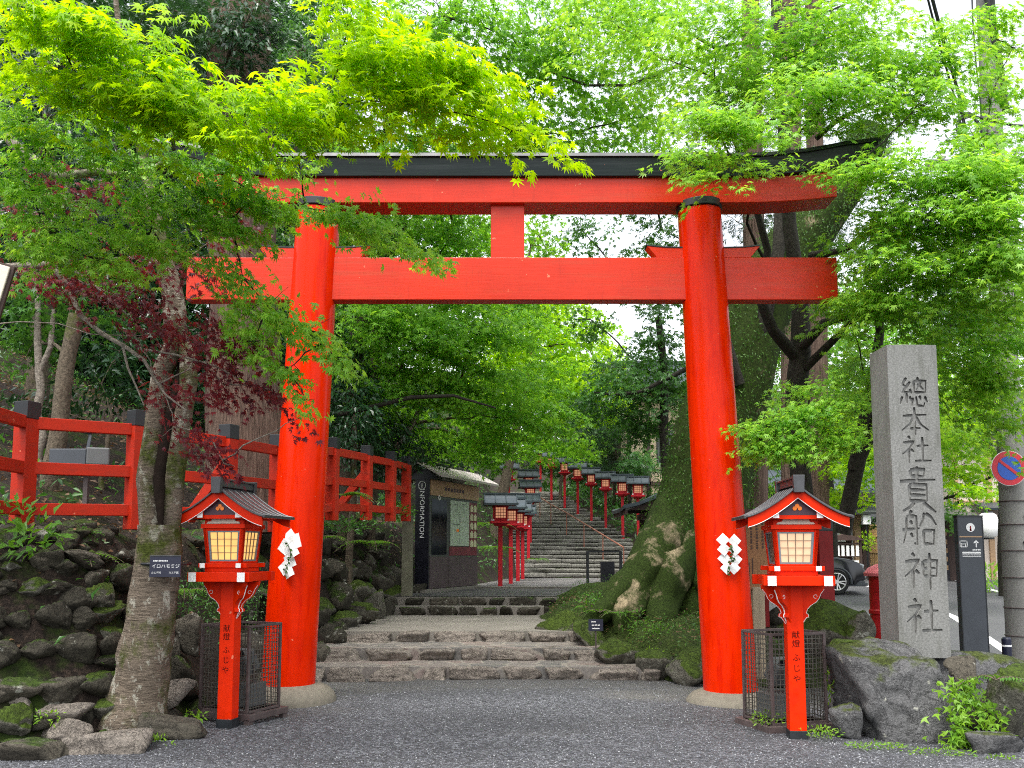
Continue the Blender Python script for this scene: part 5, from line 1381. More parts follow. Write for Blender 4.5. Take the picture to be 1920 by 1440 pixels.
M['leaf_red'] = leaf_mat('red_maple_leaf', (.060, .010, .020), (.22, .026, .034), 1.5, .45, yellow=1.3)
M['leaf_conifer'] = leaf_mat('conifer_sprig', (.010, .040, .014), (.035, .090, .026), 1.3, .25)
M['moss_leaf'] = leaf_mat('creeping_ivy_leaf', (.022, .080, .010), (.085, .20, .018), 1.3, .3)
M['fern'] = leaf_mat('fern_frond', (.045, .140, .015), (.12, .28, .022), 1.4, .4)
M['weed'] = leaf_mat('fresh_weed_leaf', (.10, .25, .015), (.22, .40, .025), 1.4, .4)
M['litter'] = leaf_mat('fallen_brown_leaf', (.05, .028, .016), (.20, .115, .06), 1.2, .2)

def PX(lst, Y): return [P(u, v, Y if len(q) == 0 else q[0]) for u, v, *q in lst]
# ---- old maple at the left, its stem split round a hollow
Yt = 8.45; kx = Yt / F
base_pts = [P(243, 1412, Yt), P(250, 1356, Yt), P(262, 1300, Yt), P(270, 1230, Yt), P(284, 1140, Yt), P(296, 1050, Yt), P(300, 985, Yt)]
ls_ = PX([(284, 1000), (278, 900), (290, 800), (304, 700), (330, 640), (326, 560), (302, 470), (285, 380), (258, 250), (230, 110), (210, -60)], Yt)
rs_ = PX([(319, 1000), (325, 900), (339, 800), (354, 720), (352, 665), (332, 625)], Yt)
blobsA = [(100, 50, 6.1, 150, 60, .6, 800), (250, 90, 6.1, 130, 60, .6, 760), (150, 165, 6.3, 190, 45, .6, 800), (330, 190, 6.3, 130, 45, .5, 700), (510, 190, 6.2, 130, 42, .6, 640), (660, 40, 6.6, 85, 45, .6, 480),
          (700, 120, 6.5, 130, 60, .6, 800), (850, 140, 6.6, 110, 50, .5, 650), (610, 200, 6.5, 110, 30, .5, 420), (790, 195, 6.6, 130, 32, .5, 560), (920, 180, 6.8, 70, 40, .4, 240), (960, 245, 6.8, 60, 22, .4, 170), (1050, 262, 6.9, 38, 12, .3, 70),
          (400, 240, 6.5, 170, 40, .5, 650)]
tA = make_tree('maple_tree', 'old split trunk maple with bright yellow green leaves in front of the gate', 'tree',
               [(base_pts, [.33, .285, .248, .226, .206, .196, .19]), (ls_, [.09, .104, .097, .088, .10, .10, .08, .055, .04, .03, .02]), (rs_, [.09, .098, .088, .078, .075, .06])],
               blobsA, LEAF7, .080, 'leaf_bright', 'bark_maple', 24, .56, .20, .40, .30, P(250, 260, 8.2), limb_r=.009, twigs=7, limbm='bark_dark', tip=.6, tilt=.32, dens=1.1,
               limbs=[(PX([(-90, 170), (-10, 225), (25, 270), (75, 310), (112, 332), (180, 322), (240, 332), (285, 318), (330, 285)], 7.3), [.05, .045, .042, .04, .038, .034, .028, .02, .014], 'bark_pale'),
                      (PX([(122, 328), (128, 365), (118, 392), (100, 412), (92, 440)], 7.3), [.024, .022, .02, .016, .01], 'bark_pale'),
                      (PX([(326, 284), (322, 230), (290, 180), (268, 130), (250, 80), (238, 40)], 6.9), [.016, .014, .013, .011, .009, .006], 'bark_dark'),
                      (PX([(235, 320), (215, 270), (190, 215)], 7.2), [.012, .009, .006], 'bark_dark')])
mb = MB()
hol = [P(302, 1010, Yt - .15) , P(301, 900, Yt - .05), P(317, 800, Yt - .02), P(333, 720, Yt), P(338, 680, Yt + .03)]
mb.tube([p - tA.location for p in hol], [.012, .055, .058, .045, .015], 14, wob=.45); mb.build('hollow', M['rot'], tA, 60)  # solid dark insert stands in for the shade between the stems
# second crown mesh of the same tree: shaded mid green lower boughs
def bough(name, label, blobs, mat, hub, att, size=.062, tm=LEAF7, k=14, L=.42, axis_=None, tip=.4, barkm='bark_dark', cat='tree branch', twr=.008):
    return make_tree(name, label, cat, [(att, list(np.linspace(twr * 1.6, twr * .6, len(att))))], blobs, tm, size, mat, barkm, k, L, .16, .45, .16, hub, limb_r=.007, twigs=9, spray_axis=axis_, tip=tip)
def add_crown(root, blobs, mat, hub, size=.062, tm=LEAF7, k=14, L=.42, Wd=.17, droop=.42, layer=.18, tip=.7, att=None, limb_r=.009, axis_=None):
    base = Vector(root.location); PA, DA, NA, SA = [], [], [], []; lim = MB()
    for (u, v, Y, ru, rv, rY, nl) in blobs:
        nl *= 1.5; c = P(u, v, Y); kk = Y / F; ns = max(3, int(nl / k)); C = in_blob(c, (ru * kk, rY, rv * kk), ns, layer)
        a = min(att, key=lambda p: (p - c).length); pth = bez(a, c, .05, 7); att = att + pth[3:]
        lim.tube([p - base for p in pth], list(np.linspace(limb_r, limb_r * .4, 7)), 6)
        for i in range(min(8, ns)):
            e = Vector(C[i]); s_ = min(pth[2:], key=lambda p: (p - e).length); lim.tube([p - base for p in bez(s_, e, .04, 4)], list(np.linspace(limb_r * .4, limb_r * .15, 4)), 4)
        A = C - np.array(hub); A[:, 2] = -.2 * np.linalg.norm(A[:, :2], axis=1)
        A = nrmz(A) + RNG.normal(0, .4, (ns, 3)) * np.array([1, 1, .4])
        if axis_ is not None: A = np.array(axis_)[None] + RNG.normal(0, .3, (ns, 3)) * np.array([1, 1, .5])
        p, d, n_, s = spray_leaves(C, A, L, Wd, k, size, droop, .5, tip); PA.append(p); DA.append(d); NA.append(n_); SA.append(s)
    lim.build('limb', M['bark_dark'], root, 60)
    leaves_mesh('crown', np.vstack(PA) - np.array(base), np.vstack(DA), np.vstack(NA), np.concatenate(SA), tm, M[mat], root)
attA = [P(302, 470, Yt), P(326, 560, Yt), P(285, 380, Yt), P(258, 250, Yt), P(330, 285, 7.2), P(112, 332, 7.3)]
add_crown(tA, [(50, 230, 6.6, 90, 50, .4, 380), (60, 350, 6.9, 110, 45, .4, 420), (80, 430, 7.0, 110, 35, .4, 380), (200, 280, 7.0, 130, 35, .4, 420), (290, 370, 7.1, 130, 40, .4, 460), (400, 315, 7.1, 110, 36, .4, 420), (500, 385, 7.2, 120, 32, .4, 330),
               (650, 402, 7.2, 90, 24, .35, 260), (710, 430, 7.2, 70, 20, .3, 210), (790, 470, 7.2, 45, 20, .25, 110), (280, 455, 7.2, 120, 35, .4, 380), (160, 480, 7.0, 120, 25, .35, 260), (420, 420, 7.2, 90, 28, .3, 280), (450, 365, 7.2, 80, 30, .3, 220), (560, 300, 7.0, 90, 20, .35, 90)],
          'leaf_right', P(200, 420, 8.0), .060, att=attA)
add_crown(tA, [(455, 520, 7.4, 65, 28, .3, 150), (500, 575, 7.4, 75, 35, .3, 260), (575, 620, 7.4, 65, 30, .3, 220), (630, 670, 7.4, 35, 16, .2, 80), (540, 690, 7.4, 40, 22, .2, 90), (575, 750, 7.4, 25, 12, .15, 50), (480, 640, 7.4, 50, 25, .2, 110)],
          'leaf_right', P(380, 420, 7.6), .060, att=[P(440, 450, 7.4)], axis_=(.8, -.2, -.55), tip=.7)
# ---- red maple
red = make_tree('red_maple', 'dark red leaved maple with pale bare twigs drooping over the red railing', 'tree',
                [([P(-260, 760, 8.6), P(-180, 600, 8.4), P(-60, 515, 8.1), P(20, 500, 8.0), P(105, 495, 7.9)], [.07, .06, .045, .034, .026])],
                [(110, 520, 7.8, 110, 30, .3, 420), (230, 560, 7.8, 110, 40, .3, 560), (330, 500, 7.9, 110, 35, .3, 380), (350, 620, 7.7, 110, 28, .3, 620), (440, 660, 7.7, 90, 25, .25, 480), (420, 720, 7.7, 80, 25, .25, 340), (500, 730, 7.7, 60, 20, .2, 220), (560, 785, 7.6, 28, 12, .15, 50), (400, 830, 7.7, 55, 30, .2, 260), (420, 870, 7.7, 35, 14, .15, 90),
                 (110, 330, 8.0, 110, 30, .3, 360), (60, 400, 8.0, 90, 40, .3, 320), (190, 370, 8.0, 90, 30, .3, 200), (240, 480, 7.9, 100, 40, .3, 260), (420, 440, 7.9, 80, 18, .25, 220), (300, 720, 7.8, 40, 40, .2, 120), (330, 800, 7.8, 40, 40, .2, 90)],
                LEAF7, .048, 'leaf_red', 'bark_pale', 13, .34, .11, .5, .12, None, limb_r=.006, twigs=4, spray_axis=(.85, -.25, -.45), tip=.9, dens=.80,
                limbs=[(PX([(100, 500), (130, 540), (150, 590), (190, 625), (235, 650), (270, 675), (290, 710), (310, 740), (350, 770)], 7.7), [.024, .024, .022, .02, .018, .015, .012, .010, .006], 'bark_pale'),
                       (PX([(105, 490), (160, 520), (215, 570), (250, 600)], 7.75), [.014, .012, .010, .006], 'bark_pale'),
                       (PX([(230, 648), (240, 690), (258, 730), (270, 760)], 7.7), [.012, .010, .008, .005], 'bark_pale'),
                       (PX([(270, 655), (330, 665), (400, 685), (470, 720), (520, 735)], 7.65), [.010, .009, .008, .006, .004], 'bark_pale')])
# ---- maple at the right behind the gate
Yr = 12.2
trk = [P(1515, 1120, Yr), P(1512, 1000, Yr), P(1500, 880, Yr), P(1490, 760, Yr), P(1502, 660, Yr), P(1500, 560, Yr), P(1480, 420, Yr), P(1470, 250, Yr), P(1455, 60, Yr), P(1450, -90, Yr)]
rb = [(1340, 60, 10.6, 130, 70, 1.2, 1700), (1480, 110, 10.8, 120, 90, 1.2, 1700), (1600, 60, 10.2, 130, 60, 1.0, 1600), (1640, 140, 10, 150, 45, .9, 1600), (1560, 190, 9.8, 160, 40, .8, 1400), (1380, 160, 10.6, 120, 60, .9, 1100),
      (1330, 225, 9.4, 80, 40, .35, 560), (1400, 235, 9.3, 110, 40, .35, 620), (1290, 290, 9.3, 45, 40, .3, 230), (1370, 290, 9.3, 30, 40, .25, 120), (1310, 335, 9.3, 35, 20, .2, 110), (1455, 315, 9.3, 30, 22, .25, 60), (1570, 318, 9.4, 90, 14, .3, 210), (1620, 300, 9.5, 30, 16, .3, 50),
      (1150, 40, 11.5, 120, 50, 1.0, 1100), (1240, 110, 11.5, 100, 60, 1.0, 900), (1760, 110, 9.8, 90, 60, .7, 700), (1740, 190, 9.6, 70, 35, .6, 480)]
make_tree('maple_tree', 'dark trunked maple behind the right gate pillar, boughs hanging over the black top beam', 'tree',
          [(trk, [.17, .14, .125, .13, .14, .105, .09, .075, .06, .04]),
           ([P(1500, 680, Yr), P(1450, 620, 12), P(1425, 560, 11.9), P(1440, 470, 11.8), P(1400, 330, 11.5), P(1340, 150, 11)], [.085, .075, .065, .05, .035, .02])],
          rb, LEAF7, .068, 'leaf_right', 'bark_dark', 22, .66, .23, .38, .34, P(1490, 350, 12), limb_r=.018, twigs=9, tip=.55, tilt=.33, dens=1.3,
          limbs=[(PX([(1505, 650, 12.1), (1545, 605, 11.8), (1600, 590, 11.4), (1680, 600, 11.1), (1740, 598, 10.9), (1770, 560, 10.7), (1790, 500, 10.5)], 0), [.07, .06, .05, .05, .045, .035, .02], 'bark_dark'),
                 (PX([(1510, 690, 12.1), (1560, 640, 11.8), (1600, 600, 11.6)], 0), [.06, .05, .03], 'bark_dark'),
                 (PX([(1380, 300, 10.8), (1420, 250, 10.6), (1520, 160, 10.4), (1560, 20, 10.2)], 0), [.03, .026, .02, .012], 'bark_dark'),
                 (PX([(1520, 480, 12), (1580, 470, 11.6), (1640, 430, 11.4), (1760, 400, 11)], 0), [.06, .05, .04, .02], 'bark_dark'),
                 (PX([(1530, 260, 11.2), (1570, 225, 11), (1640, 190, 10.8), (1690, 180, 10.6)], 0), [.035, .03, .02, .012], 'bark_dark'),
                 (PX([(1290, 60, 11), (1340, 90, 11), (1440, 70, 10.8), (1580, 10, 10.6)], 0), [.018, .02, .02, .01], 'bark_dark')])
rb2 = [(1700, 330, 9.4, 120, 50, .6, 1300), (1830, 330, 9.0, 100, 50, .6, 1200), (1860, 400, 8.8, 80, 45, .5, 900), (1720, 420, 9.6, 130, 50, .7, 1400), (1640, 450, 10.4, 90, 60, .6, 900), (1850, 490, 9.2, 90, 45, .6, 1100), (1720, 510, 9.6, 130, 45, .6, 1400), (1660, 570, 10, 110, 45, .6, 1000),
       (1800, 590, 10.2, 120, 50, .7, 1300), (1880, 640, 10.6, 70, 60, .7, 800), (1780, 680, 11, 100, 50, .7, 900), (1580, 560, 10.8, 70, 45, .5, 600), (1830, 730, 11.4, 80, 55, .6, 700), (1800, 820, 12.4, 60, 45, .6, 480), (1880, 850, 12.6, 40, 30, .5, 220), (1850, 250, 9.4, 60, 30, .5, 320), (1900, 300, 9.0, 40, 50, .4, 350), (1860, 180, 9.8, 60, 40, .5, 300), (1900, 90, 10, 50, 50, .6, 260), (1840, 60, 10.2, 50, 40, .6, 180), (1880, 480, 8.8, 50, 60, .5, 420), (1900, 570, 9.4, 40, 50, .5, 320), (1870, 700, 10.6, 60, 50, .6, 500), (1900, 790, 11, 40, 40, .5, 240), (1620, 700, 11.4, 80, 50, .6, 600)]
tM2 = make_tree('maple_tree', 'green maple leaning in from the right over the carved stone pillar', 'tree',
          [([P(1580, 1000, 12.8), P(1610, 860, 12.6), P(1650, 760, 12.4), P(1690, 690, 12.2), P(1760, 640, 11.6), P(1830, 540, 11)], [.11, .10, .09, .08, .06, .04]),
           ([P(1600, 880, 12.6), P(1640, 690, 12.2), P(1650, 620, 12), P(1640, 480, 11.4), P(1700, 380, 10.6)], [.08, .07, .06, .045, .03])],
          rb2, LEAF7, .068, 'leaf_right', 'bark_dark', 22, .62, .22, .38, .32, P(1640, 560, 12), limb_r=.015, twigs=9, tip=.55, tilt=.33, dens=1.4)
add_crown(tM2, [(1440, 800, 9.75, 60, 18, .25, 380), (1520, 770, 9.9, 90, 22, .3, 650), (1480, 840, 9.8, 80, 22, .28, 560), (1560, 820, 10, 70, 28, .3, 480), (1420, 840, 9.72, 45, 10, .2, 160), (1400, 805, 9.7, 25, 6, .12, 70), (1520, 730, 10.2, 70, 22, .3, 360), (1590, 760, 10.4, 50, 30, .3, 300)],
          'leaf_right', P(1640, 760, 11), .052, LEAF7, 13, .40, .15, .3, .14, .3, att=[P(1690, 770, 11.6), P(1620, 770, 11.0)], limb_r=.014)
# ---------------------------------------------------------------- trees behind
def trunk_to(u0, v0, u1, v1, Y, r0, r1=None, dY=0.0, bend=0.0):
    a, b = P(u0, v0, Y), P(u1, v1, Y + dY); n = 6; pts = []; rs = []
    a.z = min(a.z, th(a.x, a.y) - .1) if th(a.x, a.y) < a.z + 3 else a.z
    for i in range(n):
        f = i / (n - 1); p = a.lerp(b, f); p.x += bend * math.sin(f * math.pi) + RNG.normal(0, .03); pts.append(p); rs.append(r0 + ((r1 or r0 * .5) - r0) * f)
    return (pts, rs)
# giant cedar behind the left pillar
Yc = 12.9; c0 = P(462, 960, Yc)
make_tree('cedar_tree', 'giant cedar with fibrous reddish bark standing just behind the left gate pillar', 'tree',
          [([P(462, 1000, Yc), P(463, 900, Yc), P(460, 700, Yc), P(455, 450, Yc), P(450, 200, Yc), P(446, -200, Yc)], [.62, .55, .50, .47, .44, .40])],
          [(400, 60, 12.6, 120, 70, .6, 1300), (460, 40, 11.9, 90, 60, .4, 1300), (470, 170, 11.9, 90, 60, .4, 1000), (330, 20, 12.8, 90, 60, .6, 500)], NEEDLE, .11, 'leaf_conifer', 'bark_cedar', 16, .6, .2, .5, .3, limb_r=.03, twigs=6)
# small trunks on the bank at left
make_tree('young_tree', 'pale slender tree leaning right behind the red railing at the far left', 'tree', [trunk_to(82, 985, 140, 590, 11.2, .115, .09)],
          [(120, 560, 12.0, 150, 60, .8, 900), (60, 640, 12.6, 70, 40, .8, 420)], LEAF5, .085, 'leaf_deep', 'bark_grey', 13, .5, .2, limb_r=.03)
make_tree('young_tree', 'thin forked tree beside the pale leaning tree behind the railing', 'tree', [trunk_to(80, 880, 72, 690, 11.8, .055, .05), ([P(74, 700, 11.8), P(70, 640, 11.8), P(72, 560, 11.8)], [.05, .045, .035]), ([P(74, 700, 11.8), P(95, 650, 11.8), P(100, 580, 11.8)], [.04, .035, .03])],
          [(60, 480, 12.4, 120, 60, .8, 700)], LEAF5, .085, 'leaf_dark', 'bark_pale', 13, .5, .2, limb_r=.03)
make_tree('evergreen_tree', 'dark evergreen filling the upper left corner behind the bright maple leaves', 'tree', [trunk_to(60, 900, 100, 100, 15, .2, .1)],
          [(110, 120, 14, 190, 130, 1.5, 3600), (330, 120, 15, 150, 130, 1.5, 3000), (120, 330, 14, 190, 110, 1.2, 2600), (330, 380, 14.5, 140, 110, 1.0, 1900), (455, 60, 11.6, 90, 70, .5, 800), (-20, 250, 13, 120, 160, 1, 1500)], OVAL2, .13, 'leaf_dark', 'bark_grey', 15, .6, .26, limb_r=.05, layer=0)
make_tree('evergreen_tree', 'dark evergreen rising behind the cedar above the left end of the torii beams', 'tree', [trunk_to(560, 900, 560, 100, 17, .2, .1)],
          [(560, 120, 16, 150, 130, 1.5, 2800), (560, 320, 17, 120, 110, 1.5, 2200), (640, 60, 17, 120, 100, 1.5, 1800), (480, 420, 15.5, 90, 90, 1.0, 1200)], OVAL2, .13, 'leaf_deep', 'bark_grey', 15, .6, .26, limb_r=.05, layer=0)
make_tree('evergreen_shrub', 'dark glossy shrub crowding the bank between the cedar and the kiosk railing', 'shrub', [trunk_to(660, 900, 665, 780, 16.5, .07, .05)],
          [(660, 790, 16.5, 70, 90, 1, 2300), (720, 830, 18, 80, 60, 1, 2000), (800, 840, 20.5, 70, 55, 1, 1500), (640, 700, 17, 60, 90, 1, 1400), (860, 850, 22.5, 60, 45, 1, 1000)], OVAL2, .12, 'leaf_dark', 'bark_grey', 15, .5, .24, limb_r=.03, layer=0)
make_tree('evergreen_shrub', 'dark shrub on the leafy bank left of the split maple trunk', 'shrub', [trunk_to(190, 900, 200, 780, 12.6, .04, .03)],
          [(190, 720, 13, 110, 60, .8, 650), (60, 760, 12.6, 70, 40, .6, 300), (240, 640, 13.4, 100, 70, .8, 700)], OVAL2, .11, 'leaf_dark', 'bark_grey', 13, .45, .22, limb_r=.02, layer=0)
make_tree('maple_tree', 'leaning maple on the bank arching over the kiosk and the stairs', 'tree',
          [trunk_to(640, 860, 675, 600, 17.5, .14, .09), ([P(675, 620, 17.5), P(700, 540, 17.3), P(760, 420, 16.5)], [.10, .08, .05])],
          [(790, 640, 17, 150, 45, 1.3, 2600), (860, 720, 18, 150, 45, 1.3, 2800), (960, 780, 19.5, 130, 40, 1.3, 2500), (900, 830, 20.5, 110, 35, 1.2, 1900), (720, 730, 17.5, 90, 45, 1.0, 1400), (1000, 720, 20, 80, 50, 1.2, 1300), (720, 600, 16.5, 90, 45, 1.2, 1500), (900, 610, 17.5, 130, 45, 1.4, 2200), (1040, 830, 22, 90, 28, 1, 1200), (760, 800, 19, 90, 35, 1, 1100)],
          LEAF5, .10, 'leaf_mid', 'bark_grey', 15, .75, .3, .35, .36, limb_r=.04, limbs=[(PX([(630, 778), (700, 762), (770, 745), (850, 742), (930, 765)], 16.5), [.05, .045, .04, .03, .015], 'bark_dark'), (PX([(742, 840), (770, 800), (790, 760)], 18), [.06, .055, .04], 'bark_pale')])
make_tree('maple_tree', 'green maple filling the gap between the two torii beams at left', 'tree', [trunk_to(690, 900, 720, 400, 19, .16, .08, -1)],
          [(720, 440, 17, 110, 50, 1.4, 2000), (850, 430, 17.5, 110, 55, 1.4, 2200), (800, 540, 18, 160, 50, 1.4, 2400), (960, 540, 19, 110, 55, 1.5, 1900), (700, 320, 16, 110, 60, 1.4, 1600), (820, 320, 16.5, 110, 50, 1.4, 1600), (1010, 440, 20, 45, 40, 1, 500), (660, 540, 17.5, 70, 50, 1, 900)],
          LEAF5, .10, 'leaf_mid', 'bark_grey', 15, .75, .3, .35, .36, limb_r=.04)
make_tree('broadleaf_tree', 'sunlit yellow green tree glowing behind the stairs in the middle of the gate', 'tree', [trunk_to(925, 960, 1000, 640, 34, .22, .10)],
          [(1080, 640, 34, 80, 80, 3, 2600), (1060, 730, 33, 90, 50, 2.5, 2400), (1120, 740, 34, 60, 40, 2, 1200), (990, 640, 34, 70, 90, 3, 2000), (1010, 560, 36, 80, 50, 3, 1500), (930, 690, 34, 60, 60, 3, 1300), (1130, 690, 36, 40, 40, 2, 600)],
          LEAF5, .17, 'leaf_back', 'bark_grey', 15, 1.1, .5, .3, .6, limb_r=.06)
make_tree('broadleaf_tree', 'leafy tree with thin dark leaves against the sky right of the stairs', 'tree', [trunk_to(1260, 1000, 1235, 600, 20, .14, .07)],
          [(1190, 730, 19.5, 100, 40, 1.3, 1300), (1120, 760, 20.5, 70, 35, 1.2, 800), (1240, 640, 20, 50, 50, 1.2, 650), (1210, 800, 21, 80, 28, 1, 900), (1150, 690, 20.5, 70, 25, 1.2, 500), (1240, 560, 20, 50, 40, 1.2, 420), (1180, 548, 21, 45, 18, 1, 160), (1110, 600, 22, 40, 50, 1, 320), (1260, 720, 20.5, 40, 40, 1, 620), (1200, 690, 21, 60, 22, 1, 420)],
          LEAF5, .10, 'leaf_deep', 'bark_dark', 14, .7, .28, .35, .34, limb_r=.03, limbs=[(PX([(1290, 690), (1240, 715), (1200, 735), (1150, 740), (1110, 735)], 19), [.05, .045, .04, .03, .012], 'bark_dark')])
for q in (('dark conifer shrub right of the stairs below the cream office', [(1120, 815, 41, 80, 38, 2, 1700), (1185, 875, 41, 70, 26, 2, 1300)], 1150, 'leaf_conifer'),
          ('feathery green cedar sapling in front of the cream office wall', [(1200, 865, 39, 32, 32, 1.0, 700), (1150, 790, 40, 50, 28, 1.5, 700)], 1210, 'leaf_deep'),
          ('dark shrub behind the highest lanterns of the right row', [(1040, 850, 46, 70, 40, 2, 1300), (1090, 880, 45, 60, 28, 2, 1000)], 1050, 'leaf_conifer')):
    make_tree('conifer_shrub', q[0], 'shrub', [trunk_to(q[2], 930, q[2] + 5, 840, 41.5, .08, .05)], q[1], NEEDLE, .26, q[3], 'bark_grey', 15, 1.0, .45, .4, 0, limb_r=.04)
# canopy over the gate
make_tree('maple_tree', 'tall maple whose canopy spreads over the middle of the torii against the white sky', 'tree', [trunk_to(640, 1000, 700, 300, 22, .2, .12, -4), ([P(700, 300, 18), P(800, 100, 16), P(900, -60, 15)], [.12, .09, .05])],
          [(830, 30, 13.5, 130, 55, 1.2, 1700), (960, 70, 13.8, 120, 55, 1.2, 1600), (1060, 50, 14, 110, 60, 1.2, 1300), (1010, 150, 14.5, 120, 45, 1.2, 1100), (1120, 160, 14.5, 110, 50, 1.2, 1000), (1080, 250, 15, 130, 40, 1.2, 1000), (1200, 220, 15, 100, 60, 1.2, 900), (900, 250, 15, 120, 40, 1.2, 900), (760, 260, 15, 120, 45, 1.2, 1000), (1180, 40, 14, 110, 50, 1, 900), (980, 260, 15.5, 80, 32, 1, 560), (750, 80, 14, 110, 70, 1.2, 1100)],
          LEAF5, .095, 'leaf_mid', 'bark_dark', 14, .65, .26, .35, .32, P(800, 100, 15), limb_r=.03, dens=.82, limbs=[(PX([(1020, 130), (1100, 160), (1180, 160), (1280, 120)], 14), [.012, .02, .025, .03], 'bark_dark')])
make_tree('broadleaf_tree', 'dark leaved tree framing the sky gap under the black beam', 'tree', [trunk_to(1330, 900, 1300, 300, 19, .2, .1)],
          [(1220, 300, 18, 120, 60, 1.2, 1100), (1090, 430, 21, 60, 35, 1.2, 420), (1240, 430, 19, 60, 60, 1.2, 520), (1150, 500, 21, 80, 30, 1.2, 380), (1170, 350, 19, 120, 40, 1.2, 700), (1080, 330, 19, 100, 40, 1.2, 600)],
          LEAF5, .095, 'leaf_deep', 'bark_dark', 14, .65, .26, .35, .32, limb_r=.035)
# tall cedars at right
for (u, Yq, r0, lab) in ((1418, 16.5, .19, 'slim cedar trunk just right of the right gate pillar'), (1490, 21, .27, 'tall pale cedar behind the right maple'), (1535, 23, .24, 'distant cedar trunk right of the tall pale cedar')):
    make_tree('cedar_tree', lab, 'tree', [([P(u, 1050, Yq), P(u - 1, 700, Yq), P(u - 6, 350, Yq), P(u - 12, -60, Yq)], [r0 * 1.1, r0, r0 * .92, r0 * .8])],
              [(u - 40, 230, Yq, 70, 60, .8, 330), (u + 30, 60, Yq, 80, 70, .8, 400), (u - 60, 400, Yq, 60, 50, .8, 260), (u + 20, 420, Yq, 50, 50, .7, 260)], NEEDLE, .13, 'leaf_conifer', 'bark_cedar', 14, .7, .22, .6, .3, limb_r=.025)
make_tree('broadleaf_tree', 'light green tree behind the stone pillar at the road bend', 'tree', [trunk_to(1700, 1060, 1690, 820, 24, .15, .1)],
          [(1640, 860, 22, 90, 50, 1.4, 1500), (1740, 800, 22, 100, 60, 1.4, 1900), (1820, 740, 21, 90, 60, 1.4, 1500), (1700, 720, 22, 90, 50, 1.4, 1300), (1580, 930, 25, 60, 30, 1, 600), (1790, 880, 22, 60, 30, 1, 650), (1600, 800, 22, 60, 50, 1.2, 800), (1830, 920, 21, 42, 18, .8, 330)],
          LEAF5, .105, 'leaf_back', 'bark_dark', 15, .75, .3, .35, .36, limb_r=.035)
make_tree('broadleaf_tree', 'mid green tree filling the space behind the mossy trunk above the gatehouse', 'tree', [trunk_to(1560, 1000, 1540, 700, 27, .2, .12)],
          [(1500, 850, 25, 110, 60, 1.6, 1700), (1560, 720, 25, 120, 70, 1.6, 1900), (1460, 940, 26, 70, 40, 1.2, 700), (1640, 640, 24, 110, 60, 1.6, 1500), (1560, 560, 24, 100, 60, 1.6, 1200), (1420, 760, 25, 60, 80, 1.6, 900), (1460, 620, 25, 70, 60, 1.4, 800)],
          LEAF5, .115, 'leaf_mid', 'bark_dark', 15, .8, .34, .35, .4, limb_r=.04)
make_tree('broadleaf_tree', 'dark tree on the hillside behind the stone pillar top at far right', 'tree', [trunk_to(1880, 1040, 1880, 600, 26, .2, .1)],
          [(1760, 940, 30, 70, 50, 1.5, 700), (1880, 600, 24, 110, 90, 2, 1500), (1900, 780, 24, 70, 60, 1.5, 900), (1760, 620, 26, 110, 70, 2, 1300), (1690, 960, 33, 60, 40, 2, 500)],
          LEAF5, .12, 'leaf_deep', 'bark_dark', 15, .8, .34, .35, .4, limb_r=.04)
# far-off wood: one mass on the rising ground
def wood(name, label, blobs, size, mat, tm=LEAF3, layer=.5):
    PA, DA, NA, SA = [], [], [], []
    for (u, v, Y, ru, rv, rY, nl) in blobs:
        c = P(u, v, Y); kk = Y / F; ns = max(3, nl // 14); C = in_blob(c, (ru * kk, rY, rv * kk), ns, layer)
        A = C - np.array(P(u, v + rv, Y + 2)); A[:, 2] *= .3; A = nrmz(A) + RNG.normal(0, .4, (ns, 3))
        p, d, n_, s = spray_leaves(C, A, 1.5, .7, 14, size, .35, .45, .4); PA.append(p); DA.append(d); NA.append(n_); SA.append(s)
    return tag(leaves_mesh(name, np.vstack(PA), np.vstack(DA), np.vstack(NA), np.concatenate(SA), tm, M[mat]), label, 'woodland', kind='stuff')
wood('woodland', 'far green wooded hillside closing the view behind the stairs', [(820, 640, 50, 250, 160, 5, 7000), (1000, 800, 54, 240, 110, 4, 6500), (640, 500, 42, 250, 220, 5, 6500), (1250, 860, 56, 200, 90, 4, 4500), (1500, 860, 52, 220, 110, 4, 5500), (1780, 800, 52, 240, 160, 4, 6000), (1600, 640, 56, 260, 110, 5, 4500), (1900, 560, 50, 200, 160, 4, 3500), (860, 400, 46, 120, 100, 4, 1800)], .30, 'leaf_far')
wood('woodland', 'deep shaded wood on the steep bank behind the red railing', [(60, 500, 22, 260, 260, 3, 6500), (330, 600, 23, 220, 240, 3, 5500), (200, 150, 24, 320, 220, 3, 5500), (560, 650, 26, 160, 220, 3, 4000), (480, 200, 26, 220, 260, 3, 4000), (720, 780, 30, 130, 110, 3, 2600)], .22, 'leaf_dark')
wood('woodland', 'dark wooded mountainside closing the upper left behind the maple leaves', [(0, 120, 32, 260, 200, 3, 5000), (230, 100, 32, 240, 200, 3, 5000), (450, 120, 32, 220, 200, 3, 5000), (60, 400, 31, 260, 200, 3, 4500), (330, 420, 31, 240, 180, 3, 4500), (560, 350, 31, 120, 200, 3, 3000), (600, 560, 33, 140, 160, 3, 2600)], .34, 'leaf_dark')

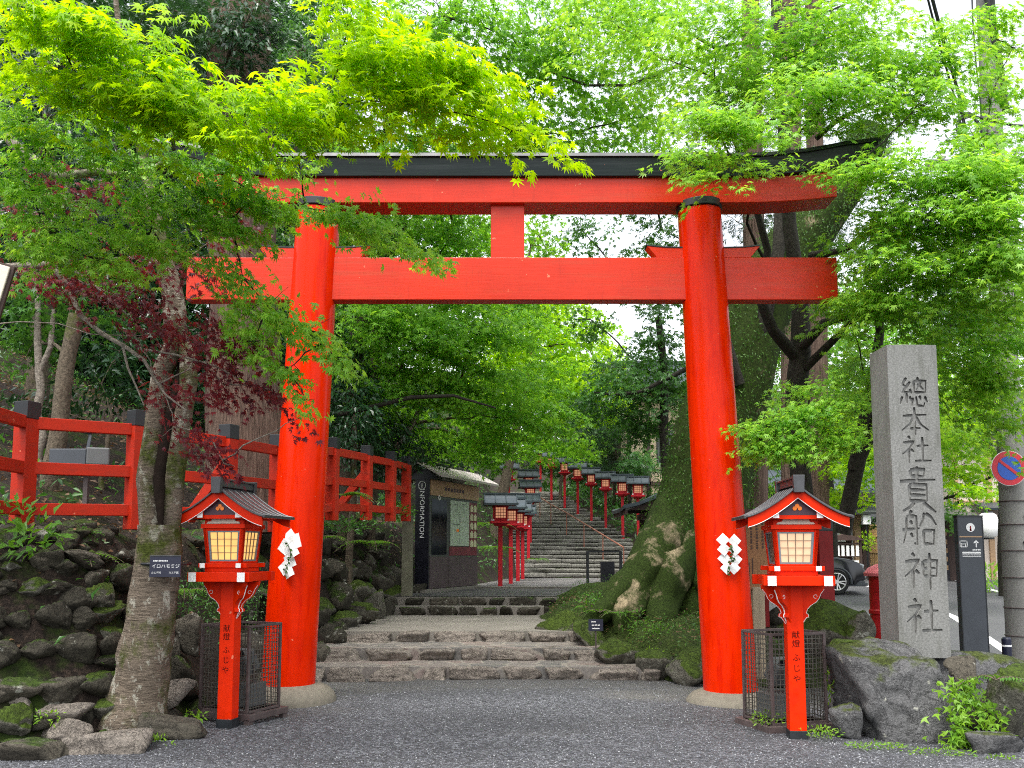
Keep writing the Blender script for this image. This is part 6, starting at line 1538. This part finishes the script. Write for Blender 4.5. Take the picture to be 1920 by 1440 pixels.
# ---------------------------------------------------------------- mossy giant beside the path
Ym = 15.2
mt = empty('mossy_tree', P(1262, 1180, Ym), 'huge moss and ivy covered old tree with flaring roots behind the right gate pillar', 'tree')
mo = Vector(mt.location); mb = MB()
ctr = [P(1262, 1215, Ym), P(1268, 1150, Ym), P(1285, 1080, Ym), P(1305, 1000, Ym), P(1325, 900, Ym), P(1352, 780, Ym), P(1388, 660, Ym), P(1440, 540, Ym), P(1510, 440, Ym), P(1575, 350, Ym), P(1612, 290, Ym), P(1632, 246, Ym)]
rad_ = [1.20, 1.06, .86, .78, .70, .66, .60, .55, .48, .40, .34, .32]
cf = []; rf2 = []
for j in range(len(ctr) - 1):
    for q in range(6): cf.append(ctr[j].lerp(ctr[j + 1], q / 6)); rf2.append(rad_[j] + (rad_[j + 1] - rad_[j]) * q / 6)
cf.append(ctr[-1]); rf2.append(rad_[-1])
n_ = 48; vs = []; surf = []
for i, p in enumerate(cf):
    t_ = (cf[min(i + 1, len(cf) - 1)] - cf[max(i - 1, 0)]).normalized(); x = Vector((0, 1, 0)).cross(t_).normalized(); y = t_.cross(x)
    f = i / (len(cf) - 1)
    for j in range(n_):
        a = 2 * math.pi * j / n_; butt = max(0, 1 - f * 5.0)
        lob = 1 + .22 * butt * math.cos(5 * a + .6) + .30 * butt ** 2 * max(0, math.cos(a - math.pi)) + .05 * math.cos(3 * a + f * 5)
        lob += .10 * mnoise.fractal(Vector((math.cos(a) * 1.2, math.sin(a) * 1.2, f * 9)), 1, 2, 4)
        q = p + (x * math.cos(a) + y * math.sin(a)) * rf2[i] * lob; vs.append(q - mo)
        surf.append((q, (x * math.cos(a) + y * math.sin(a)), f))
fs = [(i * n_ + j, i * n_ + (j + 1) % n_, (i + 1) * n_ + (j + 1) % n_, (i + 1) * n_ + j) for i in range(len(cf) - 1) for j in range(n_)] + [tuple((len(cf) - 1) * n_ + j for j in range(n_))]
mb.add(vs, fs); mb.build('trunk', M['bark_moss'], mt, 70)
mb = MB(); rr = random.Random(9)
for (pts, rs) in (([P(1290, 930, 15.3), P(1250, 1010, 14.75), P(1200, 1080, 14.35), P(1140, 1140, 14.0), P(1085, 1185, 13.6)], [.45, .40, .30, .20, .06]), ([P(1290, 960, 15.2), P(1225, 1050, 14.45), P(1185, 1120, 14.05), P(1160, 1195, 13.7)], [.42, .34, .27, .12]),
                  ([P(1300, 960, 15.2), P(1258, 1070, 14.35), P(1240, 1140, 14.0), P(1228, 1210, 13.6)], [.42, .32, .26, .10]), ([P(1310, 980, 15.2), P(1320, 1080, 14.5), P(1360, 1140, 14.0), P(1420, 1190, 13.5)], [.4, .30, .22, .08])):
    fp = [pts[0].lerp(pts[1], .5)] if False else []
    ff_ = [pts[i].lerp(pts[i + 1], j / 4) for i in range(len(pts) - 1) for j in range(4)] + [pts[-1]]; fr2 = [rs[i] + (rs[i + 1] - rs[i]) * j / 4 for i in range(len(pts) - 1) for j in range(4)] + [rs[-1]]
    mb = MB(); mb.tube([p - mo for p in ff_], fr2, 20, wob=.38, seed=pts[0].x + rs[1] * 9); mb.build('root', M['bark_bare' if len(pts) == 4 and pts[-1].x < 2.3 else 'bark_moss'], mt, 70)
sel = [surf[i] for i in range(len(surf)) if surf[i][1].y < .35 and surf[i][2] > .10]
k_ = 22000; ii = RNG.integers(0, len(sel), k_); keep = []
for i in ii:
    q, nn, f = sel[i]
    if mnoise.noise(q * 1.3) + (.25 if f > .22 else -.3) + (.15 if q.x > ctr[3].x - .3 else 0) > -.12: keep.append(i)
pos = np.array([sel[i][0] for i in keep]) + RNG.normal(0, .05, (len(keep), 3)); nv = np.array([sel[i][1] for i in keep])
leaves_mesh('ivy', pos + nv * .03 - np.array(mo), RNG.normal(0, .6, (len(keep), 3)) + np.array([0, 0, -.7]), nv + RNG.normal(0, .4, (len(keep), 3)), RNG.uniform(.03, .06, len(keep)), OVAL2, M['moss_leaf'], mt)
mb = MB()
for pts, rs in (([P(1425, 640, 14.8), P(1440, 560, 14.6), P(1460, 470, 14.5), P(1462, 330, 14.4)], [.14, .12, .10, .06]), ([P(1385, 720, 14.6), P(1360, 640, 14.4), P(1330, 560, 14.2)], [.10, .08, .05])):
    mb.tube([p - mo for p in pts], rs, 10, wob=.25)
mb.build('limb', M['bark_dark'], mt, 60)
lb = empty('plant_label', P(1117, 1172, 12.9), 'tiny black plant label at the foot of the mossy tree', 'sign'); MB().box((0, 0, .0), (.20, .02, .16)).build('plate', M['navy'], lb); MB().box((0, .01, -.16), (.02, .02, .3)).build('stake', M['iron'], lb)
mb = MB()
for x, z, w_ in ((-.03, .045, .06), (-.04, .0, .03), (0, .0, .03), (.04, .0, .03), (0, -.045, .1)): mb.box((x, -.0125, z), (w_, .004, .014))
mb.build('lettering', M['white'], lb)
# name plate on the split maple
lb = empty('tree_label', P(310, 1062, 8.20), 'dark navy name plate with white katakana strapped to the split maple trunk', 'sign', None, rad(4))
pl_ = MB().box((0, 0, 0), (.265, .014, .185)).build('plate', M['navy'], lb, None, .002)
MB().box((0, 0, .092), (.265, .03, .006)).build('top_edge', M['lamp_grey'], lb)
mb = MB(); put_text(mb, 'イロハモミジ', .040, (.005, -.0075, .0), (1, 0, 0), (0, 0, 1), 0, .001); put_text(mb, 'カエデ科', .021, (-.075, -.0075, -.055), (1, 0, 0), (0, 0, 1), 0, .001); put_text(mb, 'カエデ属', .021, (.075, -.0075, -.055), (1, 0, 0), (0, 0, 1), 0, .001)
for i in range(9): mb.box((-.098 + i * .0135 + (.006 if i > 2 else 0), -.0078, .048), (.010, .001, .012))
mb.build('lettering', M['white'], pl_)
mb = MB(); mb.tube([Vector((-.02 + .22 * math.cos(a) - .06, .262 + .24 * math.sin(a), .02)) for a in np.linspace(0, 2 * math.pi, 20)], .013, 5); mb.build('strap', M['black'], lb)

# ---------------------------------------------------------------- ferns, weeds and undergrowth
def fern(u, v, Y, size, label, n=7, mat='fern', name='fern', cat='fern', group=None, face=None):
    c = P(u, v, Y); o = empty(name, c, label, cat, group); pos, dr, nm, sz = [], [], [], []; st = MB()
    for i in range(n):
        a = RNG.uniform(0, 6.28) if face is None else face + RNG.uniform(-1.0, 1.0); L = size * RNG.uniform(.7, 1.15); d = Vector((math.cos(a), math.sin(a), 0)); pr = Vector((-d.y, d.x, 0)); pts = []
        for j in range(15):
            f = j / 14; p = d * L * f + Vector((0, 0, L * (.55 * f - .75 * f * f))); pts.append(p)
            if j > 1:
                for s in (-1, 1): pos.append(p); dr.append(pr * s + d * .35 + Vector((0, 0, -.15))); nm.append(Vector((0, 0, 1)) + d * .3); sz.append(L * .30 * (1 - f) ** .6 + .01)
        st.tube(pts[::2], .004, 4)
    st.build('stem', M['bark_grey'], o)
    tm = (np.array([(0, 0, 0), (.4, .11, .02), (1, 0, -.08), (.4, -.11, .02)]), np.array([(0, 3, 2, 1)]))
    leaves_mesh('frond', np.array(pos), np.array(dr), np.array(nm), np.array(sz), tm, M[mat], o)
for q in ((150, 1045, 9.0, .42, 'pale green fern on the rubble wall just left of the maple trunk'), (118, 1085, 8.9, .36, 'fern drooping over brown dead fronds on the rubble wall'), (215, 1085, 9.3, .4, 'dark fern tucked behind the maple trunk on its left'),
          (345, 1110, 9.8, .40, 'fern hanging right of the maple trunk under the lantern tray'), (205, 1150, 9.2, .28, 'small bright fern low behind the left side of the maple trunk'), (600, 1010, 13.5, .5, 'fern on the shaded wall just right of the left gate pillar'),
          (700, 1020, 15.5, .6, 'broad fern on the shaded wall left of the concrete post'), (930, 1030, 24.5, .9, 'lush fern clump on the bank between the kiosk and the first small lantern'), (920, 985, 25, .8, 'fern clump high on the bank right of the kiosk roof'), (1010, 1050, 31.5, .6, 'fern at the left edge of the long stairs'),
          (1125, 1148, 13.6, .35, 'fern at the corner of the mossy kerb'), (1160, 1150, 13.5, .3, 'small fern beside the tiny plant label'), (1868, 1275, 8.0, .34, 'bright green fern growing on the rocks at the right picture edge'), (1330, 1150, 12.6, .35, 'fern between the mossy tree and the right gate pillar'), (640, 930, 14.8, .6, 'fern pushing through the red railing right of the left gate pillar')):
    fern(*q)
def clump(u, v, Y, ru, rv, rY, n, size, mat, label, name='weed', cat='weeds', tm=OVAL2, group=None, kind=None, up=.4):
    c = P(u, v, Y); kk = Y / F; C = in_blob((0, 0, 0), (ru * kk, rY, rv * kk), n); D = nrmz(C + RNG.normal(0, .12, C.shape)) + np.array([0, -.3, up])
    o = leaves_mesh(name, C, D, RNG.normal(0, .45, (n, 3)) + np.array([0, -.35, 1]), RNG.uniform(.6, 1.1, n) * size, tm, M[mat]); o.location = c
    return tag(o, label, cat, group, kind)
for q in ((55, 1000, 8.3, 70, 50, .18, 90, .14, 'fern', 'broad leaved shrub at the left picture edge under the railing', 'shrub', 'shrub'), (30, 955, 8.4, 30, 22, .12, 26, .11, 'fern', 'few light leaves in front of the railing corner at far left', 'shrub', 'shrub'),
          (90, 1345, 7.9, 32, 14, .06, 60, .05, 'weed', 'tuft of fresh grass between the rocks left of the maple trunk'), (295, 1385, 8.0, 26, 10, .06, 44, .045, 'weed', 'small weeds on the gravel edge at the foot of the maple'), (365, 1345, 8.5, 24, 12, .06, 36, .06, 'weed', 'bright seedling beside the left lantern foot'),
          (330, 1400, 7.9, 16, 8, .05, 20, .05, 'weed', 'tiny weeds in front of the flat pale rock'), (35, 1290, 8.3, 24, 18, .08, 24, .08, 'fern', 'small plant between the tall tan stone and the jutting slab'), (80, 1195, 8.8, 26, 26, .08, 26, .08, 'fern', 'small leafy plant in the middle of the rubble wall'),
          (1190, 1165, 13.4, 26, 22, .12, 50, .09, 'fern', 'leafy sapling between the split mossy roots'), (1235, 1190, 13.0, 34, 22, .14, 70, .08, 'fern', 'heart leaved plants in front of the mossy roots'), (1225, 1235, 12.2, 22, 20, .1, 60, .06, 'weed', 'bright green plant on the kerb stones left of the right gate pillar'), (1105, 1130, 14.0, 26, 20, .12, 50, .10, 'fern', 'small shrub at the left foot of the mossy tree'),
          (1445, 1347, 8.6, 42, 14, .14, 150, .040, 'weed', 'bright creeping weeds in front of the right wire cage'), (1540, 1372, 8.2, 40, 10, .14, 130, .040, 'weed', 'weeds right of the black foot of the right lantern'), (1640, 1398, 7.85, 60, 6, .10, 170, .035, 'weed', 'row of weeds along the base of the largest boulder'), (1760, 1410, 7.75, 70, 7, .10, 170, .035, 'weed', 'weeds at the gravel edge before the creeper'), (1870, 1425, 7.65, 50, 8, .12, 150, .045, 'weed', 'grass tuft at the lower right corner'),
          (1555, 1290, 8.7, 8, 32, .04, 20, .07, 'weed', 'thin weed climbing beside the right wire cage'), (1626, 1015, 33, 14, 18, .3, 160, .12, 'leaf_back', 'green bush beside the bamboo fence', 'shrub', 'shrub'), (1850, 1090, 27.5, 40, 32, .5, 260, .2, 'leaf_right', 'low bush along the far road edge', 'shrub', 'shrub'), (650, 985, 14.5, 60, 16, .3, 260, .10, 'leaf_deep', 'ground plants creeping over the top of the shaded wall', 'shrub', 'shrub'),
          (735, 960, 17.2, 45, 14, .3, 240, .10, 'fern', 'grassy tuft hanging over the wall below the railing by the kiosk', 'shrub', 'shrub'), (110, 1010, 9.2, 90, 22, .2, 420, .07, 'leaf_deep', 'low green plants along the foot of the railing at far left', 'shrub', 'shrub'), (180, 1110, 9.1, 30, 30, .1, 60, .07, 'leaf_deep', 'dark leafy plant on the rubble wall beside the bare root stem', 'shrub', 'shrub'), (50, 1110, 8.8, 40, 20, .1, 70, .06, 'fern', 'ferny tuft in a joint of the rubble wall at far left', 'shrub', 'shrub'),
          (380, 1130, 10.0, 60, 60, .15, 600, .05, 'leaf_deep', 'small leaved ivy hanging on the wall behind the left lantern', 'ivy', 'ivy'), (470, 1120, 10.6, 40, 60, .12, 380, .05, 'leaf_deep', 'ivy patch between the left lantern and the left gate pillar', 'ivy', 'ivy'), (560, 985, 12, 20, 30, .2, 40, .1, 'leaf_deep', 'leafy twig behind the left gate pillar', 'shrub', 'shrub')):
    clump(*q)
# creeper on the boulders
c = P(1815, 1335, 8.0); n = 420
pts = np.vstack([np.stack([RNG.normal(0, 1, 1), RNG.normal(0, 1, 1)], 1)] * 1)
U = np.concatenate([RNG.normal(1808, 20, 190), RNG.normal(1800, 12, 90), RNG.normal(1860, 20, 90), RNG.normal(1795, 20, 50)]); Vv = np.concatenate([RNG.uniform(1275, 1350, 190), RNG.uniform(1345, 1395, 90), RNG.uniform(1315, 1385, 90), RNG.uniform(1375, 1410, 50)])
W_ = np.array([P(u, v, 7.95 + .0012 * (1400 - v) + RNG.uniform(0, .06)) for u, v in zip(U, Vv)])
o = leaves_mesh('creeper', W_ - np.array(c), RNG.normal(0, .7, (len(U), 3)) + np.array([0, -.2, -.6]), RNG.normal(0, .4, (len(U), 3)) + np.array([-.2, -.9, .5]), RNG.uniform(.035, .065, len(U)), LEAF3, M['weed']); o.location = c
tag(o, 'bright green creeper spilling over the boulders at the right picture edge', 'creeper')
# dead stem and exposed root left of the trunk
mb = MB(); mb.tube([P(155, 1050, 9.0), P(165, 1120, 8.9), P(175, 1190, 8.8), P(180, 1235, 8.75), P(200, 1250, 8.7), P(225, 1262, 8.7)], [.03, .035, .04, .06, .04, .03], 9, wob=.2)
tag(mb.build('dead_stem', M['bark_grey'], None, 60), 'bare brown root stem climbing the rubble wall left of the maple trunk', 'stem')
# brown leaf litter and low green plants on the bank: nobody could count them
n = 9000; lx = RNG.uniform(-11, -1.5, n); ly = RNG.uniform(7, 24, n); dd_ = sd_poly(lx, ly, FOOT); kq = dd_ > .5; lx, ly = lx[kq], ly[kq]; lz = terrain(lx, ly) + .06
leaves_mesh_o = leaves_mesh('fallen_leaves', np.stack([lx, ly, lz], -1), RNG.normal(0, 1, (len(lx), 3)) * np.array([1, 1, .3]), RNG.normal(0, .35, (len(lx), 3)) + np.array([.3, -.2, 1]), RNG.uniform(.05, .11, len(lx)), OVAL2, M['litter'])
tag(leaves_mesh_o, 'brown fallen leaves littering the bank behind the red railing', 'fallen leaves', kind='stuff')
n = 16000; lx = RNG.uniform(-12, 1.2, n); ly = RNG.uniform(8, 40, n); dd_ = sd_poly(lx, ly, FOOT); ns_ = np.array([mnoise.noise(Vector((a * .8, b * .8, 4))) for a, b in zip(lx, ly)]); kq = (dd_ > .2) & ((ly > 21) | (ns_ + np.clip((ly - 13) * .03, 0, .3) > .02)); lx, ly = lx[kq], ly[kq]; lz = terrain(lx, ly) + RNG.uniform(.02, .3, len(lx))
tag(leaves_mesh('undergrowth', np.stack([lx, ly, lz], -1), RNG.normal(0, 1, (len(lx), 3)) + np.array([.4, -.3, .1]), RNG.normal(0, .4, (len(lx), 3)) + np.array([.3, -.3, 1]), RNG.uniform(.07, .16, len(lx)), OVAL2, M['leaf_deep']), 'low green undergrowth covering the shaded bank', 'undergrowth', kind='stuff')
n = 9000; lx = RNG.uniform(.8, 9, n); ly = RNG.uniform(31, 48, n); kq = lx > edge_r(ly) + .35; lx, ly = lx[kq], ly[kq]; lz = terrain(lx, ly) + RNG.uniform(.02, .6, len(lx))
tag(leaves_mesh('undergrowth', np.stack([lx, ly, lz], -1), RNG.normal(0, 1, (len(lx), 3)), RNG.normal(0, .5, (len(lx), 3)) + np.array([0, -.5, 1]), RNG.uniform(.12, .28, len(lx)), OVAL2, M['leaf_deep']), 'green undergrowth filling the slope right of the stairs', 'undergrowth', kind='stuff')
n = 2200; lx = RNG.uniform(.6, 5, n); ly = RNG.uniform(11.4, 18, n); b_ = sd_poly(lx, ly, BED, True); kq = b_ > .25; lx, ly = lx[kq], ly[kq]; lz = terrain(lx, ly) + RNG.uniform(.09, .15, len(lx))
tag(leaves_mesh('fallen_leaves', np.stack([lx, ly, lz], -1), RNG.normal(0, 1, (len(lx), 3)) * np.array([1, 1, .3]), RNG.normal(0, .4, (len(lx), 3)) + np.array([0, -.3, 1]), RNG.uniform(.03, .07, len(lx)), OVAL2, M['litter']), 'brown fallen leaves on the mossy bed round the old tree', 'fallen leaves', kind='stuff')
n = 16000; lx = RNG.uniform(.4, 5, n); ly = RNG.uniform(11, 19, n); b_ = sd_poly(lx, ly, BED, True); kq = b_ > .3; lx, ly = lx[kq], ly[kq]; ns_ = np.array([mnoise.noise(Vector((a * 1.7, b * 1.7, 2))) for a, b in zip(lx, ly)]); kq = ns_ > -.05; lx, ly = lx[kq], ly[kq]; lz = terrain(lx, ly) + RNG.uniform(.05, .20, len(lx))
tag(leaves_mesh('ground_cover', np.stack([lx, ly, lz], -1), RNG.normal(0, 1, (len(lx), 3)), RNG.normal(0, .4, (len(lx), 3)) + np.array([0, -.3, 1]), RNG.uniform(.025, .06, len(lx)), OVAL2, M['moss_leaf']), 'mossy ground cover round the old tree', 'ground cover', kind='stuff')

# loose pebbles on the forecourt
oc = (np.array([(.5, 0, .05), (0, .42, .05), (-.5, 0, .05), (0, -.42, .05), (.05, .02, .30)]), np.array([(0, 1, 4, 4), (1, 2, 4, 4), (2, 3, 4, 4), (3, 0, 4, 4)]))
n = 26000; ly = 6.6 + 5.2 * RNG.random(n) ** 1.5; lx = RNG.uniform(-.56, .56, n) * (ly + .5); kq = (sd_poly(lx, ly, FOOT) < -.05); lx, ly = lx[kq], ly[kq]
lz = np.array([gz(a, b) for a, b in zip(lx, ly)])
tv = oc[0][None] * RNG.uniform(.008, .021, len(lx))[:, None, None]; an = RNG.uniform(0, 6.28, len(lx)); ca, sa = np.cos(an)[:, None], np.sin(an)[:, None]
vv = np.stack([tv[..., 0] * ca - tv[..., 1] * sa + lx[:, None], tv[..., 0] * sa + tv[..., 1] * ca + ly[:, None], tv[..., 2] * RNG.uniform(.7, 2, len(lx))[:, None] + lz[:, None]], -1).reshape(-1, 3)
ff = (np.array([(0, 1, 4), (1, 2, 4), (2, 3, 4), (3, 0, 4)])[None] + (np.arange(len(lx)) * 5)[:, None, None]).reshape(-1, 3)
t = NT('pebble'); rnd = t.n('NewGeometry').outputs['Random Per Island']
M['pebble'] = t.done(t.pbsdf(t.ramp(rnd, [(.1, (.04, .042, .05)), (.5, (.11, .115, .135)), (.85, (.17, .175, .185)), (1, (.30, .31, .32))]), .7, t.bump(t.noise(150, 3), .3, .003), .35))
tag(np_mesh('loose_gravel', vv, ff, M['pebble']), 'loose grey pebbles scattered over the forecourt', 'gravel', kind='stuff')
# ---------------------------------------------------------------- light
w = bpy.data.worlds.new("World"); S.world = w; w.use_nodes = True; nt = w.node_tree
bg = nt.nodes['Background']; sky = nt.nodes.new('ShaderNodeTexSky'); sky.sky_type = 'NISHITA'; sky.sun_disc = False
EL, ROT = rad(68), rad(200)
sky.sun_elevation = EL; sky.sun_rotation = ROT; sky.air_density = 1.0; sky.dust_density = 4.0; sky.ozone_density = 1.0
hs = nt.nodes.new('ShaderNodeHueSaturation'); hs.inputs['Saturation'].default_value = .25; hs.inputs['Value'].default_value = 2.4
nt.links.new(sky.outputs[0], hs.inputs['Color']); nt.links.new(hs.outputs[0], bg.inputs['Color']); bg.inputs['Strength'].default_value = .15
ld = bpy.data.lights.new('sun', 'SUN'); ld.energy = 1.5; ld.angle = rad(22); ld.color = (1, .96, .90)
lo = bpy.data.objects.new('sun', ld); COL.objects.link(lo)
sd = Vector((math.sin(ROT) * math.cos(EL), math.cos(ROT) * math.cos(EL), math.sin(EL)))
lo.rotation_euler = (-sd).to_track_quat('-Z', 'Y').to_euler(); lo.location = (0, -5, 20)
S.view_settings.view_transform = 'Standard'; S.view_settings.look = 'None'; S.view_settings.gamma = 1; S.view_settings.exposure = .45
S.render.engine = 'CYCLES'
c_ = S.cycles; c_.max_bounces = 7; c_.diffuse_bounces = 4; c_.use_adaptive_sampling = False; c_.glossy_bounces = 3; c_.transmission_bounces = 5; c_.transparent_max_bounces = 4; c_.use_denoising = False; c_.filter_width = 1.05
c_.sample_clamp_indirect = 3.0; c_.caustics_reflective = False; c_.caustics_refractive = False
try: c_.denoiser = 'OPENIMAGEDENOISE'; c_.denoising_input_passes = 'RGB_ALBEDO_NORMAL'
except Exception: pass
